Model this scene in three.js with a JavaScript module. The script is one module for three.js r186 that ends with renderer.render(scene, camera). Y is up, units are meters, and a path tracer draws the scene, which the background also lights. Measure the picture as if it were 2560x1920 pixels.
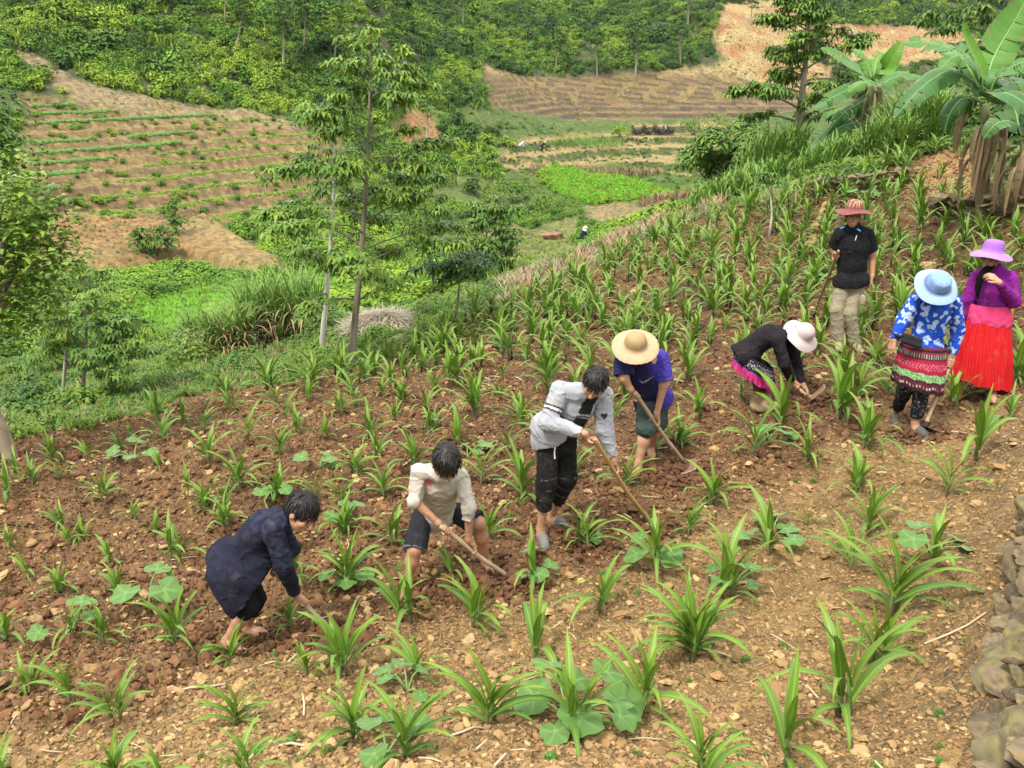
import * as THREE from 'three';
import { mergeGeometries, mergeVertices, toCreasedNormals } from 'three/addons/utils/BufferGeometryUtils.js';
import { createNoise2D, createNoise3D } from 'simplex-noise';

// ---------------------------------------------------------------- camera, sky, sun, exposure
const scene = new THREE.Scene();
const PITCH = 20 * Math.PI / 180, FOV = 48;
const camera = new THREE.PerspectiveCamera(FOV, 4 / 3, 0.1, 1500);
camera.position.set(0, 0, 0);
camera.rotation.set(-PITCH, 0, 0);

const SW = 128, SH = 64, sky = new Float32Array(SW * SH * 4);
for (let j = 0; j < SH; j++) for (let i = 0; i < SW; i++) {
  const el = (j + 0.5) / SH * Math.PI - Math.PI / 2, az = (i + 0.5) / SW * Math.PI * 2;
  const up = Math.max(0, Math.sin(el));
  const cloud = 1 + 0.05 * Math.sin(az * 3 + el * 5) + 0.04 * Math.sin(az * 7 - el * 9 + 1);
  const b = (0.47 + 0.36 * up) * cloud, o = (j * SW + i) * 4;
  sky[o] = b * 0.985; sky[o + 1] = b * 1.0; sky[o + 2] = b * 1.0; sky[o + 3] = 1;
}
const skyTex = new THREE.DataTexture(sky, SW, SH, THREE.RGBAFormat, THREE.FloatType);
skyTex.mapping = THREE.EquirectangularReflectionMapping; skyTex.magFilter = THREE.LinearFilter; skyTex.minFilter = THREE.LinearFilter;
skyTex.wrapS = THREE.RepeatWrapping; skyTex.needsUpdate = true;
scene.background = skyTex; scene.environment = skyTex;

const sun = new THREE.DirectionalLight(new THREE.Color(1, 0.95, 0.86), 1.5);
sun.position.set(-35, 90, 28); sun.target.position.set(0, -4, -12);
sun.castShadow = true; sun.shadow.radius = 20; sun.shadow.mapSize.set(2048, 2048);
Object.assign(sun.shadow.camera, { left: -60, right: 60, top: 60, bottom: -60, near: 1, far: 250 });
scene.add(sun, sun.target);

const renderer = new THREE.WebGLRenderer({ antialias: true });
renderer.toneMapping = THREE.LinearToneMapping;
renderer.toneMappingExposure = 3.25;
renderer.shadowMap.enabled = true;
scene.fog = new THREE.FogExp2(new THREE.Color(0.86, 0.90, 0.92), 0.00008);

// ---------------------------------------------------------------- helpers
let rs = 12345;
const rnd = () => { rs = (rs + 0x6d2b79f5) | 0; let t = Math.imul(rs ^ (rs >>> 15), 1 | rs); t = (t + Math.imul(t ^ (t >>> 7), 61 | t)) ^ t; return ((t ^ (t >>> 14)) >>> 0) / 4294967296; };
const rr = (a, b) => a + (b - a) * rnd();
const pick = (a) => a[Math.floor(rnd() * a.length)];
const n2 = createNoise2D(rnd), n3 = createNoise3D(rnd);
const clamp = (x, a = 0, b = 1) => Math.min(b, Math.max(a, x));
const lerp = (a, b, t) => a + (b - a) * t;
const sstep = (a, b, x) => { const t = clamp((x - a) / (b - a)); return t * t * (3 - 2 * t); };
const fbm = (x, y, o = 3) => { let s = 0, a = 0.5; for (let i = 0; i < o; i++) { s += a * n2(x, y); x = x * 2.03 + 17.1; y = y * 2.03 - 9.7; a *= 0.5; } return s; };
const V = (x, y, z) => new THREE.Vector3(x, y, z);
const C = (r, g, b) => new THREE.Color().setRGB(r, g, b);

// a line of sight given in pixels of a 2212 x 1659 print of the photograph
const F = 1659 / 2 / Math.tan(FOV / 2 * Math.PI / 180), SN = Math.sin(PITCH), CS = Math.cos(PITCH);
const ray = (u, v) => { const x = (u - 1106) / F, y = -(v - 829.5) / F; return V(x, y * CS - SN, -(y * SN + CS)); };
const at = (u, v, depth) => ray(u, v).multiplyScalar(depth);

const names = {};
function numbered(n) { names[n] = (names[n] ?? 0) + 1; return names[n] === 1 ? n : n + '_' + String(names[n] - 1).padStart(3, '0'); }
function tag(o, label, category, group, kind) {
  o.userData = { ...o.userData, label, category };
  if (group) o.userData.group = group;
  if (kind) o.userData.kind = kind;
  return o;
}
function mesh(name, geo, mat, parent) {
  const m = new THREE.Mesh(geo, mat); m.castShadow = m.receiveShadow = true;
  m.name = parent ? name : numbered(name);
  (parent ?? scene).add(m); return m;
}
function group(name, pos) { const g = new THREE.Group(); g.name = numbered(name); if (pos) g.position.copy(pos); scene.add(g); return g; }
const mats = {};
const std = (key, o) => mats[key] ??= new THREE.MeshStandardMaterial({ roughness: 0.9, ...o });
const dbl = THREE.DoubleSide;
function geoFrom(pos, idx, col, uv) {
  const g = new THREE.BufferGeometry();
  g.setAttribute('position', new THREE.Float32BufferAttribute(pos, 3));
  if (col) g.setAttribute('color', new THREE.Float32BufferAttribute(col, 3));
  if (uv) g.setAttribute('uv', new THREE.Float32BufferAttribute(uv, 2));
  if (idx) g.setIndex(idx);
  g.computeVertexNormals(); return g;
}
function instanced(name, geo, mat, list, parent) {   // list: [position, scale(number|V), rotY, tiltX, tiltZ, color]
  const m = new THREE.InstancedMesh(geo, mat, list.length); m.castShadow = m.receiveShadow = true;
  const q = new THREE.Quaternion(), e = new THREE.Euler(), M = new THREE.Matrix4(), s = V(1, 1, 1);
  list.forEach(([p, sc, ry = 0, tx = 0, tz = 0, c], i) => {
    e.set(tx, ry, tz, 'YXZ'); q.setFromEuler(e);
    if (typeof sc === 'number') s.set(sc, sc, sc); else s.copy(sc);
    m.setMatrixAt(i, M.compose(p, q, s)); if (c) m.setColorAt(i, c);
  });
  m.name = parent ? name : numbered(name); (parent ?? scene).add(m); m.userData.kind = 'stuff';
  return m;
}
// a tube with varying radius along a list of points
function tube(pts, radii, sides = 6, colFn) {
  const pos = [], idx = [], col = [], n = pts.length, t = V(), a = V(), b = V();
  let ref = V(0.31, 0.05, 0.95);
  for (let i = 0; i < n; i++) {
    t.subVectors(pts[Math.min(n - 1, i + 1)], pts[Math.max(0, i - 1)]).normalize();
    if (Math.abs(t.dot(ref)) > 0.95) ref = V(0.9, 0.4, 0.1);
    a.crossVectors(t, ref).normalize(); b.crossVectors(t, a).normalize();
    for (let k = 0; k < sides; k++) {
      const w = k / sides * Math.PI * 2, r = radii[i] ?? radii[radii.length - 1];
      const p = pts[i].clone().addScaledVector(a, Math.cos(w) * r).addScaledVector(b, Math.sin(w) * r);
      pos.push(p.x, p.y, p.z); if (colFn) col.push(...colFn(i / (n - 1), w, p));
      if (i) { const k2 = (k + 1) % sides, o = i * sides, q = o - sides; idx.push(q + k, o + k, q + k2, q + k2, o + k, o + k2); }
    }
  }
  for (const [base, end] of [[0, 0], [(n - 1) * sides, n - 1]]) {
    const ci = pos.length / 3; pos.push(pts[end].x, pts[end].y, pts[end].z); if (colFn) col.push(...colFn(end ? 1 : 0, 0, pts[end]));
    for (let k = 0; k < sides; k++) { const k2 = (k + 1) % sides; end ? idx.push(base + k, ci, base + k2) : idx.push(base + k2, ci, base + k); }
  }
  return geoFrom(pos, idx, colFn ? col : null);
}
function noiseTex(size, fn, srgb, rx = 1, ry = 1) {
  const d = new Uint8Array(size * size * 4);
  for (let j = 0; j < size; j++) for (let i = 0; i < size; i++) { const c = fn(i / size, j / size), o = (j * size + i) * 4; for (let k = 0; k < 3; k++) d[o + k] = clamp(c[k] ?? c[0]) * 255; d[o + 3] = 255; }
  const t = new THREE.DataTexture(d, size, size); t.wrapS = t.wrapT = THREE.RepeatWrapping; t.magFilter = THREE.LinearFilter; t.minFilter = THREE.LinearMipmapLinearFilter; t.generateMipmaps = true;
  if (srgb) t.colorSpace = THREE.SRGBColorSpace; t.repeat.set(rx, ry); t.needsUpdate = true; return t;
}
// seamless noise on a torus
const tn = (u, v, f, s = 0) => { const a = u * 2 * Math.PI, b = v * 2 * Math.PI, R = f / (2 * Math.PI); return 0.5 * (n3(Math.cos(a) * R + s, Math.sin(a) * R + Math.cos(b) * R * 0.83, Math.sin(b) * R - s) + n3(Math.sin(b) * R - s, Math.cos(b) * R + Math.sin(a) * R * 0.71 + 5, Math.cos(a) * R + s)); };

// ---------------------------------------------------------------- terrain: heights fitted through surveyed spots [u, v, depth]
const SURVEY = [
  // the maize field
  [1106,1659,4.0],[300,1659,4.1],[1900,1659,4.1],[510,1410,5.55],[60,1400,5.6],[875,1280,6.2],[1175,1165,6.8],[1390,1012,8.0],[1955,935,7.9],[1633,885,9.0],[2095,862,8.8],[1825,748,10.3],[600,1100,7.6],[200,1120,7.5],
  [0,965,8.8],[180,935,9.6],[460,850,11.2],[755,797,13.2],[980,705,15.2],[1200,608,16.8],[1400,515,18],[1500,472,18.4],[1650,430,17.6],[1780,385,17.4],[1400,700,12.6],[1650,600,13.4],[1980,600,12.4],[2120,490,13.0],[1950,420,15.6],
  [2030,310,18.2],[1860,345,18.6],[2212,430,12.6],[2212,700,9.9],[2190,900,8.1],[2160,1180,6.0],[2110,1450,4.85],[2260,1250,5.2],[2480,1200,4.5],[2500,900,6.0],[2500,500,10],[2420,330,16],[-350,1000,8.6],[-350,1400,5.7],
  // the bank below the field
  [830,712,17.5],[600,800,15.5],[480,800,16.5],[250,850,16],[60,905,14],[-300,900,14],[900,670,24],[1150,612,32],[1330,520,44],[1550,455,30],[1680,400,28],
  [400,690,31],[550,630,42],[300,645,42],[100,640,44],[700,600,50],[-300,600,46],
  // left terraces and bare slope
  [560,590,52],[300,605,50],[120,600,50],[500,530,58],[300,500,60],[100,480,60],[400,480,62],[250,430,66],[200,350,73],[60,330,72],[100,250,81],[100,205,86],[600,400,76],[600,285,92],[400,255,90],[720,300,96],[740,430,76],
  // wooded hill
  [20,60,100],[300,150,101],[500,235,98],[300,0,120],[600,100,120],[620,215,108],[800,0,145],[900,150,140],[1000,230,134],[950,310,122],[-300,100,95],[-300,400,66],
  // valley floor and its terraces
  [880,560,62],[1000,480,80],[900,400,98],[1050,300,128],[1150,350,120],[1300,400,112],[1450,430,100],[1250,480,90],[1150,530,74],[1000,600,48],[1500,320,135],[1250,330,130],[1620,290,140],[1400,268,152],[1300,240,165],[1500,210,178],[1130,200,172],
  [1130,150,188],[1250,190,182],[1550,150,195],[1700,180,190],[1600,60,210],[1300,60,215],[1300,0,240],[1700,0,240],[1800,80,220],[1900,120,208],[2050,70,230],[2000,0,265],[2250,0,275],[2500,100,260],[1750,300,130],[1900,240,150],[2200,200,120],[2500,250,100],
];
const AK = 1.5;
const pts = SURVEY.map(([u, v, d]) => { const p = at(u, v, d), r = Math.hypot(p.x, p.z); return [Math.atan2(p.x, -p.z) * AK, Math.log(r), p.y / r]; });
for (const a of [-0.75, -0.4, 0, 0.4, 0.75]) { pts.push([a * AK, Math.log(1.6), -1.75 / 1.6]); pts.push([a * AK, Math.log(380), 0.17]); pts.push([a * AK, Math.log(600), 0.2]); }
const NP = pts.length, kern = (d2) => d2 < 1e-12 ? 0 : 0.5 * d2 * Math.log(d2);
const rbf = (() => {
  const n = NP + 3, A = [];
  for (let i = 0; i < n; i++) A.push(new Float64Array(n + 1));
  for (let i = 0; i < NP; i++) {
    for (let j = 0; j < NP; j++) A[i][j] = kern((pts[i][0] - pts[j][0]) ** 2 + (pts[i][1] - pts[j][1]) ** 2);
    A[i][i] += 0.0012;
    A[i][NP] = A[NP][i] = 1; A[i][NP + 1] = A[NP + 1][i] = pts[i][0]; A[i][NP + 2] = A[NP + 2][i] = pts[i][1]; A[i][n] = pts[i][2];
  }
  for (let c = 0; c < n; c++) {
    let p = c; for (let r = c + 1; r < n; r++) if (Math.abs(A[r][c]) > Math.abs(A[p][c])) p = r;
    [A[c], A[p]] = [A[p], A[c]];
    for (let r = 0; r < n; r++) if (r !== c) { const f = A[r][c] / A[c][c]; if (f) for (let k = c; k <= n; k++) A[r][k] -= f * A[c][k]; }
  }
  return A.map((row, i) => row[n] / row[i]);
})();
function slopeTo(a, lr) { a = clamp(a, -0.8, 0.8) * AK; let s = rbf[NP] + rbf[NP + 1] * a + rbf[NP + 2] * lr; for (let i = 0; i < NP; i++) { const dx = a - pts[i][0], dy = lr - pts[i][1]; s += rbf[i] * kern(dx * dx + dy * dy); } return s; }

// polar grid: fine where the valley opens, coarse behind
const A0 = -39 * Math.PI / 180, A1 = -A0, NF = 540, NC = 40, NR = 660, R0 = 1.2, R1 = 620, LR0 = Math.log(R0), LRS = Math.log(R1 / R0) / (NR - 1);
const ANG = []; for (let i = 0; i <= NF; i++) ANG.push(lerp(A0, A1, i / NF)); for (let i = 1; i < NC; i++) ANG.push(lerp(A1, A0 + 2 * Math.PI, i / NC));
const NA = ANG.length, base = new Float32Array(NA * NR), H = new Float32Array(NA * NR);
{ // smooth fit evaluated on a coarser lattice, then interpolated
  const S = 6, na = Math.ceil(NF / S) + 1, nr = Math.ceil((NR - 1) / S) + 1, L = new Float32Array(na * nr);
  for (let i = 0; i < na; i++) for (let j = 0; j < nr; j++) L[i * nr + j] = slopeTo(lerp(A0, A1, i * S / NF), LR0 + j * S * LRS);
  for (let i = 0; i < NA; i++) {
    const fi = i <= NF ? i / S : lerp(na - 1, 0, (i - NF) / NC), i0 = Math.min(na - 2, Math.floor(fi)), ti = clamp(fi - i0);
    for (let j = 0; j < NR; j++) {
      const fj = j / S, j0 = Math.min(nr - 2, Math.floor(fj)), tj = fj - j0, r = Math.exp(LR0 + j * LRS);
      const s = lerp(lerp(L[i0 * nr + j0], L[i0 * nr + j0 + 1], tj), lerp(L[(i0 + 1) * nr + j0], L[(i0 + 1) * nr + j0 + 1], tj), ti);
      base[i * NR + j] = H[i * NR + j] = s * r;
    }
  }
}
function sample(arr, x, z) {
  let a = Math.atan2(x, -z); const lr = clamp((Math.log(Math.max(R0, Math.hypot(x, z))) - LR0) / LRS, 0, NR - 1.001);
  let fi; if (a >= A0 && a <= A1) fi = (a - A0) / (A1 - A0) * NF; else { if (a < A0) a += 2 * Math.PI; fi = NF + (a - A1) / (A0 + 2 * Math.PI - A1) * NC; }
  const i0 = Math.floor(fi) % NA, i1 = (i0 + 1) % NA, ti = fi - Math.floor(fi), j0 = Math.floor(lr), tj = lr - j0;
  return lerp(lerp(arr[i0 * NR + j0], arr[i0 * NR + j0 + 1], tj), lerp(arr[i1 * NR + j0], arr[i1 * NR + j0 + 1], tj), ti);
}
const ground = (x, z) => sample(H, x, z);
function spot(u, v, arr = H, lo = 2.2) {       // where a line of sight meets the ground
  const d = ray(u, v); let t = lo, p = lo;
  while (t < 420) { if (d.y * t < sample(arr, d.x * t, d.z * t)) { for (let k = 0; k < 14; k++) { const m = (p + t) / 2; if (d.y * m < sample(arr, d.x * m, d.z * m)) t = m; else p = m; } break; } p = t; t *= 1.006; }
  return V(d.x * t, sample(arr, d.x * t, d.z * t), d.z * t);
}
const SP = (u, v) => spot(u, v, base);
// outlines of plots of land, as x,z polygons on the ground
function plot(list) {
  const q = list.map(([u, v]) => SP(u, v)), xs = q.map(p => p.x), zs = q.map(p => p.z), bb = [Math.min(...xs), Math.max(...xs), Math.min(...zs), Math.max(...zs)];
  const f = (x, z) => {   // signed distance, positive inside
    const m = 6; if (x < bb[0] - m || x > bb[1] + m || z < bb[2] - m || z > bb[3] + m) return -9;
    let inside = false, best = 1e9;
    for (let i = 0, j = q.length - 1; i < q.length; j = i++) {
      const a = q[i], b = q[j]; if ((a.z > z) !== (b.z > z) && x < (b.x - a.x) * (z - a.z) / (b.z - a.z) + a.x) inside = !inside;
      const ex = b.x - a.x, ez = b.z - a.z, t = clamp(((x - a.x) * ex + (z - a.z) * ez) / (ex * ex + ez * ez + 1e-9)); best = Math.min(best, Math.hypot(a.x + ex * t - x, a.z + ez * t - z));
    }
    return inside ? best : -best;
  };
  f.box = bb; f.q = q; return f;
}
const pField = plot([[-420,1000],[0,968],[180,938],[460,855],[755,800],[980,708],[1200,612],[1400,518],[1500,476],[1650,432],[1790,386],[1900,352],[2040,312],[2130,420],[2212,440],[2330,600],[2280,800],[2235,960],[2185,1180],[2125,1400],[2100,1640],[2080,2000],[1106,2300],[-420,2300]]);
const pTerrL = plot([[60,205],[250,238],[520,250],[720,290],[760,380],[680,440],[600,480],[470,480],[390,500],[200,510],[110,470],[50,380]]);
const pTan = plot([[130,470],[390,490],[450,470],[640,585],[560,600],[400,570],[230,600],[110,590],[60,520]]);
const pOrange1 = plot([[870,250],[920,235],[965,310],[940,335],[850,300]]);
const pTerrV = plot([[1060,352],[1150,290],[1380,268],[1560,262],[1680,300],[1640,380],[1470,372],[1330,350],[1150,374]]);
const pLettuce = plot([[1165,372],[1230,372],[1340,385],[1440,412],[1450,430],[1390,436],[1330,440],[1250,430],[1170,395]]);
const pLow = plot([[1260,440],[1390,440],[1490,435],[1500,475],[1400,490],[1270,470]]);
const pUp = plot([[1040,135],[1180,165],[1330,160],[1560,140],[1780,160],[1800,215],[1600,255],[1380,255],[1180,250],[1060,225]]);
const pOrange2 = plot([[1560,10],[1680,0],[1760,40],[1720,100],[1800,150],[1760,200],[1580,160],[1540,90]]);
const pOrange3 = plot([[1780,50],[1900,55],[2100,75],[2150,110],[2050,130],[1900,150],[1780,130]]);
const pSwath = plot([[910,395],[1000,375],[1060,400],[1040,440],[930,440]]);
const pGrass1 = plot([[235,725],[255,665],[420,622],[700,588],[770,615],[640,700],[430,745]]);
const pKnoll = plot([[1935,395],[1990,340],[2045,306],[2095,330],[2105,420],[2000,432]]);
const pGrass2 = plot([[950,500],[1250,470],[1400,520],[1250,560],[1060,560],[950,540]]);
const pHillCut = plot([[30,110],[90,170],[160,215],[330,250],[500,262],[620,275],[640,262],[500,238],[300,205],[150,170],[70,110]]);

const inB = (f, x, z) => f(x, z);
function stepped(h, dh, rise) { const k = Math.floor(h / dh), f = h / dh - k; return (k + (f < 1 - rise ? f * 0.12 / (1 - rise) : 0.12 + 0.88 * sstep(1 - rise, 1, f))) * dh; }
// tilled (dark, freshly hoed) strip of the field: signed, positive = tilled
const tillLine = [[-400,1470],[0,1640],[300,1560],[560,1390],[800,1330],[1060,1290],[1300,1220],[1500,1120],[1800,985],[2050,905],[2212,870],[2600,820]].map(([u, v]) => SP(u, v));
function tilled(x, z) { let i = 0; while (i < tillLine.length - 2 && tillLine[i + 1].x < x) i++; const a = tillLine[i], b = tillLine[i + 1], t = clamp((x - a.x) / (b.x - a.x)); return lerp(a.z, b.z, t) - z + 0.35 * fbm(x * 0.9, z * 0.9, 2); }
const K = { // base colours, linear
  tilled: [0.118, 0.056, 0.020], till2: [0.215, 0.112, 0.041], dry: [0.320, 0.205, 0.078], dry2: [0.225, 0.130, 0.047], grass: [0.085, 0.150, 0.022], grass2: [0.150, 0.205, 0.040], lush: [0.110, 0.260, 0.022],
  wood: [0.045, 0.075, 0.018], tan: [0.40, 0.282, 0.112], tan2: [0.325, 0.215, 0.083], riser: [0.205, 0.138, 0.056], orange: [0.42, 0.205, 0.085], pale: [0.47, 0.355, 0.160], straw: [0.40, 0.32, 0.19], dark: [0.105, 0.068, 0.042],
};
const mixc = (a, b, t) => [lerp(a[0], b[0], t), lerp(a[1], b[1], t), lerp(a[2], b[2], t)];
const col = new Float32Array(NA * NR * 3), pos = new Float32Array(NA * NR * 3), uvA = new Float32Array(NA * NR * 2);
for (let i = 0; i < NA; i++) {
  const fine = i <= NF, sa = Math.sin(ANG[i]), ca = Math.cos(ANG[i]);
  for (let j = 0; j < NR; j++) {
    const r = Math.exp(LR0 + j * LRS), x = sa * r, z = -ca * r, o = i * NR + j, hb = base[o]; let h = hb, c;
    const nA = fbm(x * 0.11, z * 0.11, 4), nB = fbm(x * 0.7 + 40, z * 0.7, 3), nC = n2(x * 2.3, z * 2.3);
    if (r < 26) {
      const f = pField(x, z), t = tilled(x, z), m = sstep(-0.25, 0.25, t);
      const soil = mixc(mixc(K.dry, K.dry2, clamp(0.45 + 0.75 * nB + 0.2 * nC)), mixc(K.tilled, K.till2, clamp(0.42 + 0.8 * nB + 0.3 * nC)), m * clamp(0.93 + nA));
      const grass = mixc(mixc(K.grass, K.grass2, clamp(0.5 + nA + 0.3 * nB)), K.straw, clamp(0.1 + 0.9 * nB));
      const e = sstep(-0.5, 0.1, f + 0.25 * nB);
      c = mixc(grass, soil, e); if (f < 0.3 && x > 2.2 && z > -10.5) c = mixc(c, mixc(K.dry2, K.riser, clamp(0.5 + nB)), clamp(0.85 + 0.6 * nA)); const kn = pKnoll(x, z); if (kn > -1) c = mixc(c, [0.40, 0.225, 0.085], sstep(-0.5, 0.4, kn + 0.4 * nB) * 0.85);
      const d = r < 14 ? 1 : 0.8;
      h += e * (0.030 * nC * 0.6 + 0.05 * nB + 0.026 * n2(x * 6.1, z * 6.1) * d + 0.017 * n2(x * 13, z * 13) * d + 0.011 * n2(x * 27, z * 27)) * (0.55 + 0.6 * m) + (1 - e) * (0.12 * nB);
      h += e * 0.05 * Math.sin((x * 0.82 + z * 0.57) * 9.5 + 2 * nA) * m * 0.6;
    } else {
      c = mixc(K.grass, K.grass2, clamp(0.35 + 1.2 * nA + 0.35 * nB)); h += 0.25 * nB * sstep(26, 40, r) + 0.8 * nA * sstep(30, 70, r);
      const hill = sstep(-3, 4, hb + 3 + 3 * nA) * sstep(75, 95, r); c = mixc(c, mixc(K.wood, K.tan2, clamp(nB * 0.8)), hill);
      const g1 = Math.max(pGrass1(x, z), pGrass2(x, z)); if (g1 > -2) c = mixc(c, pGrass2(x, z) > -1 ? mixc(K.grass2, K.pale, 0.35 + 0.4 * nB) : mixc(K.lush, K.grass2, clamp(0.4 + nB)), sstep(-1, 1, g1 + nB) * 0.8);
      let f = pTerrL(x, z);
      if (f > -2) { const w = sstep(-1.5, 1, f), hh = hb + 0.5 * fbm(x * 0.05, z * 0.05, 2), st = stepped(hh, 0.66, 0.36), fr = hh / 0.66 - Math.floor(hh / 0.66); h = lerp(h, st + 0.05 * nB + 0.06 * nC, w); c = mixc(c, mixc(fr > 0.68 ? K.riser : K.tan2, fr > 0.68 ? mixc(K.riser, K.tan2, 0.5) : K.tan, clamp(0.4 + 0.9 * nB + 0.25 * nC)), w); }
      f = pTan(x, z); if (f > -1.5) { const w = sstep(-0.8, 0.8, f + 0.5 * nB); c = mixc(c, mixc(K.tan, K.orange, clamp(0.1 + 0.7 * nA + (x < -22 ? 0.3 : 0))), w); h = lerp(h, hb + 0.9 * sstep(-0.5, 1.2, f) + 0.15 * nB, w); }
      f = pHillCut(x, z); if (f > -2) c = mixc(c, mixc(K.tan2, K.straw, clamp(0.5 + nB)), sstep(-1.2, 0.6, f + nB));
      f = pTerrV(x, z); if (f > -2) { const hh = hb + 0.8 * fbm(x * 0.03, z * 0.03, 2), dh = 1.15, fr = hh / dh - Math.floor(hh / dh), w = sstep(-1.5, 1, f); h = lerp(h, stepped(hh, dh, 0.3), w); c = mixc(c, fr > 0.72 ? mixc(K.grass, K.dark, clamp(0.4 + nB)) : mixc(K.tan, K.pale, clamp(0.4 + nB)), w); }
      f = pLow(x, z); if (f > -2) c = mixc(c, mixc(K.pale, K.riser, clamp(0.4 + nB + 0.6 * nC)), sstep(-1, 1, f + nB) * 0.9);
      f = pSwath(x, z); if (f > -2) c = mixc(c, K.grass2, sstep(-1, 1, f + nB) * 0.9);
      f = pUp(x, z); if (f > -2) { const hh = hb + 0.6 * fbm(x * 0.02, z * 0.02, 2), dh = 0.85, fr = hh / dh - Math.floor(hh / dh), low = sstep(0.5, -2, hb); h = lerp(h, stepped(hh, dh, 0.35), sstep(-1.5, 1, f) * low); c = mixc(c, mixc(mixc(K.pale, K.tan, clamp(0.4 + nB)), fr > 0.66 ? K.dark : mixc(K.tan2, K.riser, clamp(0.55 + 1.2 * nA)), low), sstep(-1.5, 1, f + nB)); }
      f = pOrange2(x, z); if (f > -3) c = mixc(c, mixc(K.orange, K.pale, clamp(0.62 + 1.4 * nA + 0.5 * nB)), sstep(-1.5, 1.5, f + 2 * nB));
      f = pOrange3(x, z); if (f > -3) c = mixc(c, mixc(K.orange, K.pale, clamp(0.45 + 1.6 * nA - (hb - 6) * 0.05)), sstep(-1.5, 1.5, f + 2 * nB));
      f = pOrange1(x, z); if (f > -3) c = mixc(c, mixc(K.orange, K.tan2, clamp(0.4 + nB)), sstep(-1, 1, f + nB));
    }
    H[o] = h; pos[o * 3] = x; pos[o * 3 + 1] = h; pos[o * 3 + 2] = z; uvA[o * 2] = x; uvA[o * 2 + 1] = z;
    const v = 1 + 0.16 * nC; col[o * 3] = c[0] * v; col[o * 3 + 1] = c[1] * v; col[o * 3 + 2] = c[2] * v;
  }
}
// seamless cells: distance to the nearest and second nearest grain, plus the grain's own number
function cells(u, v, n, seed) {
  const x = u * n, y = v * n, xi = Math.floor(x), yi = Math.floor(y); let d1 = 9, d2 = 9, id = 0;
  for (let j = -1; j <= 1; j++) for (let i = -1; i <= 1; i++) {
    const cx = (xi + i + n) % n, cy = (yi + j + n) % n; let h = Math.imul(cx + 1, 374761393) ^ Math.imul(cy + 1, 668265263) ^ Math.imul(seed, 974634497); h = Math.imul(h ^ (h >>> 13), 1274126177); h ^= h >>> 16;
    const d = Math.hypot(xi + i + (h & 1023) / 1023 - x, yi + j + ((h >>> 10) & 1023) / 1023 - y); if (d < d1) { d2 = d1; d1 = d; id = ((h >>> 20) & 255) / 255; } else if (d < d2) d2 = d;
  }
  return [d1, d2, id];
}
const grain = []; for (let j = 0; j < 768; j++) for (let i = 0; i < 768; i++) { const u = i / 768, v = j / 768, w = 0.006 * Math.sin(u * 62.8) , a = cells(u, v, 17, 1), b = cells(u, (v + w + 1) % 1, 46, 2), c = cells(u, v, 120, 3); grain.push([a, b, c]); }
const gAt = (u, v) => grain[Math.round(v * 768) * 768 + Math.round(u * 768)];
const soilBump = noiseTex(768, (u, v) => { const [a, b, c] = gAt(u, v); return [0.15 + 0.5 * Math.max(0, 0.75 - a[0]) * (a[2] > 0.45 ? 1 : 0.25) + 0.42 * Math.max(0, 0.75 - b[0]) * (0.4 + b[2]) + 0.14 * (0.8 - c[0])]; }, false, 0.55, 0.55);
const soilMap = noiseTex(768, (u, v) => { const [a, b, c] = gAt(u, v); let k = 0.62 + 0.2 * b[2] + 0.12 * c[2] + 0.1 * a[2], y = b[2] > 0.86 ? 0.26 : c[2] > 0.9 ? 0.18 : 0; return [k + y, k + y * 0.9, k + y * 0.7]; }, true, 0.55, 0.55);
const soilMat = std('soil', { vertexColors: true, map: soilMap, bumpMap: soilBump, bumpScale: 0.07, roughness: 1 });
const farMap = noiseTex(512, (u, v) => { const a = cells(u, v, 40, 5), b = cells(u, v, 110, 6); const k = 0.66 + 0.22 * a[2] + 0.16 * b[2]; return [k, k, k * 0.97]; }, true, 0.06, 0.06);
const farMat = std('land', { vertexColors: true, map: farMap, bumpMap: soilBump, bumpScale: 0.15, roughness: 1 });
function sheet(name, j0, j1, mat) {
  const n = j1 - j0 + 1, P = new Float32Array(NA * n * 3), Q = new Float32Array(NA * n * 3), U = new Float32Array(NA * n * 2), idx = [];
  for (let i = 0; i < NA; i++) for (let j = 0; j < n; j++) { const s = i * NR + j + j0, d = i * n + j; for (let k = 0; k < 3; k++) { P[d * 3 + k] = pos[s * 3 + k]; Q[d * 3 + k] = col[s * 3 + k]; } U[d * 2] = uvA[s * 2]; U[d * 2 + 1] = uvA[s * 2 + 1]; }
  for (let i = 0; i < NA; i++) { const i2 = (i + 1) % NA; for (let j = 0; j < n - 1; j++) { const a = i * n + j, b = i2 * n + j; idx.push(a, b, a + 1, b, b + 1, a + 1); } }
  if (j0 === 0) { const c = P.length / 3; }
  const g = new THREE.BufferGeometry(); g.setAttribute('position', new THREE.BufferAttribute(P, 3)); g.setAttribute('color', new THREE.BufferAttribute(Q, 3)); g.setAttribute('uv', new THREE.BufferAttribute(U, 2)); g.setIndex(idx); g.computeVertexNormals();
  const m = mesh(name, g, mat); m.userData.kind = 'structure'; return m;
}
const JS = Math.round((Math.log(24) - LR0) / LRS);
tag(sheet('field_ground', 0, JS, soilMat), 'stony red brown soil of the sloping maize field', 'soil', null, 'structure');
tag(sheet('valley_terrain', JS, NR - 1, farMat), 'terraced valley floor and hillsides beyond the field', 'terrain', null, 'structure');

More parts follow.
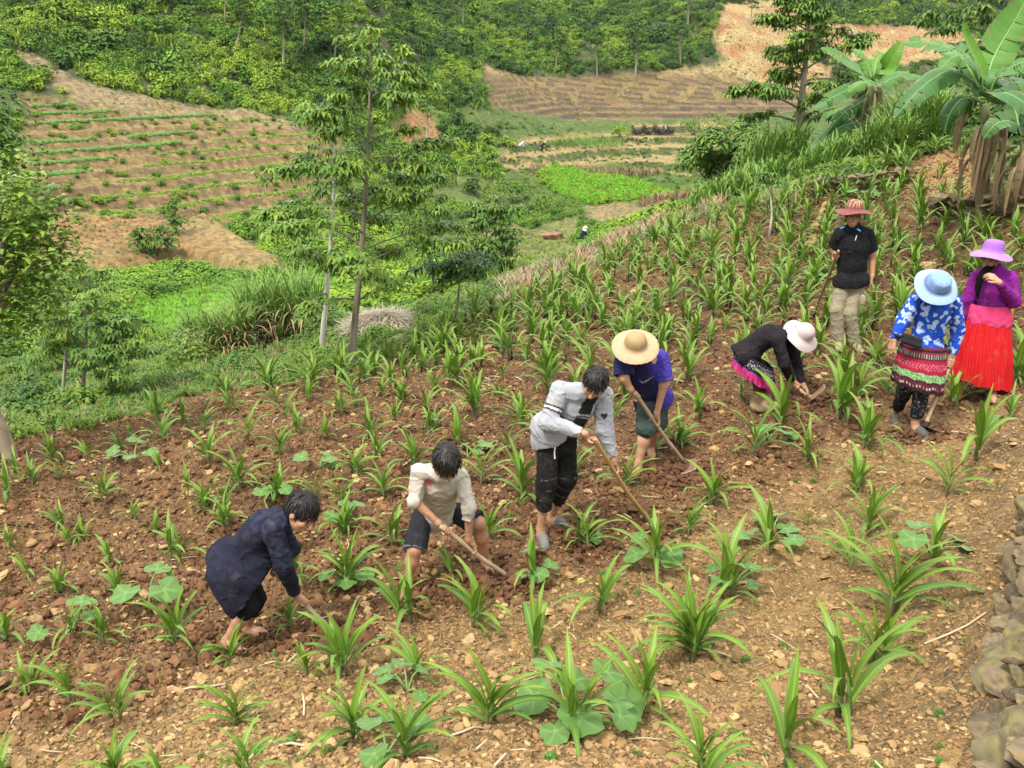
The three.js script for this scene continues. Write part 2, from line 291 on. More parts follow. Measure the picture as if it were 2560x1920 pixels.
// ---------------------------------------------------------------- foliage kit
const leafMat = new THREE.MeshPhysicalMaterial({ vertexColors: true, side: dbl, roughness: 0.62, specularIntensity: 0.45, transmission: 0.28, thickness: 0, name: 'leaf' });
const farLeafMat = new THREE.MeshPhysicalMaterial({ vertexColors: true, side: dbl, roughness: 0.85, specularIntensity: 0.35, name: 'far_leaf' });
const barkMat = std('bark', { vertexColors: true, roughness: 0.95 });
class Leaves {
  constructor() { this.p = []; this.i = []; this.c = []; }
  // a lance-shaped leaf folded along its midrib, bending down towards the tip
  lance(b, dir, up, len, wid, droop, c, mid = 0.45) {
    const side = V().crossVectors(dir, up).normalize(), o = this.p.length / 3;
    const m = b.clone().addScaledVector(dir, len * mid).addScaledVector(up, len * 0.06), t = b.clone().addScaledVector(dir, len * (1 - droop * 0.25)); t.y -= len * droop; m.y -= len * droop * 0.22;
    for (const q of [b, m.clone().addScaledVector(side, wid).addScaledVector(up, wid * 0.3), m.clone().addScaledVector(side, -wid).addScaledVector(up, wid * 0.3), m, t]) this.p.push(q.x, q.y, q.z);
    for (let k = 0; k < 5; k++) { const s = k === 4 ? 1.08 : k === 3 ? 1.05 : 1; this.c.push(c[0] * s, c[1] * s, c[2] * s); }
    this.i.push(o, o + 1, o + 3, o + 3, o + 1, o + 4, o, o + 3, o + 2, o + 3, o + 4, o + 2);
  }
  quad(b, dir, up, len, wid, c) {
    const side = V().crossVectors(dir, up).normalize(), o = this.p.length / 3;
    const m = b.clone().addScaledVector(dir, len * 0.5), t = b.clone().addScaledVector(dir, len).addScaledVector(up, -len * 0.18);
    for (const q of [b, m.clone().addScaledVector(side, wid), m.clone().addScaledVector(side, -wid), t]) this.p.push(q.x, q.y, q.z);
    for (let k = 0; k < 4; k++) this.c.push(...c);
    this.i.push(o, o + 1, o + 2, o + 1, o + 3, o + 2);
  }
  // a long strap blade, arching over
  strap(b, az, tilt, len, wid, arch, c, tipc, n = 5) {
    const ca = Math.cos(az), sa = Math.sin(az), o = this.p.length / 3; let x = 0, y = 0, th = tilt;
    for (let k = 0; k <= n; k++) {
      const t = k / n, w = wid * (t < 0.2 ? 0.6 + 2 * t : Math.pow(1 - t, 0.7) * 1.2), px = b.x + ca * x, py = b.y + y, pz = b.z + sa * x, cc = tipc ? mixc(c, tipc, t) : c;
      this.p.push(px - sa * w, py, pz + ca * w, px + sa * w, py, pz - ca * w); this.c.push(...cc, ...cc);
      if (k) { const q = o + k * 2; this.i.push(q - 2, q - 1, q, q - 1, q + 1, q); }
      x += Math.cos(th) * len / n; y += Math.sin(th) * len / n; th -= arch / n * (0.5 + t);
    }
  }
  geo() { return geoFrom(this.p, this.i, this.c); }
}
const dirOn = () => { const z = rr(-1, 1), a = rr(0, 6.283), s = Math.sqrt(1 - z * z); return V(s * Math.cos(a), z, s * Math.sin(a)); };
function bushGeo(n, leaf, flat = 0.8, lumps = 5) {   // unit-radius shrub made of lumps of leaves, white tinted; instances bring the colour
  const L = new Leaves(), cs = []; for (let k = 0; k < lumps; k++) { const a = rr(0, 6.28), q = rr(0.1, 0.62); cs.push([V(Math.cos(a) * q, rr(0.15, 0.75) * flat, Math.sin(a) * q), rr(0.3, 0.52)]); }
  for (let k = 0; k < n; k++) {
    const [c, r] = pick(cs), d = dirOn(); if (d.y < -0.35) d.y *= -1; const p = c.clone().addScaledVector(d, r * Math.cbrt(rr(0.35, 1))); p.y = Math.max(0.02, p.y);
    const up = d.clone().add(V(rr(-0.5, 0.5), 0.9, rr(-0.5, 0.5))).normalize(), dir = V().crossVectors(up, dirOn()).normalize(); dir.y -= 0.25; dir.normalize();
    const s = rr(0.72, 1.2), y = rr(0.85, 1.15); L.quad(p, dir, up, leaf * rr(0.7, 1.4), leaf * rr(0.22, 0.4), [s * y, s, s * 0.95]);
  }
  return L.geo();
}
const bushes = [bushGeo(330, 0.2, 0.8, 6), bushGeo(300, 0.22, 1.0, 5), bushGeo(330, 0.17, 0.7, 7)];
function tuftGeo(n, h, w, arch) { const L = new Leaves(); for (let k = 0; k < n; k++) { const a = rr(0, 6.28), q = rr(0, 0.3), s = rr(0.75, 1.2); L.strap(V(Math.cos(a) * q, 0, Math.sin(a) * q), rr(0, 6.28), rr(0.95, 1.5), h * rr(0.6, 1.1), w, arch * rr(0.5, 1.4), [s, s, s * 0.9], null, 3); } return L.geo(); }
const tufts = [tuftGeo(26, 0.8, 0.022, 1.6), tuftGeo(22, 0.65, 0.03, 2.0)];
const plotsBare = [pTerrL, pTan, pTerrV, pLow, pUp, pOrange1, pOrange2, pOrange3, pLettuce, pHillCut];
const bare = (x, z, m = 0) => { for (const f of plotsBare) if (f(x, z) > m) return true; return false; };
const green = (v, j = 0.15) => { // v: 0 dark bluish .. 1 bright yellow green
  const c = v < 0.5 ? mixc([0.030, 0.076, 0.016], [0.094, 0.188, 0.022], v * 2) : mixc([0.094, 0.188, 0.022], [0.220, 0.320, 0.030], v * 2 - 1), s = rr(1 - j, 1 + j); return C(c[0] * s, c[1] * s, c[2] * s);
};
// hillside scrub, valley scrub and rough grass, each one mass
{
  const scrub = [[], [], []], hillGrass = [[], []], tuft = [[], []], low = [[], [], []];
  for (let k = 0; k < 95000; k++) {
    const a = rr(-0.68, 0.68), r = Math.exp(rr(Math.log(25), Math.log(330))), x = Math.sin(a) * r, z = -Math.cos(a) * r, hb = sample(base, x, z), nA = fbm(x * 0.05, z * 0.05, 3), nB = n2(x * 0.17, z * 0.17);
    if (bare(x, z, -0.4 + 0.6 * nB)) continue;
    const p = V(x, ground(x, z), z), hill = sstep(-4, 2, hb + 4 * nA) * sstep(72, 96, r) + sstep(95, 125, r) * sstep(0.02, -0.1, a) * 0.8;
    const streak = fbm((x * 0.9 + z * 0.25) * 0.09, (z * 0.9 - x * 0.3) * 0.03, 3);
    if (rnd() < hill) {
      if (rnd() > 0.22 + r / 260) continue;
      const v = clamp(0.46 + 0.75 * streak + 0.3 * nB + (a < -0.25 && r < 130 ? 0.26 : 0.0) + (a > 0.12 ? -0.05 : 0)), s = rr(0.65, 1.5) * (0.8 + r / 500);
      if (n2(x * 0.045 + 31, z * 0.045) > 0.62 && rnd() < 0.8) continue;
      if (rnd() < 0.26) { hillGrass[Math.floor(rnd() * 2)].push([p, rr(1.2, 2.6), rr(0, 6.28), rr(-0.3, 0.3), rr(-0.3, 0.3), C(...mixc([0.11, 0.21, 0.028], [0.24, 0.33, 0.05], clamp(v + rr(-0.3, 0.3))))]); continue; }
      const big = rnd() < 0.05 ? rr(1.5, 2.2) : 1, v2 = big > 1 ? clamp(v - 0.3) : v;
      scrub[Math.floor(rnd() * 3)].push([p, V(s * big, s * big * rr(0.8, 1.25), s * big), rr(0, 6.28), rr(-0.2, 0.2), rr(-0.2, 0.2), green(clamp(v2 + rr(-0.15, 0.15)))]);
    } else if (r < 150) {
      const open = Math.max(pGrass1(x, z), pGrass2(x, z), pSwath(x, z));
      if (rnd() < 0.3) continue; if (open > 0 || rnd() < 0.42) { const straw = n2(x * 0.09 + 7, z * 0.09) > 0.35 ? 0.5 : 0; tuft[Math.floor(rnd() * 2)].push([p, rr(0.45, 0.95) * (open > 0 ? 0.5 : 1) * (r > 85 ? 0.6 : 1), rr(0, 6.28), 0, 0, pGrass1(x, z) > 0 ? C(0.15 * rr(0.8, 1.3), 0.32 * rr(0.85, 1.15), 0.035) : C(...mixc(mixc([0.10, 0.20, 0.025], [0.22, 0.30, 0.05], rnd()), [0.34, 0.27, 0.14], straw * rnd()))]); }
      else if (nB + 0.5 * nA > -0.35) { const s = rr(0.35, 1.0) * (r < 70 ? 0.75 + r / 160 : Math.max(0.55, 1.19 - (r - 70) * 0.012)); low[Math.floor(rnd() * 3)].push([p, V(s, s * rr(0.6, 1), s), rr(0, 6.28), 0, 0, green(clamp(0.5 + 0.6 * nA + 0.35 * nB))]); }
    }
  }
  const parts = (name, label, cat, lists, geos) => { const g = group(name); tag(g, label, cat, null, 'stuff'); lists.forEach((l, i) => instanced(['leafy_scrub', 'broad_scrub', 'fine_scrub'][i], geos[i], farLeafMat, l, g)); };
  parts('hillside_scrub', 'dense green scrub covering the far hillsides', 'scrub', scrub, bushes);
  parts('hillside_grass', 'long grass growing between the scrub on the far hillsides', 'grass', hillGrass, tufts);
  parts('valley_scrub', 'low green scrub scattered over the valley floor', 'scrub', low, bushes);
  parts('valley_grass', 'rough tufted grass on the valley floor', 'grass', tuft, tufts);
}
// crops along the ledges
{
  const rowsA = [], bean = [], lett = [], ridge = [];
  for (let k = 0; k < 42000; k++) {
    const [x0, x1, z0, z1] = pTerrL.box, x = rr(x0, x1), z = rr(z0, z1); if (pTerrL(x, z) < 0.4) continue;
    const hh = sample(base, x, z) + 0.5 * fbm(x * 0.05, z * 0.05, 2), q = hh / 0.66, fr = q - Math.floor(q), kk = Math.floor(q), g = n2(kk * 3.7, Math.floor(x / 9 + kk * 0.37) * 1.9);
    const left = x < -32;
    if (fr < 0.06 || fr > (left ? 0.4 : 0.42)) { if (rnd() < 0.012) ridge.push([V(x, ground(x, z), z), rr(0.25, 0.6), rr(0, 6.28), 0, 0, green(rr(0.3, 0.8))]); continue; }
    if (left ? (q - kk > 0.3 || n2(kk * 1.3, x * 0.08) < -0.45) : g < -0.42) continue;
    const p = V(x, ground(x, z) - 0.03, z);
    if (left) rowsA.push([p, rr(0.2, 0.36), rr(0, 6.28), 0, 0, C(0.20 * rr(0.85, 1.15), 0.36 * rr(0.9, 1.1), 0.10)]); else if (rnd() < 0.6) bean.push([p, rr(0.25, 0.5), rr(0, 6.28), 0, 0, C(0.17 * rr(0.8, 1.4), 0.33 * rr(0.8, 1.2), 0.045)]);
  }
  for (let k = 0; k < 4200; k++) { const [x0, x1, z0, z1] = pLettuce.box, x = rr(x0, x1), z = rr(z0, z1); if (pLettuce(x, z) < 0.1) continue; const y = ground(x, z), ln = Math.abs(n2(x * 0.09 + z * 0.02, z * 0.13)); if (ln < 0.12) continue; lett.push([V(x, y, z), V(rr(0.5, 1.1), rr(0.35, 1.0), rr(0.5, 1.1)), rr(0, 6.28), 0, 0, C(0.14 * rr(0.7, 1.3), 0.30 * rr(0.75, 1.2), 0.022)]); }
  for (let k = 0; k < 3000; k++) { const [x0, x1, z0, z1] = pTerrV.box, x = rr(x0, x1), z = rr(z0, z1); if (pTerrV(x, z) < 0.3) continue; const hh = sample(base, x, z) + 0.8 * fbm(x * 0.03, z * 0.03, 2), fr = hh / 1.15 - Math.floor(hh / 1.15); if (fr < 0.74 && !(x < 22 && fr > 0.25 && rnd() < 0.5)) continue; ridge.push([V(x, ground(x, z), z), rr(0.2, 0.36), rr(0, 6.28), 0, 0, green(clamp(0.55 + 0.6 * n2(x * 0.1, z * 0.1)))]); }
  const sprout = []; for (let k = 0; k < 5200; k++) { const f = pick([pUp, pUp, pOrange2, pOrange3, pTan, pHillCut]), [x0, x1, z0, z1] = f.box, x = rr(x0, x1), z = rr(z0, z1); if (f(x, z) < 0.3 || n2(x * 0.06, z * 0.06) < -0.1) continue; sprout.push([V(x, ground(x, z), z), rr(0.14, 0.4) * (f === pTan || f === pHillCut ? 0.5 : 1), rr(0, 6.28), 0, 0, C(...mixc([0.12, 0.20, 0.04], [0.30, 0.27, 0.10], rnd()))]); }
  tag(instanced('slope_tufts', bushes[0], farLeafMat, sprout), 'sparse tufts dotted over the bare far fields and slopes', 'weeds', null, 'stuff');
  tag(instanced('terrace_seedlings', bushes[2], farLeafMat, rowsA), 'pale green seedlings in strips along the left terrace ledges', 'crop', null, 'stuff');
  tag(instanced('terrace_maize', tufts[1], farLeafMat, bean), 'bright green young maize on the right half of the terraces', 'crop', null, 'stuff');
  tag(instanced('bean_patch', bushes[0], farLeafMat, lett), 'vivid light green crop patch on the valley floor', 'crop', null, 'stuff');
  tag(instanced('ledge_weeds', bushes[1], farLeafMat, ridge), 'green weeds along the valley terrace edges', 'weeds', null, 'stuff');
}

// ---------------------------------------------------------------- trees with whorls of drooping leaflets
function makeTree({ name = 'young_tree', label, grp, base: b, top, trunkR = 0.06, profile, branches = 34, leaf = 0.15, s0 = 0.25, tone = 0.42, near = true, barkc = [0.20, 0.165, 0.12], bend = 0.12, dens = 1, rise = 0.45 }) {
  const g = group(name, b), T = top.clone().sub(b), Ht = T.length(), L = new Leaves();
  const trunk = (s) => V(T.x * s + bend * Math.sin(s * 3.1) * 0.6, T.y * s, T.z * s + bend * Math.sin(s * 4.3 + 1) * 0.4);
  const tp = []; for (let k = 0; k <= 14; k++) tp.push(trunk(k / 14)); tp[0].y -= 0.15;
  mesh('trunk', tube(tp, tp.map((_, k) => trunkR * (1 - 0.86 * k / 14) * (k === 0 ? 1.25 : 1)), 9, (t, w, p) => { const n = 1 + 0.35 * n3(p.x * 22, p.y * 9, p.z * 22) + (n2(p.y * 13 + b.x, w * 1.2) > 0.35 ? 0.45 : 0); return [barkc[0] * n, barkc[1] * n, barkc[2] * n]; }), barkMat, g);
  const whorl = (p, s, out) => {
    const n = 6 + Math.floor(rnd() * 3), az = rr(0, 6.28), v = clamp(tone + rr(-0.25, 0.25) + (rnd() < 0.12 ? 0.3 : 0)), cc = green(v, 0.1).toArray();
    for (let k = 0; k < n; k++) { const w = az + k / n * 6.283 + rr(-0.25, 0.25), d = V(Math.cos(w), rr(-0.35, 0.35), Math.sin(w)).addScaledVector(out, 0.35).normalize(); L.lance(p, d, V(0, 1, 0).addScaledVector(d, -d.y).normalize(), leaf * s * rr(0.75, 1.2), leaf * s * rr(0.13, 0.19), rr(0.15, 0.75), [cc[0] * rr(0.85, 1.15), cc[1] * rr(0.88, 1.12), cc[2]]); }
  };
  for (let k = 0; k < branches; k++) {
    const s = lerp(s0, 0.965, Math.pow((k + rr(0, 0.8)) / branches, 0.9)), az = k * 2.4 + rr(-0.9, 0.9); let len = 0;
    for (let q = 0; q < profile.length - 1; q++) if (s >= profile[q][0] && s <= profile[q + 1][0]) len = lerp(profile[q][1], profile[q + 1][1], (s - profile[q][0]) / (profile[q + 1][0] - profile[q][0]));
    len *= rr(0.45, 1.2); const st = trunk(s), el = rr(rise - 0.2, rise + 0.2) * lerp(1, 1.6, s), bp = [];
    for (let q = 0; q <= 6; q++) { const t = q / 6, w = az + 0.25 * Math.sin(t * 3 + k); bp.push(V(st.x + Math.cos(w) * len * t * Math.cos(el), st.y + len * Math.sin(el) * t - len * 0.32 * t * t, st.z + Math.sin(w) * len * t * Math.cos(el))); }
    const r0 = Math.max(0.006, trunkR * 0.30 * (1 - s * 0.6));
    mesh('branch', tube(bp, bp.map((_, q) => r0 * (1 - 0.8 * q / 6)), 4, () => barkc.map(c => c * 0.8)), barkMat, g);
    const nn = Math.max(3, Math.round(len / (leaf * 0.72) * 1.9 * dens)), out = V(Math.cos(az), 0, Math.sin(az));
    for (let q = 0; q < nn; q++) {
      const t = lerp(0.28, 1.0, Math.sqrt((q + rnd()) / nn)), f = t * 6, i = Math.min(5, Math.floor(f)), p = bp[i].clone().lerp(bp[i + 1], f - i), sw = V(rr(-1, 1), rr(-0.25, 0.6), rr(-1, 1)).multiplyScalar(leaf * 1.5 * (1.1 - 0.5 * t)); whorl(p.add(sw), rr(0.8, 1.1), out);
    }
  }
  for (let q = 0; q < 5; q++) whorl(trunk(1).add(V(rr(-1, 1) * leaf * 0.5, rr(-1.2, 0.5) * leaf, rr(-1, 1) * leaf * 0.5)), 1, V(0, 0.3, 0));
  mesh('crown', L.geo(), near ? leafMat : farLeafMat, g);
  return tag(g, label, 'tree', grp);
}
const onGround = (u, v) => spot(u, v);
const above = (p, u, v) => { const d = ray(u, v), t = p.z / d.z; return d.multiplyScalar(t); };  // on that line of sight, straight over p's depth
function treeAt(bu, bv, tu, tv, o, depth) { const b = depth ? (() => { const q = at(bu, bv, depth); q.y = ground(q.x, q.z); return q; })() : onGround(bu, bv); return makeTree({ base: b, top: above(b, tu, tv), ...o }); }
const mt = [[0.15, 0.5], [0.26, 1.4], [0.4, 1.85], [0.5, 1.5], [0.6, 1.6], [0.7, 1.4], [0.78, 0.85], [0.86, 0.9], [0.93, 0.5], [1, 0.2]];
treeAt(757, 795, 800, 62, { label: 'tall young tree at the field edge with brown trunk, in the centre', trunkR: 0.06, profile: mt, branches: 44, s0: 0.2, leaf: 0.165, tone: 0.6, dens: 1.45, rise: 0.35 });
treeAt(695, 765, 722, 200, { label: 'slim tree with pale grey trunk just left of the tall central tree', trunkR: 0.06, profile: [[0.2, 0.2], [0.4, 0.7], [0.6, 0.95], [0.8, 0.6], [1, 0.1]], branches: 22, s0: 0.42, leaf: 0.16, tone: 0.4, barkc: [0.42, 0.39, 0.34] }, 16.5);
treeAt(180, 905, 172, 575, { label: 'young tree nearest the left end of the field edge, brown trunk', trunkR: 0.036, profile: [[0.1, 0.2], [0.25, 0.75], [0.45, 0.95], [0.7, 0.85], [0.85, 0.6], [1, 0.1]], branches: 26, s0: 0.28, leaf: 0.13, tone: 0.56, dens: 0.75, grp: 'young trees below the left field edge' }, 12.5);
treeAt(137, 905, 132, 560, { label: 'young tree with pale trunk, left of the brown-trunked one by the field edge', trunkR: 0.034, profile: [[0.1, 0.2], [0.3, 0.7], [0.6, 0.8], [0.85, 0.5], [1, 0.1]], branches: 18, s0: 0.4, leaf: 0.13, tone: 0.58, dens: 0.75, barkc: [0.34, 0.3, 0.25], grp: 'young trees below the left field edge' }, 13);
treeAt(236, 900, 243, 690, { label: 'small dark sapling at the left field edge, right of the young trees', trunkR: 0.03, profile: [[0.1, 0.2], [0.4, 0.55], [0.7, 0.55], [1, 0.1]], branches: 22, s0: 0.3, leaf: 0.13, tone: 0.36, grp: 'young trees below the left field edge' }, 12);
treeAt(975, 715, 988, 560, { label: 'small tree with umbrella of dark bluish drooping leaves on the field edge', trunkR: 0.03, profile: [[0.3, 0.1], [0.7, 0.5], [0.88, 0.75], [1, 0.4]], branches: 16, s0: 0.7, leaf: 0.2, tone: 0.12, rise: 0.3 });
treeAt(1040, 640, 1050, 440, { label: 'bushy tree behind the dark umbrella-shaped sapling', trunkR: 0.06, profile: [[0.1, 0.3], [0.35, 1.5], [0.6, 1.6], [0.85, 1.0], [1, 0.2]], branches: 30, s0: 0.3, leaf: 0.26, tone: 0.42 }, 27);
treeAt(940, 640, 900, 350, { label: 'leafy tree behind and right of the tall central tree', trunkR: 0.06, profile: [[0.1, 0.3], [0.35, 1.1], [0.6, 1.3], [0.85, 1.0], [1, 0.2]], branches: 26, s0: 0.35, leaf: 0.24, tone: 0.46 }, 26);
treeAt(1062, 440, 1062, 330, { label: 'thin sapling on the valley floor left of the light green crop patch', trunkR: 0.12, profile: [[0.3, 0.3], [0.6, 1.6], [0.85, 1.4], [1, 0.3]], branches: 14, s0: 0.55, leaf: 0.5, tone: 0.5, near: false }, 95);
treeAt(920, 300, 925, 195, { label: 'slender pale-trunked tree in front of the orange earth cut', trunkR: 0.16, profile: [[0.3, 0.5], [0.6, 2.2], [0.85, 2.2], [1, 0.5]], branches: 18, s0: 0.5, leaf: 0.6, tone: 0.5, near: false, barkc: [0.4, 0.36, 0.3] }, 118);
treeAt(1704, 395, 1757, -60, { label: 'tall tree with pale spotted trunk beside the banana plants', trunkR: 0.13, profile: [[0.1, 0.2], [0.26, 1.3], [0.38, 2.0], [0.55, 1.5], [0.75, 1.5], [0.9, 1.1], [1, 0.3]], branches: 46, s0: 0.24, leaf: 0.22, tone: 0.5, dens: 1.7, rise: 0.35, barkc: [0.36, 0.31, 0.24] }, 23);
treeAt(1660, 505, 1655, 380, { label: 'bare grey sapling with few leaves at the top of the field', trunkR: 0.025, profile: [[0.5, 0.1], [0.8, 0.35], [1, 0.15]], branches: 7, s0: 0.75, leaf: 0.14, tone: 0.45, dens: 0.5, barkc: [0.42, 0.39, 0.34] });
// trees that can be told apart on the far hillside
const hillGrp = 'trees standing on the far hillside';
[[508, 118, 530, -10, 1.0, 0.2, 'dark round-crowned tree on the wooded hill, pale trunk showing, upper left'], [612, 150, 610, 0, 1.2, 0.15, 'dark tree on the wooded hill straight above the terraces'], [655, 130, 660, -15, 1.2, 0.12, 'darker tree beside the one above the terraces on the hill'], [485, 45, 487, -60, 0.8, 0.3, 'tree at the top edge of the photo with a straight pale trunk'],
  [1372, 172, 1380, 30, 1.2, 0.22, 'tall pale-trunked tree at the foot of the far wooded hill'], [1485, 60, 1490, -60, 1.2, 0.3, 'thin pale-trunked tree near the top edge above the orange slope'], [1622, 55, 1625, -25, 0.9, 0.2, 'small dark tree alone on the orange slope'], [1200, 150, 1205, 60, 1.3, 0.25, 'dark tree overhanging the bare far field'], [1290, 165, 1285, 60, 1.4, 0.15, 'darkest rounded tree at the lower edge of the far wood'],
  [720, 150, 730, 20, 1.1, 0.55, 'light green tree on the hill left of the tall central tree top'], [1000, 60, 1000, -40, 1.2, 0.4, 'mid green tree on the hill right of the central tree top'], [1470, 140, 1465, 40, 1.3, 0.18, 'dark spreading tree at the wood edge near the orange slope'],
].forEach(([bu, bv, tu, tv, k, tone, label]) => { const b = onGround(bu, bv), top = above(b, tu, tv), h = top.y - b.y; makeTree({ name: 'hill_tree', label, grp: hillGrp, base: b, top, trunkR: 0.03 * h * 0.7, profile: [[0.2, 0.08 * h], [0.45, 0.26 * h * k], [0.7, 0.28 * h * k], [0.9, 0.18 * h], [1, 0.05 * h]], branches: 26, s0: 0.42, leaf: Math.max(0.45, h * 0.055), tone, near: false, dens: 0.9, barkc: [0.24, 0.20, 0.15] }); });

// ---------------------------------------------------------------- shrubs near the field
function shrub(name, label, u, v, depth, s, n, leaf, tone, grp, tall = 1) {
  const b = at(u, v, depth); b.y = ground(b.x, b.z) - 0.05; const g = group(name, b), L = new Leaves(), lumps = [];
  for (let k = 0; k < 9; k++) { const a = rr(0, 6.28), q = rr(0, 0.62); lumps.push([V(Math.cos(a) * q * s, rr(0.2, 0.85) * s * tall, Math.sin(a) * q * s), rr(0.28, 0.48) * s]); }
  for (let k = 0; k < 5; k++) mesh('stem', tube([V(rr(-0.08, 0.08), 0, rr(-0.08, 0.08)), lumps[k][0].clone().multiplyScalar(0.5), lumps[k][0]], [0.02 * s + 0.008, 0.014 * s, 0.006 * s], 5, () => [0.14, 0.10, 0.07]), barkMat, g);
  for (let k = 0; k < n; k++) { const [c, r] = pick(lumps), d = dirOn(); if (d.y < -0.3) d.y *= -1; const p = c.clone().addScaledVector(d, r * Math.cbrt(rr(0.3, 1))); if (p.y < 0.03) p.y = 0.03; const up = d.clone().add(V(0, 0.8, 0)).normalize(), dir = V().crossVectors(up, dirOn()).normalize(); const cc = green(clamp(tone + rr(-0.22, 0.22)), 0.12).toArray(); L.lance(p, dir, up, leaf * rr(0.7, 1.3), leaf * rr(0.2, 0.32), rr(0, 0.4), cc); }
  mesh('foliage', L.geo(), depth < 40 ? leafMat : farLeafMat, g); return tag(g, label, 'shrub', grp);
}
shrub('leafy_shrub', 'yellow-green shrub below the left edge shrub, reaching to the terraces', 110, 590, 19, 1.3, 1300, 0.13, 0.7, null, 1.2);
shrub('dark_shrub', 'tall dark green shrub on the left edge beside the upper terraces', -10, 330, 60, 5.5, 1500, 0.5, 0.16, null, 1.9);
shrub('round_bush', 'round bright green bush by the dry cane clump', 415, 808, 17.5, 0.75, 900, 0.09, 0.6);
shrub('round_bush', 'large bushy tree-like shrub beyond the top of the field', 1565, 468, 27, 1.75, 5200, 0.19, 0.55, null, 1.3);
shrub('round_bush', 'smaller bush right of the large shrub beyond the field top', 1640, 440, 26, 1.25, 2600, 0.18, 0.45, null, 1.2);
shrub('dark_shrub', 'dark shrub on the bare tan slope', 350, 580, 53, 1.6, 500, 0.3, 0.2, null, 1.3);
shrub('dark_shrub', 'lanky shrub right of the dark shrub on the bare slope', 385, 530, 57, 1.0, 260, 0.3, 0.24, null, 2.2);
shrub('dark_shrub', 'small round-topped shrub with thin stem on the bare slope', 307, 575, 53, 1.0, 260, 0.28, 0.3, null, 1.7);
shrub('dark_shrub', 'dark green shrub below the left field edge', 75, 935, 11.5, 0.6, 700, 0.08, 0.18, 'low shrubs below the field edge');
shrub('dark_shrub', 'bushy shrub under the tall central tree', 700, 745, 18, 0.9, 900, 0.1, 0.4, 'low shrubs below the field edge');
for (const [u, v, d, s, t, l] of [[1110, 390, 100, 3.0, 0.3, 'dark shrub at the left end of the light green crop patch'], [1180, 440, 92, 3.2, 0.42, 'wide shrub just below the light green crop patch'], [1320, 500, 60, 1.6, 0.36, 'shrub on the valley floor below the bare lower plot'], [1260, 500, 66, 1.5, 0.4, 'shrub with reddish boulder beside it on the valley floor'], [1560, 290, 140, 4.5, 0.42, 'rounded bushes behind the valley terraces'], [1500, 275, 145, 3.2, 0.4, 'bush between the dark hedge and the rounded bushes'], [1340, 285, 142, 2.2, 0.75, 'light yellow-green bush left of the dark hedge']]) shrub('valley_shrub', l, u, v, d, s, 700, 0.32, t, null, 0.8);
// a dry purplish hedge heap in the valley
{ const b = at(1410, 285, 145); b.y = ground(b.x, b.z); const g = group('brush_heap', b), L = new Leaves(); for (let k = 0; k < 900; k++) { const c = rr(0.6, 1.4); const bx = rr(-3.4, 3.4); L.strap(V(bx, rr(0, 1.2) * (0.7 + 0.6 * n2(bx * 0.7, 3)), rr(-1, 1)), rr(0, 6.28), rr(0.2, 1.5), rr(0.5, 1.7) * (0.75 + 0.5 * n2(bx * 0.9, 8)), 0.06, rr(0, 1), [0.075 * c, 0.055 * c, 0.06 * c], null, 2); } mesh('twigs', L.geo(), farLeafMat, g); tag(g, 'dark purplish heap of dry brush behind the valley terraces', 'brush'); }
for (const [u, v, d, w, l] of [[1290, 365, 118, 9, 'dry brown grass bank above the light green crop patch'], [1500, 400, 98, 6, 'dry brown grass bank right of the light green crop patch']]) { const b = at(u, v, d); b.y = ground(b.x, b.z); const g = group('dry_bank', b), L = new Leaves(); for (let k = 0; k < 1300; k++) { const c = rr(0.6, 1.3), x = rr(-w, w), z = rr(-1.5, 1.5); L.strap(V(x, ground(b.x + x, b.z + z) - b.y, z), rr(0, 6.28), rr(0.7, 1.5), rr(0.6, 1.3), 0.05, rr(0.5, 2), [0.26 * c, 0.185 * c, 0.10 * c], null, 2); } mesh('dry_blades', L.geo(), farLeafMat, g); tag(g, l, 'dry grass'); }

// ---------------------------------------------------------------- cane clumps and tall grass
function cane(name, label, u, v, depth, w, h, n, dryness, grp) {
  const b = at(u, v, depth); b.y = ground(b.x, b.z) - 0.05; const g = group(name, b), L = new Leaves(), D = new Leaves();
  for (let k = 0; k < n; k++) {
    const a = rr(0, 6.28), q = Math.sqrt(rnd()) * w, x = Math.cos(a) * q, z = Math.sin(a) * q * 0.7, y = ground(b.x + x, b.z + z) - b.y; const hh = h * rr(0.55, 1.05) * (1 - 0.3 * (q / w) ** 2), dry = rnd() < dryness;
    const c = dry ? [0.34 * rr(0.7, 1.15), 0.26 * rr(0.7, 1.1), 0.12] : mixc([0.085, 0.20, 0.025], [0.18, 0.33, 0.045], rnd());
    (dry ? D : L).strap(V(x, y + (dry ? rr(0, 0.35) * h : rr(0, 0.4) * h), z), rr(0, 6.28), dry ? rr(0.6, 1.3) : rr(1.05, 1.5), hh * (dry ? 0.6 : 0.75), 0.016 + 0.008 * rnd(), dry ? rr(1.8, 3.6) : rr(0.6, 2.4), c, dry ? null : mixc(c, [0.30, 0.38, 0.10], 0.4), 5);
  }
  mesh('green_blades', L.geo(), leafMat, g); if (dryness) mesh('dry_blades', D.geo(), farLeafMat, g); return tag(g, label, 'cane', grp);
}
cane('cane_clump', 'tallest clump of cane with dry hanging leaves below the field', 612, 800, 19.5, 0.95, 2.2, 1500, 0.42, 'cane clumps');
cane('cane_clump', 'shorter dry cane clump left of the tallest one', 500, 815, 18.5, 0.6, 1.6, 900, 0.45, 'cane clumps');
cane('cane_clump', 'thin cane tuft at the left end of the dry cane', 440, 800, 19.5, 0.35, 1.5, 380, 0.35, 'cane clumps');
cane('tall_grass', 'tall green grass between the two banana plants', 1975, 310, 18.5, 0.8, 1.5, 1100, 0.04, 'tall grass round the bananas');
cane('tall_grass', 'tall green grass at the foot of the left banana plant', 1910, 330, 17.8, 0.5, 1.25, 600, 0.05, 'tall grass round the bananas');
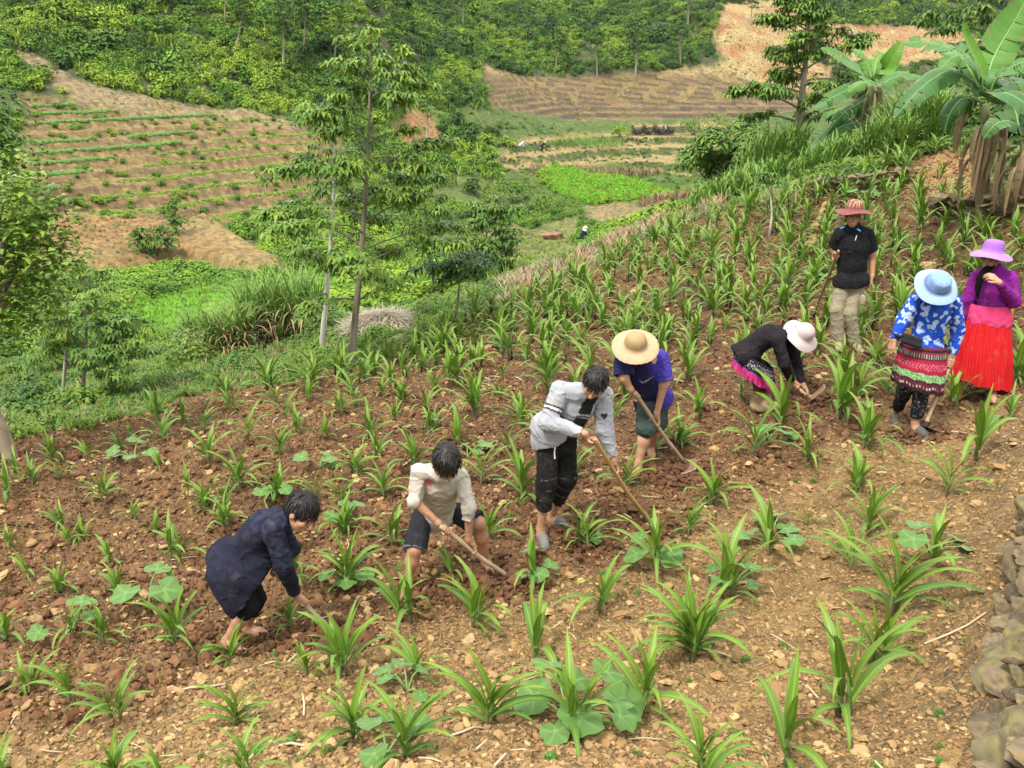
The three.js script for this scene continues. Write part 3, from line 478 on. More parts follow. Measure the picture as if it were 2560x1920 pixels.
cane('tall_grass', 'tall grass left of the left banana plant', 1790, 370, 18.5, 0.7, 0.8, 600, 0.03, 'tall grass round the bananas');
cane('tall_grass', 'green grass on the rim above the top left field corner', 1590, 455, 20, 1.1, 0.8, 900, 0.02, 'tall grass round the bananas');
cane('tall_grass', 'dark tall grass by the pale spotted trunk', 1665, 420, 22, 0.8, 1.7, 700, 0.02, 'tall grass round the bananas');
cane('tall_grass', 'bright reeds beside the dark brush heap in the valley', 1275, 300, 135, 5.5, 2.6, 900, 0, 'valley reeds');
// heap of straw by the central tree
{ const b = at(830, 735, 17.2); b.y = ground(b.x, b.z); const g = group('straw_heap', b), L = new Leaves(); for (let k = 0; k < 2600; k++) { const a = rr(0, 6.28), q = Math.sqrt(rnd()), c = rr(0.7, 1.15); L.strap(V(Math.cos(a) * q * 0.8, 0.4 * (1 - q * q) * rr(0.7, 1), Math.sin(a) * q * 0.6), rr(0, 6.28), rr(-0.5, 0.35), rr(0.2, 0.5), 0.007, rr(0, 0.8), [0.5 * c, 0.42 * c, 0.31 * c], null, 2); } mesh('straw', L.geo(), farLeafMat, g); tag(g, 'pale heap of dry straw right of the central tree trunk', 'straw'); }

// ---------------------------------------------------------------- soil clods, stone chips, stubble and weeds of the field
function rockGeo(detail, seed, flat = 0.7, rough = 0.35) {
  const g = new THREE.IcosahedronGeometry(1, detail), p = g.attributes.position;
  for (let i = 0; i < p.count; i++) { const v = V().fromBufferAttribute(p, i), k = 1 + rough * n3(v.x * 1.1 + seed * 7, v.y * 1.1, v.z * 1.1) + rough * 0.4 * n3(v.x * 2.7, v.y * 2.7 + seed * 5, v.z * 2.7); v.multiplyScalar(k); v.y *= flat; v.x *= 1 + 0.25 * Math.sin(seed * 9); p.setXYZ(i, v.x, v.y, v.z); }
  g.deleteAttribute('uv'); g.computeVertexNormals(); return g;
}
const rocks = [1, 2, 3, 4, 5, 6].map(s => rockGeo(1, s, 0.7 + 0.12 * (s % 3), 0.38)), crumbs = [1, 2, 3].map(s => rockGeo(0, s + 20, 0.7, 0.5));
const clodMat = std('clod', { roughness: 1 }), stoneMat = std('stone', { roughness: 0.92 });
const blotch = noiseTex(256, (u, v) => { const a = cells(u, v, 6, 8), b = cells(u, v, 22, 9), c = cells(u, v, 60, 12); const k = 0.6 + 0.22 * a[2] + 0.2 * b[2] + 0.14 * c[2]; return [k, k, k * 0.95]; }, true, 1, 1);
const inField = (x, z, m = 0.1) => pField(x, z) > m;
{
  const clod = [[], [], []], chip = [[], [], []], straw = [], weed = [[], []];
  for (let k = 0; k < 120000; k++) {
    const a = rr(-0.72, 0.72), r = 2.6 + 18 * Math.pow(rnd(), 1.15), x = Math.sin(a) * r, z = -Math.cos(a) * r; if (!inField(x, z, -0.15)) continue;
    const t = sstep(-0.25, 0.25, tilled(x, z)), y = ground(x, z), q = rnd();
    const nB = n2(x * 0.8, z * 0.8), ch = 0.15 + 0.03 * (1 - t) + 0.10 * nB;
    if (q < ch) { const s = rr(0.005, 0.015) * (rnd() < 0.12 ? rr(1.5, 3.0) : 1), c = mixc([0.27, 0.155, 0.060], [0.44, 0.295, 0.130], rnd()), v = rr(0.7, 1.1); chip[k % 3].push([V(x, y + s * 0.3, z), V(s * rr(0.8, 1.5), s * rr(0.4, 0.8), s), rr(0, 6.28), rr(-0.4, 0.4), rr(-0.4, 0.4), C(c[0] * v, c[1] * v, c[2] * v)]); }
    else { const s = rr(0.005, 0.016) * (rnd() < 0.16 ? rr(1.4, 2.7) : 1) * (0.72 + 0.5 * t), c = mixc(mixc([0.29, 0.175, 0.072], [0.20, 0.110, 0.043], rnd()), mixc([0.090, 0.038, 0.016], [0.185, 0.088, 0.036], rnd()), t); clod[k % 3].push([V(x, y + s * 0.38, z), V(s, s * 0.85, s * rr(0.7, 1.2)), rr(0, 6.28), rr(-0.6, 0.6), rr(-0.6, 0.6), C(...c)]); }
  }
  for (const [u, v] of [[724, 1376], [1092, 1262], [1396, 1138], [1476, 1012], [1752, 874], [1760, 690], [1996, 938], [560, 1390], [980, 1270], [1260, 1170], [1440, 1030]]) { const p = SP(u, v); for (let k = 0; k < 260; k++) { const w = rr(0, 6.28), q = 0.42 * Math.sqrt(rnd()) * rr(0.3, 1), x = p.x + Math.cos(w) * q, z = p.z + Math.sin(w) * q * 0.7, s = rr(0.008, 0.03) * (rnd() < 0.1 ? 1.7 : 1); clod[k % 3].push([V(x, ground(x, z) + s * 0.4 + Math.max(0, 0.06 - q * 0.2) * rnd(), z), V(s, s * 0.9, s * rr(0.7, 1.2)), rr(0, 6.28), rr(-0.8, 0.8), rr(-0.8, 0.8), C(...mixc([0.070, 0.030, 0.012], [0.13, 0.058, 0.022], rnd()))]); } }
  for (let k = 0; k < 2600; k++) { const a = rr(-0.72, 0.72), r = 2.6 + 15 * rnd(), x = Math.sin(a) * r, z = -Math.cos(a) * r; if (!inField(x, z)) continue; const big = rnd() < 0.14, s = big ? rr(0.8, 2.0) : rr(0.25, 0.7), c = mixc([0.50, 0.40, 0.26], [0.30, 0.20, 0.11], rnd() ** 1.5); straw.push([V(x, ground(x, z) + 0.008, z), V(s, s * rr(0.5, 1), s * rr(0.6, 1)), rr(0, 6.28), rr(-0.15, 0.15), rr(-0.2, 0.2), C(...c)]); }
  for (let k = 0; k < 900; k++) { const a = rr(-0.72, 0.72), r = 2.8 + 10 * rnd(), x = Math.sin(a) * r, z = -Math.cos(a) * r; if (!inField(x, z) || tilled(x, z) > 0.1 && rnd() < 0.8) continue; if (n2(x * 0.9 + 5, z * 0.9) < 0.05) continue; weed[k % 2].push([V(x, ground(x, z) - 0.005, z), rr(0.02, 0.055), rr(0, 6.28), 0, 0, C(0.11 * rr(0.7, 1.4), 0.22 * rr(0.7, 1.2), 0.035)]); }
  const wrap = (name, label, cat, lists, geos, mat, nm) => { const g = group(name); tag(g, label, cat, null, 'stuff'); lists.forEach((l, i) => instanced(nm[i], geos[i], mat, l, g)); };
  wrap('soil_clods', 'brown crumbs and clods of hoed soil over the field', 'soil clods', clod, crumbs, clodMat, ['small_clods', 'round_clods', 'flat_clods']);
  wrap('stone_chips', 'tan and ochre stone chips strewn over the field', 'stones', chip, rocks, stoneMat, ['flat_chips', 'round_chips', 'long_chips']);
  const st = tube([V(-0.05, 0, 0), V(0, 0.004, 0.003), V(0.05, 0, -0.004)], [0.004, 0.0048, 0.003], 5);
  tag(instanced('stubble_litter', st, std('straw', { roughness: 0.85 }), straw), 'bits of pale dry stalk lying on the soil', 'straw', null, 'stuff');
  wrap('field_weeds', 'tiny green weeds sprouting between the maize plants', 'weeds', weed, [bushes[0], bushes[2]], leafMat, ['broad_weeds', 'fine_weeds']);
}
// verge between the field and the valley
{
  const tf = [[], []], bs = [[], []], dry = [];
  for (let k = 0; k < 16000; k++) {
    const a = rr(-0.75, 0.75), r = Math.exp(rr(Math.log(7), Math.log(30))), x = Math.sin(a) * r, z = -Math.cos(a) * r, f = pField(x, z); if (f > -0.05) continue;
    const p = V(x, ground(x, z), z), nB = n2(x * 0.35, z * 0.35), pz = a > -0.02 && a < 0.24;   // the dry strip of the verge lies to the right of the trees
    if (x > 2.6 && z > -11) { if (rnd() < 0.02) bs[0].push([p, rr(0.05, 0.14), rr(0, 6.28), 0, 0, green(rr(0.3, 0.7))]); continue; }
    if (pz && f > -4 && rnd() < 0.7) dry.push([p, rr(0.22, 0.48), rr(0, 6.28), rr(-0.3, 0.3), rr(-0.3, 0.3), C(0.40 * rr(0.7, 1.1), 0.31 * rr(0.7, 1.1), 0.19)]);
    else if (rnd() < 0.55) tf[k % 2].push([p, f > -1.6 ? rr(0.13, 0.3) : rr(0.22, 0.5), rr(0, 6.28), 0, 0, C(...mixc(mixc([0.08, 0.18, 0.02], [0.20, 0.29, 0.045], rnd()), [0.35, 0.28, 0.15], rnd() < 0.18 ? 0.8 : 0))]);
    else if (nB > -0.5) { const s = rr(0.12, 0.38) * (f > -1.6 ? 0.5 : 1); bs[k % 2].push([p, V(s, s * rr(0.7, 1.1), s), rr(0, 6.28), 0, 0, green(clamp(0.5 + 0.4 * nB))]); }
  }
  const g = group('verge_growth'); tag(g, 'rough grass and weeds on the bank below the field edge', 'weeds', null, 'stuff');
  instanced('grass_tufts', tufts[0], leafMat, tf[0], g); instanced('bent_tufts', tufts[1], leafMat, tf[1], g); instanced('broad_weeds', bushes[0], leafMat, bs[0], g); instanced('fine_weeds', bushes[2], leafMat, bs[1], g); instanced('dry_tufts', tufts[0], farLeafMat, dry, g);
}
// ---------------------------------------------------------------- maize
const maizeTex = (() => { const d = new Uint8Array(64 * 8 * 4); for (let j = 0; j < 8; j++) for (let i = 0; i < 64; i++) { const x = Math.abs(i - 31.5) / 31.5, rib = x < 0.09 ? 0.25 : 0, k = clamp(0.80 + rib + 0.10 * Math.sin(i * 1.9) * (x > 0.1 ? 1 : 0) - 0.05 * x), o = (j * 64 + i) * 4; d[o] = clamp(k + rib * 0.5) * 255; d[o + 1] = k * 255; d[o + 2] = clamp(k + rib * 0.4) * 255; d[o + 3] = 255; } const t = new THREE.DataTexture(d, 64, 8); t.colorSpace = THREE.SRGBColorSpace; t.magFilter = THREE.LinearFilter; t.wrapT = THREE.RepeatWrapping; t.needsUpdate = true; return t; })();
const maizeMat = new THREE.MeshPhysicalMaterial({ vertexColors: true, map: maizeTex, side: dbl, roughness: 0.5, specularIntensity: 0.55, transmission: 0.4, thickness: 0, name: 'maize' });
const stemMat = std('maize_stem', { vertexColors: true, roughness: 0.6 });
function bladeGeo(tilt, arch, w, tone, kink = 0) {      // unit length, leaving the stem towards +x
  const pos = [], idx = [], cl = [], uv = [], n = 8; let x = 0, y = 0, th = tilt; const ph = rr(0, 6), tw = rr(-0.5, 0.5);
  const c = mixc([0.155, 0.320, 0.046], [0.380, 0.590, 0.062], tone);
  for (let k = 0; k <= n; k++) {
    const t = k / n, ww = w * (t < 0.3 ? 0.45 + 1.8 * t : Math.pow(clamp(1 - (t - 0.3) / 0.7), 0.75) * 0.99), nx = -Math.sin(th), ny = Math.cos(th), fold = 0.42 * (1 - 0.6 * t), wv = 0.10 * w * Math.sin(t * 17 + ph), roll = tw * t;
    for (const s of [-1, 0, 1]) { const a = Math.abs(s), lift = (a ? fold * ww + s * wv + s * roll * ww : 0); pos.push(x + nx * lift, y + ny * lift, s * ww); uv.push(0.5 + 0.5 * s, t); const q = (t > 0.9 && tone > 0.5) ? [1.35, 1.05, 1] : [1, 1, 1]; cl.push(c[0] * q[0] * (0.9 + 0.15 * t), c[1] * q[1], c[2] * q[2]); }
    if (k) { const o = k * 3; for (const s of [0, 1]) idx.push(o - 3 + s, o - 2 + s, o + s, o - 2 + s, o + 1 + s, o + s); }
    x += Math.cos(th) / n; y += Math.sin(th) / n; th -= arch / n * (0.35 + 1.3 * t) + (kink && k === 5 ? kink : 0);
  }
  return geoFrom(pos, idx, cl, uv);
}
const blades = [];  // from spreading to upright
for (let k = 0; k < 16; k++) { const u = k / 15; blades.push(bladeGeo(lerp(0.65, 1.4, u) + rr(-0.08, 0.08), lerp(2.9, 0.45, u) * rr(0.75, 1.25), lerp(0.057, 0.064, u) * rr(0.85, 1.2), clamp(0.25 + 0.6 * u + rr(-0.2, 0.25)), u < 0.6 && rnd() < 0.35 ? 0.8 : 0)); }
const stems = [0, 1, 2].map(() => tube([V(0, -0.05, 0), V(rr(-0.01, 0.01), 0.07, rr(-0.01, 0.01)), V(rr(-0.02, 0.02), 0.2, rr(-0.02, 0.02))], [0.012, 0.013, 0.003], 6, (t) => mixc([0.09, 0.035, 0.035], [0.16, 0.30, 0.07], sstep(0.3, 0.8, t))));
function maizeSpec() {    // a hill of one to three stalks: what stands where
  const st = [], nst = pick([1, 1, 2, 2, 2, 3]);
  for (let s = 0; s < nst; s++) {
    const a = rr(0, 6.28), q = nst > 1 ? rr(0.02, 0.06) : 0, x = Math.cos(a) * q, z = Math.sin(a) * q, plane = rr(0, 6.28), nl = 7 + Math.floor(rnd() * 2) - (nst > 1 ? 1 : 0), hs = rr(0.85, 1.1), lv = [];
    for (let k = 0; k < nl; k++) { const u = k / (nl - 1); lv.push([clamp(Math.round(lerp(0, 15, u) + rr(-2, 2)), 0, 15), lerp(0.05, 0.19, u) * hs, plane + (k % 2) * Math.PI + rr(-0.45, 0.45), (k === 0 ? 0.28 : lerp(0.50, 0.37, u)) * rr(0.85, 1.15) * hs * (1 - 0.25 * (u > 0.95)), rr(0.85, 1.15)]); }
    st.push([x, z, rr(-0.12, 0.12), rr(-0.12, 0.12), s % 3, hs, lv]);
  }
  return st;
}
const specs = []; for (let k = 0; k < 14; k++) specs.push(maizeSpec());
function maizeFull(spec) { const g = new THREE.Group(); for (const [x, z, , , si, hs, lv] of spec) { const s = new THREE.Mesh(stems[si], stemMat); s.name = 'stem'; s.position.set(x, 0, z); s.scale.set(1, hs, 1); s.castShadow = s.receiveShadow = true; g.add(s); for (const [b, y, az, len, w] of lv) { const m = new THREE.Mesh(blades[b], maizeMat); m.name = 'leaf'; m.position.set(x, y, z); m.rotation.y = az; m.scale.set(len, len, len * w); m.castShadow = m.receiveShadow = true; g.add(m); } } return g; }
function maizeMerged(spec) { const gs = []; const M = new THREE.Matrix4(), q = new THREE.Quaternion(); for (const [x, z, , , si, hs, lv] of spec) { for (const [b, y, az, len, w] of lv) gs.push(blades[b].clone().applyMatrix4(M.compose(V(x, y, z), q.setFromAxisAngle(V(0, 1, 0), az), V(len, len, len * w)))); const s = stems[si].clone().applyMatrix4(M.compose(V(x, 0, z), q.identity(), V(1, hs, 1))); s.setAttribute('uv', new THREE.Float32BufferAttribute(new Float32Array(s.attributes.position.count * 2).fill(0.2), 2)); gs.push(s); } return mergeGeometries(gs); }
const fullP = specs.map(maizeFull), mergedP = specs.map(maizeMerged);

// where plants stand: [u, v, height] read off enlargements, offset per enlargement
const Z = (ou, ov, l) => l.map(([x, y, h]) => [ou + x * 0.3516, ov + y * 0.3516, h * 0.3516]);
const seen = [
  ...Z(0, 1076, [[175,480,210],[370,600,190],[510,265,150],[440,290,110],[675,420,190],[745,620,230],[1075,390,290],[1050,600,220],[1060,900,330],[450,850,260],[620,900,240],[190,1190,300],[440,1250,320],[720,1370,400],[1440,1000,250],[1440,1390,340],[20,900,300],[380,170,170],[830,130,140],[960,220,140],[1390,190,210],[1250,80,120],[1790,800,250],[1800,500,300],[2120,220,240],[2090,1080,400],[2170,1450,380],[1880,1090,130],[720,1720,300],[1500,1720,420],[20,1700,300],[60,300,110],[1000,1760,250]]),
  ...Z(734, 1076, [[410,750,400],[820,810,360],[690,490,240],[350,300,260],[930,250,270],[480,1130,400],[930,1370,500],[1210,1030,480],[1600,700,450],[1490,300,330],[1930,440,430],[1190,540,330],[2130,980,480],[1840,1300,550],[1430,1430,560],[90,1480,420],[440,1610,480],[20,1050,420],[70,560,350],[2190,1700,480],[40,200,200],[1100,60,150]]),
  ...Z(1434, 1076, [[140,220,240],[650,350,380],[880,170,160],[370,600,500],[140,970,500],[1390,690,560],[1650,420,430],[1290,1020,480],[1110,1350,760],[740,1645,660],[250,1800,500]]),
  ...Z(1434, 389, [[1120,1480,380],[1120,1190,200],[720,1540,360],[560,1700,320],[230,1450,220],[480,1340,130],[100,1640,240],[1240,1660,330],[1920,1720,430],[1770,1400,260],[1185,1010,190],[130,1240,250],[450,1060,160],[370,930,150],[500,870,150],[620,830,140],[740,880,110],[870,800,130],[2150,1250,300],[2180,720,200],[1760,560,150],[1830,410,170],[1250,830,150],[1400,700,150],[1560,700,120],[280,1010,160],[150,880,150],[40,940,150],[2100,1000,260]]),
  ...Z(734, 518, [[100,1440,190],[280,1580,240],[870,1500,260],[1110,1610,330],[1030,1310,200],[720,1260,220],[560,1180,200],[330,1110,150],[170,1100,120],[380,1010,160],[250,960,130],[110,1020,140],[580,930,150],[820,950,160],[980,980,130],[1090,1080,150],[1230,830,140],[1000,860,130],[1700,1110,170],[1960,1300,250],[2110,1280,240],[1770,1530,240],[20,1060,150],[230,1340,200],[20,1620,180],[1620,1080,120]]),
  ...Z(0, 518, [[640,1610,220],[980,1410,160],[1270,1370,240],[1160,1560,210],[1270,1650,190],[1480,1540,300],[1720,1330,190],[1840,1190,190],[2000,1220,150],[2100,1070,170],[1530,1240,240],[1250,1170,170],[1000,1250,200],[810,1220,130],[740,1290,140],[540,1350,170],[300,1370,180],[370,1470,180],[220,1490,170],[50,1600,250],[100,1460,180],[1690,1600,220],[1940,1600,280],[2180,1450,240],[1390,1660,200],[1130,1130,150],[1430,1050,140],[1700,1010,140],[1900,990,150],[2150,920,130]]),
];
const keepOff = [];   // feet and trunks, filled with [x, z, radius]
for (const [u, v] of [[490,1409],[537,1374],[879,1275],[1054,1229],[1168,1165],[1197,1132],[1377,1015],[1401,978],[1633,886],[1660,880],[1809,742],[1845,742],[1924,911],[1972,939],[2070,858],[2138,864],[1755,688],[1475,1005],[1395,1130],[1090,1255],[2000,935],[1765,870]]) { const p = SP(u, v); keepOff.push([p.x, p.z, 0.22]); }
const plants = [];
for (const [u, v, h] of seen) { const p = spot(u, Math.min(v, 1960)); const d = -p.z * CS - p.y * SN; plants.push([p.x, p.z, clamp(h / F * d / 0.82, 0.24, 0.85) * 0.94]); }
{
  const rx = 0.93, rz = -0.37; let tries = 0;      // rows drawn across the slope
  for (let row = -30; row < 60; row++) for (let k = -60; k < 70; k++) {
    const jx = rr(-0.13, 0.13), jz = rr(-0.13, 0.13), s = k * 0.39 + jx, t = row * 0.48 + jz, x = s * rx + t * 0.37, z = -9 + s * rz - t * 0.93 * 1 + 0.0;
    if (!inField(x, z, 0.15)) continue; const r = Math.hypot(x, z); if (r < 3.9) continue;
    if (Math.abs(Math.atan2(x, -z)) > 0.66) continue;
    if (plants.some(q => Math.hypot(q[0] - x, q[1] - z) < (r < 6.4 ? 0.52 : r < 9 ? 0.46 : r < 11 ? 0.36 : 0.26)) || keepOff.some(q => Math.hypot(q[0] - x, q[1] - z) < q[2] + 0.12)) continue;
    if (rnd() < 0.06) continue;
    if (pKnoll(x, z) > 0 && rnd() < 0.75) continue; plants.push([x, z, rr(0.42, 0.6)]);
  }
}
plants.sort((a, b) => Math.hypot(a[0], a[1]) - Math.hypot(b[0], b[1]));
const MARKS = [[510,1380,'the boy in the dark navy coat'],[960,1255,'the boy in the stained cream shirt'],[1185,1150,'the boy in the grey jacket'],[1390,1000,'the worker in the straw hat'],[1640,880,'the stooping woman in the pale pink hat'],[1825,742,'the standing man in the black shirt'],[1950,925,'the woman in the blue floral blouse'],[2105,860,'the woman in the red skirt'],[757,800,'the tall central tree'],[160,945,'the young trees at the left field edge'],[2125,485,'the right banana trunk'],[1860,345,'the left banana trunk'],[1390,600,'the ochre rock ledge mid field'],[1770,500,'the ochre rock ledge by the black-shirted man'],[980,712,'the dark umbrella-shaped sapling'],[1230,1560,'the big pumpkin vine'],[60,1640,'the bottom left corner'],[2130,1480,'the dark stone wall'],[1660,1640,'the bottom edge right of centre'],[1660,505,'the bare grey sapling'],[250,1330,'the pumpkin leaf at lower left']].map(([u, v, t]) => { const p = SP(u, v); return [p.x, p.z, t]; });
const ORD = ['nearest', 'second nearest', 'third nearest', 'fourth nearest', 'fifth nearest', 'sixth nearest', 'seventh nearest', 'eighth nearest', 'ninth nearest', 'tenth nearest'];
const count = {}, mine = [];
const sized = plants.map((p, i) => ({ p, i, mark: MARKS.reduce((b, m) => { const d = Math.hypot(m[0] - p[0], m[1] - p[1]); return d < b[0] ? [d, m] : b; }, [99, null]) }));
const isIn = sized.filter(s => Math.abs(Math.atan2(s.p[0], -s.p[1])) < 0.64).slice(0, 300), isSet = new Set(isIn.map(s => s.i)), rest = [];
isIn.sort((a, b) => a.mark[0] - b.mark[0]);
isIn.forEach(s => {
  const [x, z, h] = s.p, m = s.mark[1], dx = x - m[0], dz = z - m[1], side = Math.abs(dx) > Math.abs(dz) ? (dx < 0 ? 'left of' : 'right of') : (dz > 0 ? 'in front of' : 'behind'), key = side + m[2], k = count[key] = (count[key] ?? -1) + 1;
  const far = Math.hypot(x, z) > 10.6, sp = s.i % specs.length, y = ground(x, z) - 0.01, sc = h / 0.52;
  let o; if (far) o = mesh('maize_plant', mergedP[sp], maizeMat); else { o = fullP[sp].clone(); o.name = numbered('maize_plant'); scene.add(o); }
  o.position.set(x, y, z); o.rotation.set(rr(-0.09, 0.09), rr(0, 6.28), rr(-0.09, 0.09)); o.scale.set(sc * rr(0.92, 1.1), sc, sc * rr(0.92, 1.1));
  tag(o, k < 10 ? `maize plant, ${ORD[k]} ${side} ${m[2]}` : `maize plant in rows farther ${side} ${m[2]}`, 'maize', k < 10 ? 'young maize plants in the field' : 'maize farther ' + side + ' ' + m[2].replace('the ', ''));
});
for (let k = 0; k < specs.length; k++) rest.push([]);
sized.forEach(s => { if (!isSet.has(s.i)) { const [x, z, h] = s.p; rest[s.i % specs.length].push([V(x, ground(x, z) - 0.01, z), h / 0.52, rr(0, 6.28), rr(-0.09, 0.09), rr(-0.09, 0.09)]); } });
{ const g = group('far_maize'); tag(g, 'mass of small maize plants in the farthest rows of the field', 'maize', null, 'stuff'); rest.forEach((l, i) => l.length && instanced('maize_rows', mergedP[i], maizeMat, l, g)); }
console.log('maize', plants.length, 'own', isIn.length, 'full', isIn.filter(s => Math.hypot(s.p[0], s.p[1]) <= 10.6).length);

// ---------------------------------------------------------------- pumpkin vines at the foot of some maize
const pumpMat = new THREE.MeshPhysicalMaterial({ vertexColors: true, side: dbl, roughness: 0.7, transmission: 0.3, thickness: 0, name: 'pumpkin_leaf' });
function pumpLeaf(seed) {  // unit radius, five soft lobes, notch at the stalk, cupped, pale veins
  const pos = [0, 0, 0], cl = [0.19, 0.35, 0.10], idx = [], n = 36, R = 4;
  for (let i = 0; i < n; i++) { const a = i / n * 6.283, notch = 1 - 0.62 * Math.exp(-((((a + Math.PI) % 6.283) - Math.PI) ** 2) / 0.05), lobe = 0.88 + 0.055 * Math.cos(5 * a) + 0.035 * Math.sin(a * 9 + seed * 3) + 0.02 * Math.sin(a * 17 + seed); const vein = Math.pow(Math.abs(Math.cos(2.5 * a)), 18);
    for (let k = 1; k <= R; k++) { const q = k / R * lobe * notch, vv = vein * (1 - k / R * 0.7); pos.push(-Math.cos(a) * q + 0.25, 0.16 * q * q + 0.05 * Math.sin(a * 5 + seed) * q - 0.26 * q * q * q * (0.6 + 0.4 * Math.sin(a * 2 + seed)), Math.sin(a) * q); const c = mixc([0.080, 0.190, 0.022], [0.21, 0.35, 0.09], vv * 0.8); cl.push(...c); } }
  const id = (i, k) => k === 0 ? 0 : 1 + (i % n) * R + k - 1;
  for (let i = 0; i < n; i++) { idx.push(0, id(i + 1, 1), id(i, 1)); for (let k = 1; k < R; k++) idx.push(id(i, k), id(i + 1, k), id(i, k + 1), id(i + 1, k), id(i + 1, k + 1), id(i, k + 1)); }
  return geoFrom(pos, idx, cl);
}
const pumpLeaves = [1, 2, 3, 4].map(pumpLeaf);
function vine(u, v, n, size, spread, label) {
  const p = spot(u, v); p.y -= 0.01; const g = group('pumpkin_vine', p);
  for (let k = 0; k < n; k++) {
    const a = k * 2.4 + rr(-0.5, 0.5), d = spread * rr(0.45, 1), h = rr(0.35, 1) * size * 1.6 + 0.03, e = V(Math.cos(a) * d, h, Math.sin(a) * d), s = size * rr(0.7, 1.15);
    mesh('stalk', tube([V(0, 0, 0), V(e.x * 0.5, h * 0.75, e.z * 0.5), e], [0.008, 0.006, 0.004], 5, () => [0.17, 0.28, 0.08]), stemMat, g);
    const m = mesh('leaf', pumpLeaves[k % 4], pumpMat, g); m.position.copy(e); m.scale.setScalar(s); m.rotation.set(rr(-0.4, 0.4), -a + rr(-0.5, 0.5), rr(-0.55, 0.05), 'YXZ');
  }
  return tag(g, label, 'pumpkin vine', 'pumpkin vines among the maize');
}
[[1230, 1560, 9, 0.125, 0.34, 'largest pumpkin vine with broad pale-veined leaves at the bottom centre'], [835, 1625, 3, 0.11, 0.2, 'pumpkin vine with two round leaves by the bottom edge'], [1412, 1205, 6, 0.10, 0.24, 'pumpkin vine in front of the grey-jacketed boy\'s hoe'], [745, 1255, 4, 0.10, 0.17, 'pumpkin vine left of the boy in the cream shirt'], [1155, 1250, 4, 0.08, 0.18, 'pumpkin vine just right of the cream-shirted boy\'s hoe blade'], [320, 1310, 3, 0.125, 0.22, 'pumpkin vine with one wide pale leaf left of the navy-coated boy'], [140, 1370, 3, 0.10, 0.16, 'pumpkin vine low at the left below the wide pale leaf'], [1660, 1175, 6, 0.10, 0.24, 'pumpkin vine at a maize foot right of the centre'], [1580, 1270, 5, 0.09, 0.2, 'pumpkin vine in front of the centre-right maize'], [2010, 1195, 4, 0.11, 0.22, 'pumpkin vine with dark leaf near the stone wall'], [880, 1490, 5, 0.07, 0.14, 'wilted dark pumpkin seedling at the lower centre left'], [1660, 950, 4, 0.10, 0.2, 'pumpkin vine in front of the stooping woman'], [740, 1130, 4, 0.09, 0.16, 'pumpkin vine behind the navy-coated boy\'s head'], [590, 1085, 3, 0.10, 0.15, 'pumpkin vine just left above the navy-coated boy'], [690, 1010, 4, 0.09, 0.16, 'pumpkin vine behind the maize left of the cream shirt'], [1010, 985, 4, 0.09, 0.18, 'pumpkin vine right behind the cream-shirted boy'], [915, 930, 3, 0.09, 0.16, 'pumpkin vine behind and left of the cream-shirted boy'], [1240, 1000, 3, 0.10, 0.15, 'pumpkin vine right of the grey-jacketed boy\'s legs'], [290, 990, 5, 0.10, 0.25, 'pumpkin vine creeping near the left field edge'], [1745, 610, 4, 0.12, 0.25, 'pumpkin vine left of the standing man'], [1855, 430, 4, 0.12, 0.25, 'pumpkin vine below the left banana plant'], [1270, 1170, 5, 0.05, 0.1, 'small bean seedling at the grey-jacketed boy\'s feet']].forEach(a => vine(...a));

// ---------------------------------------------------------------- stones that can be picked out, stone walls and ledges
const rockMats = [[0.33, 0.215, 0.085], [0.28, 0.170, 0.065], [0.37, 0.260, 0.12]].map((c, i) => std('ochre' + i, { color: C(...c), roughness: 0.95, vertexColors: true }));
const darkMats = [[0.135, 0.100, 0.060], [0.185, 0.140, 0.085], [0.150, 0.125, 0.065], [0.100, 0.076, 0.050]].map((c, i) => std('dark_stone' + i, { color: C(...c), roughness: 0.95, vertexColors: true }));
const bigRocks = [11, 12, 13, 14, 15, 16, 17].map(s => {   // rounded boulders with worn edges, pits and lichen spots
  const g = mergeVertices(rockGeo(5, s, 1, 0).deleteAttribute('normal')), p = g.attributes.position, c = new Float32Array(p.count * 3), planes = []; for (let k = 0; k < 11; k++) planes.push([dirOn(), rr(0.5, 0.85)]);
  for (let i = 0; i < p.count; i++) { const v = V().fromBufferAttribute(p, i), b = Math.max(Math.abs(v.x) / 0.95, Math.abs(v.y) / 0.6, Math.abs(v.z) / 0.95); let fc = 9; const dn = v.clone().normalize(); for (const [pn, pd] of planes) { const q = dn.dot(pn); if (q > 0.05) fc = Math.min(fc, pd / q); } v.copy(dn).multiplyScalar(Math.min(fc, 1.25)); v.y *= 0.72; v.multiplyScalar( (1 + 0.03 * n3(v.x * 4, v.y * 4 + s, v.z * 4) + 0.03 * n3(v.x * 12, v.y * 12, v.z * 12 + s))); p.setXYZ(i, v.x, v.y, v.z); const q = n3(v.x * 2.2 + s, v.y * 2.2, v.z * 2.2), k = 0.85 + 0.3 * n3(v.x * 9, v.y * 9 + s, v.z * 9) + 0.2 * q; c[i * 3] = k * (q > 0.25 ? 1.15 : 1); c[i * 3 + 1] = k * (q > 0.25 ? 1.12 : 1); c[i * 3 + 2] = k * (q > 0.25 ? 0.8 : 1); }
  g.setAttribute('color', new THREE.BufferAttribute(c, 3)); return toCreasedNormals(g, 0.42);
});
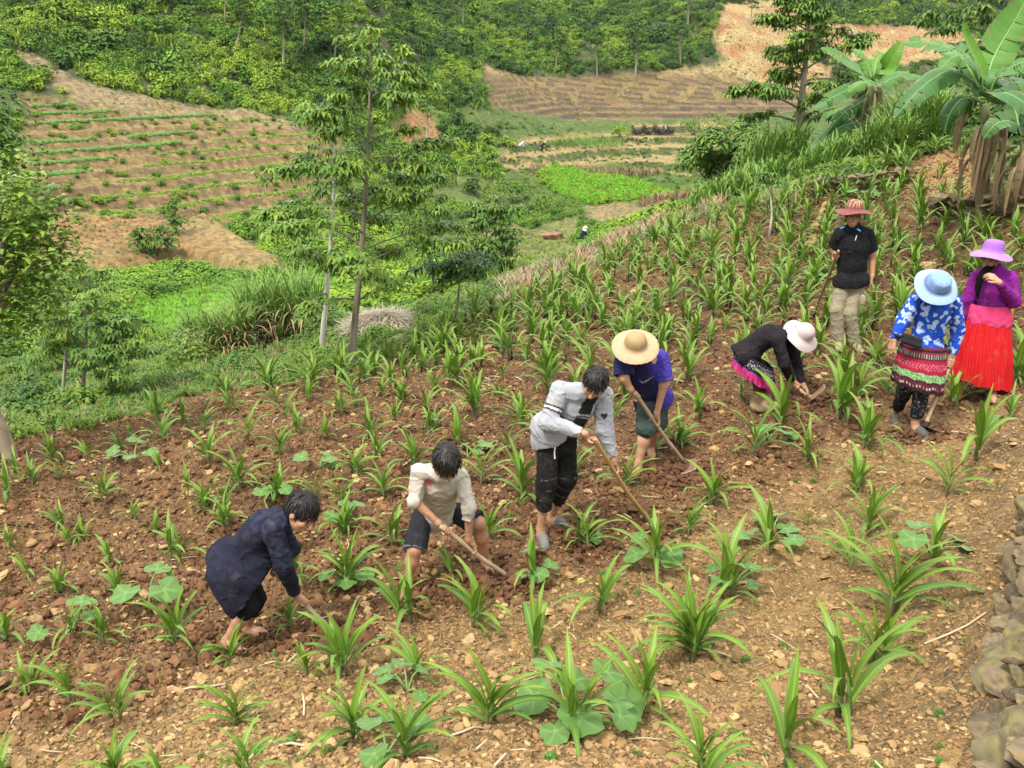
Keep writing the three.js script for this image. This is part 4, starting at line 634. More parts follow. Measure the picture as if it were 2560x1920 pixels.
[[430, 1467, 0.06, 'pale flat stone below the navy-coated boy\'s feet'], [190, 1447, 0.06, 'ochre stone among the lower left maize'], [1012, 1388, 0.055, 'pale angular stone below the cream-shirted boy'], [1018, 1430, 0.06, 'wide flat pale stone lower centre'], [1113, 1398, 0.05, 'pale stone right of the wide flat one'], [535, 1520, 0.05, 'pale stone by the bent stalk at lower left'], [1790, 1310, 0.06, 'tan stone left of the tall right-hand maize'], [1775, 1425, 0.055, 'tan stone under the tall right-hand maize'], [1455, 1480, 0.045, 'small ochre stone right of the big pumpkin vine'], [1850, 1595, 0.04, 'small ochre stone near the bottom right'], [2055, 1640, 0.06, 'pale stone in the bottom right corner'], [1540, 970, 0.06, 'tan stone right of the straw-hatted worker'], [1830, 780, 0.08, 'ochre rock in front of the standing man'], [2160, 1010, 0.075, 'ochre rock by the right edge below the red skirt'], [2010, 580, 0.14, 'ochre rock outcrop right of the standing man'], [520, 1480, 0.05, 'pale stone left of the lower maize with thin leaves']].forEach(([u, v, s, label], i) => { const p = spot(u, v), m = mesh('field_stone', bigRocks[i % 7], rockMats[i % 3]); m.position.copy(p); m.position.y += s * 0.02; m.scale.set(s * 1.15, s * 0.9, s); m.rotation.set(rr(-0.2, 0.2), rr(0, 6.28), rr(-0.2, 0.2)); tag(m, label, 'stone', 'larger stones lying in the field'); });
function wall(name, label, line, layers, size, back, matsA, capMats, cat = 'stone wall', jitter = 0.5) {   // line: points on the ground
  const pts3 = line.map(([u, v]) => spot(u, v)), g = group(name, pts3[0]), cv = new THREE.CatmullRomCurve3(pts3), L = cv.getLength();
  for (let l = 0; l < layers; l++) for (let s = rr(0, size); s < L; s += size * rr(0.9, 1.9)) {
    const t = s / L, p = cv.getPoint(t), tg = cv.getTangent(t), nr = V(-tg.z, 0, tg.x).normalize(), cap = capMats && l === layers - 1;
    p.addScaledVector(nr, back * l + rr(-0.3, 0.3) * size); const m = mesh('stone', pick(bigRocks), cap ? pick(capMats) : pick(matsA), g), k = size * (rnd() < 0.22 ? rr(1.1, 1.6) : rr(0.45, 1.0));
    m.position.set(p.x, Math.max(ground(p.x, p.z), p.y) * 1 + size * (0.2 + 0.75 * l) * 1, p.z).sub(g.position); m.scale.set(k * rr(0.9, 1.3), k * rr(0.55, 0.95), k * rr(0.7, 1.1)); m.rotation.set(rr(-jitter, jitter), rr(0, 6.28), rr(-jitter, jitter));
  }
  return tag(g, label, cat, null);
}
wall('dry_stone_wall', 'dark mossy dry stone wall in the bottom right corner', [[2190, 1720], [2150, 1560], [2160, 1400], [2195, 1250], [2230, 1120]], 5, 0.115, 0.075, darkMats, null);
wall('stone_bank', 'dark stacked stones under the green rim left of the left banana trunk', [[1745, 425], [1800, 412], [1860, 408], [1920, 400], [1975, 392]], 4, 0.105, 0.06, darkMats, null);
wall('stone_bank', 'dark stones at the foot of the right banana trunk', [[2015, 460], [2060, 462], [2110, 470], [2180, 465], [2240, 470]], 4, 0.105, 0.06, darkMats, null);
wall('rock_ledge', 'low ochre rock ledge left of the standing man', [[1748, 552], [1755, 510], [1768, 470], [1782, 440]], 2, 0.055, 0.03, [...rockMats, darkMats[1]], null, 'rock ledge');
wall('rock_ledge', 'ochre rock ledge running up the middle of the field', [[1362, 655], [1385, 610], [1402, 565], [1420, 520]], 2, 0.055, 0.03, [...rockMats, darkMats[1]], null, 'rock ledge');
// rim plants above the stone bank
{ const l = []; for (let k = 0; k < 420; k++) { const t = rnd(), u = lerp(1770, 2070, t), v = lerp(392, 296, t) + rr(-14, 16), p = spot(u, v), s = rr(0.12, 0.3); l.push([p, V(s, s * 0.8, s), rr(0, 6.28), 0, 0, green(rr(0.35, 0.85))]); } tag(instanced('rim_weeds', bushes[1], leafMat, l), 'leafy weeds spilling over the rim by the banana plants', 'weeds', null, 'stuff'); }
// loose sticks
[[880, 1005, 0.16, 1.2, 'pale stick lying left of the cream-shirted boy'], [1010, 1580, 0.2, 0.6, 'broken pale stalk by the big pumpkin vine'], [430, 1490, 0.3, 0.35, 'long pale stalk right of the lower left maize'], [1450, 1520, 0.16, 0.9, 'pale stalk under the maize right of the pumpkin vine'], [308, 1020, 0.2, 1.5, 'white stick near the left field edge'], [2060, 1372, 0.35, 0.02, 'dry stick leaning on the stone wall'], [1735, 1450, 0.13, -0.2, 'short pale stalk at lower right'], [640, 1610, 0.18, -0.2, 'pale stalk at the lower left centre']].forEach(([u, v, len, az, label]) => { const p = spot(u, v), d = V(Math.cos(az), 0, -Math.sin(az)).multiplyScalar(len / 2), pt = (k, up) => { const q = p.clone().addScaledVector(d, k); q.y = ground(q.x, q.z) + up; return q.sub(p); }; const m = mesh('dry_stick', tube([pt(-1, 0.012), pt(-0.3, 0.022), pt(0.4, 0.018), pt(1, 0.014)], [0.006, 0.0075, 0.0065, 0.005], 6), std('stick', { color: C(0.46, 0.36, 0.23), roughness: 0.85 })); m.position.copy(p); tag(m, label, 'stick'); });

// ---------------------------------------------------------------- figures: distance fields of tapered limbs, meshed with surface nets
const cone = (a, b, ra, rb, o = {}) => ({ a, b, ra, rb, ...o });
const ell = (c, r, X, Y, Zv, o = {}) => ({ c, r, X, Y, Z: Zv, ...o });
function primD(q, x, y, z) {
  if (q.c) {
    const dx = x - q.c.x, dy = y - q.c.y, dz = z - q.c.z, a = dx * q.X.x + dy * q.X.y + dz * q.X.z, b = dx * q.Y.x + dy * q.Y.y + dz * q.Y.z, c = dx * q.Z.x + dy * q.Z.y + dz * q.Z.z;
    const k0 = Math.hypot(a / q.r[0], b / q.r[1], c / q.r[2]), k1 = Math.hypot(a / q.r[0] ** 2, b / q.r[1] ** 2, c / q.r[2] ** 2); return k1 < 1e-6 ? -Math.min(...q.r) : k0 * (k0 - 1) / k1;
  }
  const ex = q.b.x - q.a.x, ey = q.b.y - q.a.y, ez = q.b.z - q.a.z, L2 = ex * ex + ey * ey + ez * ez, px = x - q.a.x, py = y - q.a.y, pz = z - q.a.z, t0 = (px * ex + py * ey + pz * ez) / L2, t = clamp(t0);
  let d = Math.hypot(px - ex * t, py - ey * t, pz - ez * t) - lerp(q.ra, q.rb, t); const L = Math.sqrt(L2);
  if (q.cutB) d = Math.max(d, (t0 - 1) * L); if (q.cutA) d = Math.max(d, -t0 * L); return d;
}
function field(prims, k, cuts) {
  return (x, y, z) => { let d = 9; for (const q of prims) { const e = primD(q, x, y, z), kk = q.k ?? k; if (e - d > kk) continue; const h = clamp(0.5 + 0.5 * (d - e) / kk); d = d * (1 - h) + e * h - kk * h * (1 - h); } if (cuts) for (const c of cuts) d = Math.max(d, (x - c[0].x) * c[1].x + (y - c[0].y) * c[1].y + (z - c[0].z) * c[1].z); return d; };
}
function nets(prims, { cell = 0.01, k = 0.03, cuts, disp, color, pad = 0.03 }) {
  const lo = V(1e9, 1e9, 1e9), hi = V(-1e9, -1e9, -1e9);
  for (const q of prims) for (const [c, r] of q.c ? [[q.c, Math.max(...q.r)]] : [[q.a, q.ra], [q.b, q.rb]]) { lo.min(c.clone().subScalar(r + pad)); hi.max(c.clone().addScalar(r + pad)); }
  const nx = Math.ceil((hi.x - lo.x) / cell) + 2, ny = Math.ceil((hi.y - lo.y) / cell) + 2, nz = Math.ceil((hi.z - lo.z) / cell) + 2, f0 = field(prims, k, cuts), f = disp ? (x, y, z) => f0(x, y, z) + disp(x, y, z) : f0, D = new Float32Array(nx * ny * nz), B = 6, R = B * cell * 0.9 + 0.03;
  for (let bz = 0; bz < nz; bz += B) for (let by = 0; by < ny; by += B) for (let bx = 0; bx < nx; bx += B) {
    const dc = f0(lo.x + (bx + B / 2) * cell, lo.y + (by + B / 2) * cell, lo.z + (bz + B / 2) * cell), far = Math.abs(dc) > R;
    for (let z = bz; z < Math.min(nz, bz + B); z++) for (let y = by; y < Math.min(ny, by + B); y++) for (let x = bx; x < Math.min(nx, bx + B); x++) D[(z * ny + y) * nx + x] = far ? dc : f(lo.x + x * cell, lo.y + y * cell, lo.z + z * cell);
  }
  const id = new Int32Array(nx * ny * nz).fill(-1), P = [], I = [], E = [[0, 1], [2, 3], [4, 5], [6, 7], [0, 2], [1, 3], [4, 6], [5, 7], [0, 4], [1, 5], [2, 6], [3, 7]], off = [0, 1, nx, nx + 1, nx * ny, nx * ny + 1, nx * ny + nx, nx * ny + nx + 1];
  for (let z = 0; z < nz - 1; z++) for (let y = 0; y < ny - 1; y++) for (let x = 0; x < nx - 1; x++) {
    const o = (z * ny + y) * nx + x; let m = 0; for (let c = 0; c < 8; c++) if (D[o + off[c]] < 0) m |= 1 << c; if (m === 0 || m === 255) continue;
    let sx = 0, sy = 0, sz = 0, n = 0; for (const [a, b] of E) { if (((m >> a) & 1) === ((m >> b) & 1)) continue; const da = D[o + off[a]], db = D[o + off[b]], t = da / (da - db); sx += lerp(a & 1, b & 1, t); sy += lerp((a >> 1) & 1, (b >> 1) & 1, t); sz += lerp(a >> 2, b >> 2, t); n++; }
    id[o] = P.length / 3; P.push(lo.x + (x + sx / n) * cell, lo.y + (y + sy / n) * cell, lo.z + (z + sz / n) * cell);
  }
  const S = [1, nx, nx * ny];
  for (let z = 1; z < nz - 1; z++) for (let y = 1; y < ny - 1; y++) for (let x = 1; x < nx - 1; x++) {
    const o = (z * ny + y) * nx + x, a = D[o] < 0;
    for (let ax = 0; ax < 3; ax++) { const b = D[o + S[ax]] < 0; if (a === b) continue; const u = S[(ax + 1) % 3], v = S[(ax + 2) % 3], q = [id[o], id[o - u], id[o - u - v], id[o - v]]; if (q.some(i => i < 0)) continue; if (a) I.push(q[0], q[1], q[2], q[0], q[2], q[3]); else I.push(q[0], q[2], q[1], q[0], q[3], q[2]); }
  }
  const g = geoFrom(P, I, null); if (color) { const c = new Float32Array(P.length), nn = g.attributes.normal; for (let i = 0; i < P.length / 3; i++) { const q = color(V(P[i * 3], P[i * 3 + 1], P[i * 3 + 2]), V().fromBufferAttribute(nn, i)); c[i * 3] = q[0]; c[i * 3 + 1] = q[1]; c[i * 3 + 2] = q[2]; } g.setAttribute('color', new THREE.BufferAttribute(c, 3)); }
  return g;
}
const skinMat = new THREE.MeshPhysicalMaterial({ vertexColors: true, roughness: 0.55, name: 'skin' });
const clothMat = new THREE.MeshPhysicalMaterial({ vertexColors: true, roughness: 1, specularIntensity: 0.25, side: dbl, name: 'cloth' });
const hairMat = new THREE.MeshPhysicalMaterial({ vertexColors: true, side: dbl, roughness: 0.5, specularIntensity: 0.55, name: 'hair' });
const hatMat = std('hat', { vertexColors: true, roughness: 0.85, side: dbl });
const mid = (a, b, t = 0.5) => a.clone().lerp(b, t);
const orth = (f, u) => { f = f.clone().normalize(); u = u.clone().addScaledVector(f, -u.dot(f)).normalize(); return [f, u, V().crossVectors(f, u)]; };
const folds = (amp, fq, sd) => (x, y, z) => { const a = n3(x * fq * 0.55 + sd, y * fq * 0.35, z * fq * 0.55), b = n3(x * fq * 0.5 + sd, y * fq * 0.8 + x * 3, z * fq * 0.5 + 7); return -amp * (0.7 * a + 1.1 * Math.max(0, 1 - Math.abs(b) * 4.5)); };

function headPrims(c, f, u, r, s) {
  const at3 = (x, y, z) => c.clone().addScaledVector(r, x * s).addScaledVector(u, y * s).addScaledVector(f, z * s), R = (a) => a.map(v => v * s);
  return [ell(at3(0, 0.022, -0.012), R([0.073, 0.086, 0.094]), r, u, f), ell(at3(0, -0.045, 0.024), R([0.057, 0.066, 0.062]), r, u, f), ell(at3(0, -0.088, 0.052), R([0.026, 0.022, 0.026]), r, u, f),
    cone(at3(0, 0.004, 0.088), at3(0, -0.030, 0.104), 0.008 * s, 0.014 * s, { k: 0.012 }), cone(at3(-0.035, 0.018, 0.072), at3(0.035, 0.018, 0.072), 0.012 * s, 0.012 * s, { k: 0.02 }), cone(at3(-0.016, -0.062, 0.079), at3(0.016, -0.062, 0.079), 0.009 * s, 0.009 * s, { k: 0.012 }),
    ell(at3(-0.077, -0.012, -0.004), R([0.012, 0.032, 0.020]), r, u, f, { k: 0.008 }), ell(at3(0.077, -0.012, -0.004), R([0.012, 0.032, 0.020]), r, u, f, { k: 0.008 }), ell(at3(-0.036, -0.028, 0.062), R([0.024, 0.022, 0.02]), r, u, f), ell(at3(0.036, -0.028, 0.062), R([0.024, 0.022, 0.02]), r, u, f)];
}
function handPrims(W, spec, s) {
  const out = [];
  if (spec.axis) {   // closed round a handle
    const ax = spec.axis.clone().normalize(), C0 = spec.c, n = W.clone().sub(C0); n.addScaledVector(ax, -n.dot(ax)).normalize(); const b = V().crossVectors(ax, n).multiplyScalar(spec.turn ?? 1), R = spec.r;
    const pt = (off, ang, rad) => C0.clone().addScaledVector(ax, off).addScaledVector(n, Math.cos(ang) * rad).addScaledVector(b, Math.sin(ang) * rad);
    for (let i = 0; i < 4; i++) { const o = (i - 1.5) * 0.0205 * s, q = R + 0.0085 * s, f = [1, 1.08, 1, 0.85][i]; const k = [pt(o, -0.25, q + 0.012), pt(o, 0.75, q + 0.004), pt(o, 1.75 * f, q), pt(o, 2.7 * f, q)]; out.push(cone(W, k[0], 0.019 * s, 0.0125 * s, { k: 0.014 }), cone(k[0], k[1], 0.0105 * s, 0.0095 * s, { k: 0.004 }), cone(k[1], k[2], 0.0095 * s, 0.0085 * s, { k: 0.004 }), cone(k[2], k[3], 0.0085 * s, 0.0075 * s, { k: 0.004 })); }
    const t0 = mid(W, pt(0.03 * s * (spec.thumb ?? 1), -0.6, R + 0.02), 0.55), t1 = pt(0.045 * s * (spec.thumb ?? 1), -1.0, R + 0.013), t2 = pt(0.04 * s * (spec.thumb ?? 1), -2.0, R + 0.009); out.push(cone(W, t0, 0.016 * s, 0.014 * s, { k: 0.012 }), cone(t0, t1, 0.0125 * s, 0.011 * s, { k: 0.005 }), cone(t1, t2, 0.0105 * s, 0.0085 * s, { k: 0.004 }));
  } else {           // hanging loosely or half curled
    const d = spec.dir.clone().normalize(), [, pn, sd] = orth(d, spec.palm), curl = spec.curl ?? 0.5; const pt = (p, a, l) => p.clone().addScaledVector(d, Math.cos(a) * l * s).addScaledVector(pn, Math.sin(a) * l * s);
    for (let i = 0; i < 4; i++) { const off = (i - 1.5) * 0.021 * s, L = [0.038, 0.043, 0.04, 0.031][i], k0 = W.clone().addScaledVector(d, [0.085, 0.09, 0.086, 0.078][i] * s).addScaledVector(sd, off), k1 = pt(k0, curl * 0.7, L), k2 = pt(k1, curl * 1.7, L * 0.75), k3 = pt(k2, curl * 2.5, L * 0.6); out.push(cone(W.clone().addScaledVector(sd, off * 0.5), k0, 0.017 * s, 0.0125 * s, { k: 0.012 }), cone(k0, k1, 0.0105 * s, 0.0095 * s, { k: 0.004 }), cone(k1, k2, 0.0095 * s, 0.0085 * s, { k: 0.004 }), cone(k2, k3, 0.0085 * s, 0.007 * s, { k: 0.004 })); }
    const tt = spec.thumb ?? 1, a = W.clone().addScaledVector(d, 0.03 * s).addScaledVector(sd, -0.03 * s * tt), b = W.clone().addScaledVector(d, 0.065 * s).addScaledVector(sd, -0.052 * s * tt).addScaledVector(pn, 0.012 * s), c = pt(b, 0.6, 0.032); out.push(cone(W, a, 0.017 * s, 0.014 * s, { k: 0.01 }), cone(a, b, 0.013 * s, 0.011 * s, { k: 0.005 }), cone(b, c, 0.0105 * s, 0.0085 * s, { k: 0.004 }));
  }
  return out;
}
// dried mud and dust stains on working clothes
const dusty = (p, c, more = 0) => { const a = n3(p.x * 7 + 3, p.y * 7, p.z * 7) + 0.6 * n3(p.x * 23, p.y * 23 + 5, p.z * 23) + 0.3 * n3(p.x * 60, p.y * 60, p.z * 60); return mixc(c, [0.24, 0.165, 0.10], a > 0.55 - more ? Math.min(0.3, (a - 0.55 + more) * 0.6) * Math.min(0.8, 0.22 + 2 * Math.max(...c)) : 0); };
const SKIN = [0.43, 0.225, 0.135];
function person(o) {
  const J = o.J, s = o.s ?? 1, sk = o.skin ?? SKIN, lim = o.limb ?? 1, w = o.girth ?? 1, g = group('person', o.base), sub = (p) => p.clone().sub(o.base); for (const k in J) J[k] = sub(J[k]); { const up = J.neck.clone().sub(mid(J.hipL, J.hipR)).normalize(); J.shL.addScaledVector(up, -0.022); J.shR.addScaledVector(up, -0.022); }
  const shC = mid(J.shL, J.shR), pel = mid(J.hipL, J.hipR), across = J.shL.clone().sub(J.shR).normalize(), spine = shC.clone().sub(pel).normalize(), [Y, X, Zf0] = orth(spine, across), Zf = V().crossVectors(X, Y), tl = shC.distanceTo(pel);
  const bow = o.bow ?? 0, chest = mid(pel, shC, 0.74).addScaledVector(Zf, -bow), belly = mid(pel, shC, 0.38).addScaledVector(Zf, -bow * 0.8);
  const [hf, hu, hr] = orth(o.face, o.crown), hs = o.hs ?? s, hc = J.head;
  const trunk = (e) => [ell(chest, [(0.150 + e) * s * w, tl * 0.40, (0.102 + e) * s * w], X, Y, Zf), ell(belly, [(0.128 + e) * s * w, tl * 0.40, (0.098 + e) * s * w], X, Y, Zf), ell(pel, [(0.148 + e) * s * w, 0.12 * s, (0.108 + e) * s * w], X, Y, Zf), cone(J.neck, J.shL, (0.046 + e * 0.8) * s, (0.046 + e) * s), cone(J.neck, J.shR, (0.046 + e * 0.8) * s, (0.046 + e) * s)];
  const arms = (e) => ['L', 'R'].flatMap(q => [cone(J['sh' + q], J['el' + q], (0.050 + e) * s * lim, (0.040 + e) * s * lim), cone(J['el' + q], J['wr' + q], (0.041 + e) * s * lim, (0.026 + e) * s * lim)]);
  const legs = (e) => ['L', 'R'].flatMap(q => [cone(J['hip' + q], J['kn' + q], (0.083 + e) * s * lim, (0.056 + e) * s * lim), cone(J['kn' + q], mid(J['kn' + q], J['an' + q], 0.35), (0.053 + e) * s * lim, (0.054 + e) * s * lim), cone(mid(J['kn' + q], J['an' + q], 0.35), J['an' + q], (0.054 + e) * s * lim, (0.033 + e) * s * lim)]);
  const feet = ['L', 'R'].flatMap(q => { const a = J['an' + q], t = J['toe' + q], h = mid(a, t, 0.1); h.y = lerp(a.y, t.y, 0.75); return [cone(a, h, 0.034 * s, 0.034 * s), cone(h, mid(h, t, 0.65), 0.033 * s, 0.034 * s), cone(mid(h, t, 0.65), t, 0.034 * s, 0.022 * s)]; });
  const speck = (p, c, a = 0.12) => { const n = 1 + a * n3(p.x * 40, p.y * 40, p.z * 40) + a * 0.8 * n3(p.x * 9, p.y * 9, p.z * 9); return [c[0] * n, c[1] * n, c[2] * n]; };
  const dirt = o.dirt ?? 0.55, legDirt = (p) => { const d = Math.min(p.distanceTo(J.anL), p.distanceTo(J.anR), p.distanceTo(J.toeL), p.distanceTo(J.toeR)); return (d < 0.16 && n3(p.x * 30, p.y * 30, p.z * 30) > d * 9 - 0.9) ? dirt : 0; };
  const bodyG = nets([...trunk(0), ...arms(0), ...legs(0), ...feet, cone(mid(J.neck, shC, 0.4), hc.clone().addScaledVector(hu, -0.055 * hs).addScaledVector(hf, -0.02 * hs), 0.05 * s, 0.049 * s, { k: 0.025 })], { cell: 0.0115, k: 0.035, color: (p) => speck(p, mixc(sk, [0.27, 0.15, 0.08], legDirt(p))) });
  const headG = nets([...headPrims(hc, hf, hu, hr, hs), cone(hc.clone().addScaledVector(hu, -0.05 * hs).addScaledVector(hf, -0.02 * hs), mid(J.neck, hc, 0.35), 0.049 * s, 0.05 * s)], { cell: 0.0055, k: 0.02, color: (p, n) => {
    const q = p.clone().sub(hc), x = q.dot(hr) / hs, y = q.dot(hu) / hs, z = q.dot(hf) / hs, ax = Math.abs(x);
    if (z > 0.045) {
      if (Math.hypot((ax - 0.032) / 0.015, (y + 0.002) / 0.0055) < 1) return Math.abs(ax - 0.032) < 0.006 ? [0.02, 0.012, 0.01] : [0.42, 0.36, 0.32];
      if (Math.hypot((ax - 0.033) / 0.021, (y - 0.017 - 0.1 * (0.033 - ax)) / 0.0055) < 1) return [0.03, 0.02, 0.016];
      if (o.smile && Math.hypot(x / 0.021, (y + 0.061) / 0.0042) < 1) return [0.62, 0.56, 0.50];
      if (Math.hypot(x / 0.026, (y + 0.062) / 0.009) < 1) return [sk[0] * 0.82, sk[1] * 0.55, sk[2] * 0.55];
      if (Math.hypot((ax - 0.009) / 0.004, (y + 0.042) / 0.004) < 1 && z > 0.09) return sk.map(c => c * 0.45);
    }
    return speck(p, sk, 0.07); } });
  const hands = []; for (const q of ['L', 'R']) { const h = o['hand' + q]; if (!h) continue; if (h.c) h.c = sub(h.c); const wr = J['wr' + q]; hands.push(nets([...handPrims(wr, h, s * (o.hand ?? 1)), cone(mid(J['el' + q], wr, 0.8), wr, 0.029 * s * lim, 0.024 * s, { k: 0.02 })], { cell: 0.0042, k: 0.01, pad: 0.015, color: (p) => speck(p, mixc(sk, [0.34, 0.19, 0.11], 0.25), 0.1) })); }
  mesh('body', mergeGeometries([bodyG, headG, ...hands]), skinMat, g);
  // ---- clothes
  const T = o.top; if (T) {
    const e = T.loose ?? 0.016, pr = trunk(e), cuts = []; const hemDir = (T.hemDir ?? spine.clone().negate()).clone().normalize(), hem = pel.clone().addScaledVector(hemDir, T.hem ?? 0.05);
    if ((T.hem ?? 0.05) > -0.04) pr.push(ell(mid(pel, hem), [(0.155 + e) * s * w * (T.flare ?? 1), 0.16 * s + (T.hem ?? 0) * 0.5, (0.118 + e) * s * w * (T.flare ?? 1)], X, Y, Zf));
    for (const x of T.extra ?? []) pr.push(cone(sub(x[0]), sub(x[1]), x[2], x[3], x[4]));
    if (T.cuts) for (const [c, n] of T.cuts) cuts.push([sub(c), n.normalize()]); else cuts.push([hem, hemDir]);
    const sl = [], E = (T.sleeveLoose ?? e); for (const q of ['L', 'R']) { const len = T['sleeve' + q] ?? T.sleeve; const A = J['sh' + q], B = J['el' + q], D = J['wr' + q]; if (len <= 1) sl.push(cone(A, mid(A, B, len), (0.049 + E) * s * lim, (0.050 + E * 1.2) * s * lim, { cutB: true, k: 0.03 })); else sl.push(cone(A, B, (0.049 + E) * s * lim, (0.042 + E) * s * lim), cone(B, mid(B, D, len - 1), (0.043 + E) * s * lim, (T.cuff ?? 0.034 + E * 0.6) * s * lim, { cutB: true })); }
    const nk = J.neck.clone().addScaledVector(hu, 0.012 * s); if (T.collar) pr.push(cone(mid(J.neck, shC, 0.3), J.neck.clone().lerp(hc, T.collar), 0.066 * s, 0.062 * s, { cutB: true, k: 0.02 }));
    const ctx = { X, Y, Zf, pel, shC, chest, tl, J, s };
    const uvw = (p) => { const q = p.clone().sub(pel); return [q.dot(X), q.dot(Y) / tl, q.dot(Zf)]; };
    const armT = (p) => { let best = [9, 0, 'L']; for (const q of ['L', 'R']) for (const [a, b, t0] of [[J['sh' + q], J['el' + q], 0], [J['el' + q], J['wr' + q], 1]]) { const ab = b.clone().sub(a), t = clamp(p.clone().sub(a).dot(ab) / ab.lengthSq()), d = a.clone().addScaledVector(ab, t).distanceTo(p); if (d < best[0]) best = [d, t0 + t, q]; } return best; };
    const trunkD = field(pr, 0.035);
    // the trunk of the garment is cut at the hem; sleeves are not
    const geoT = nets(pr, { cell: T.cell ?? 0.009, k: 0.035, cuts, disp: folds(T.fold ?? 0.006, 11, o.seed), color: (p, n) => dusty(p, T.color(p, uvw(p), n, armT(p), false)) });
    const geoS = nets(sl, { cell: T.cell ?? 0.0085, k: 0.02, disp: folds((T.fold ?? 0.006) * 0.9, 16, o.seed + 3), color: (p, n) => dusty(p, T.color(p, uvw(p), n, armT(p), true)) });
    mesh(T.name, mergeGeometries([geoT, geoS]), clothMat, g);
  }
  const B = o.bottom; if (B) {
    const e = B.loose ?? 0.016, ep = Math.min(e, (T?.loose ?? 0.02) - 0.014), pr = [ell(pel, [(0.150 + ep) * s * w, 0.12 * s, (0.110 + ep) * s * w], X, Y, Zf), ell(mid(pel, shC, 0.2), [(0.122 + ep) * s * w, 0.10 * s, (0.092 + ep) * s * w], X, Y, Zf)];
    for (const q of ['L', 'R']) { const b = J['kn' + q], a = mid(J['hip' + q], b, B.from ?? 0), c = J['an' + q], len = B['len' + q] ?? B.len, we = B.wide ?? e; if (len <= 1) pr.push(cone(a, mid(a, b, len), (0.076 + ep) * s * lim, (0.072 + we) * s * lim, { cutB: true })); else pr.push(cone(a, b, (0.076 + ep) * s * lim, (0.062 + we) * s * lim), cone(b, mid(b, c, len - 1), (0.062 + we) * s * lim, (B.end ?? 0.05 + we) * s * lim, { cutB: true })); }
    const legT = (p) => { let best = [9, 0]; for (const q of ['L', 'R']) for (const [a, b, t0] of [[J['hip' + q], J['kn' + q], 0], [J['kn' + q], J['an' + q], 1]]) { const ab = b.clone().sub(a), t = clamp(p.clone().sub(a).dot(ab) / ab.lengthSq()), d = a.clone().addScaledVector(ab, t).distanceTo(p); if (d < best[0]) best = [d, t0 + t]; } return best[1]; };
    mesh(B.name, nets(pr, { cell: 0.0095, k: 0.016, disp: folds(B.fold ?? 0.006, 12, o.seed + 9), color: (p, n) => dusty(p, B.color(p, legT(p), n), 0.1) }), clothMat, g);
  }
  if (o.hair) {
    const at3 = (x, y, z) => hc.clone().addScaledVector(hr, x * hs).addScaledVector(hu, y * hs).addScaledVector(hf, z * hs), h = o.hair, pr = [ell(at3(0, 0.030, -0.016), [0.089 * hs * (o.hair.k ?? 1), 0.095 * hs * (o.hair.k ?? 1), 0.106 * hs * (o.hair.k ?? 1)], hr, hu, hf), ell(at3(0, -0.02, -0.045), [0.076 * hs, 0.07 * hs, 0.062 * hs], hr, hu, hf)];
    const f0 = field(pr, 0.02), fr = h.fringe ?? 0.03;
    const hg = nets(pr, { cell: 0.0058, k: 0.02, disp: (x, y, z) => {
      const q = V(x, y, z).sub(hc), a = q.dot(hr) / hs, b = q.dot(hu) / hs, c = q.dot(hf) / hs, ang = Math.atan2(a, c), strand = 0.0016 * Math.sin(ang * 30 + 7 * n3(a * 7, b * 5, c * 7)) + 0.006 * n3(a * 13, b * 9, c * 13);
      const edge = lerp(fr, h.back ?? -0.062, sstep(0.06, -0.02, c)) + (Math.abs(a) > 0.05 && c > -0.035 && c < 0.06 ? -0.005 : 0) + 0.022 * n2(ang * 5, 1.3) + 0.010 * n2(ang * 14, 4.1);
      const d = f0(x, y, z) + strand; return Math.max(d, edge - b) - f0(x, y, z); }, color: (p) => { const n = 0.8 + 0.4 * n3(p.x * 60, p.y * 30, p.z * 60); return [0.013 * n, 0.011 * n, 0.011 * n]; } });
    const LK = new Leaves(), cr = at3(0, 0.1, -0.035); for (let k = 0; k < (h.k ? 0 : 520); k++) { const d = dirOn(), p = at3(d.x * 0.087, 0.030 + d.y * 0.093, -0.016 + d.z * 0.104), q = p.clone().sub(hc), y = q.dot(hu) / hs, z = q.dot(hf) / hs; if (y < (z > 0.03 ? fr + 0.015 : -0.035)) continue; const no = p.clone().sub(at3(0, 0.03, -0.016)).normalize(), fl = p.clone().sub(cr); fl.addScaledVector(no, -fl.dot(no)).normalize().add(V(rr(-0.35, 0.35), rr(-0.3, 0.1), rr(-0.35, 0.35))).addScaledVector(no, 0.12).normalize(); const tn2 = rr(0.6, 1.7); LK.lance(p.addScaledVector(no, 0.001), fl, no, rr(0.03, 0.055) * hs, rr(0.003, 0.006), rr(0, 0.25), [0.013 * tn2, 0.011 * tn2, 0.011 * tn2]); }
    mesh('hair', LK.p.length ? mergeGeometries([hg, LK.geo()]) : hg, hairMat, g);
  }
  g.userData.J = undefined; return { g, J, hc, hf, hu, hr, hs, X, Y, Zf, pel, shC, sub };
}
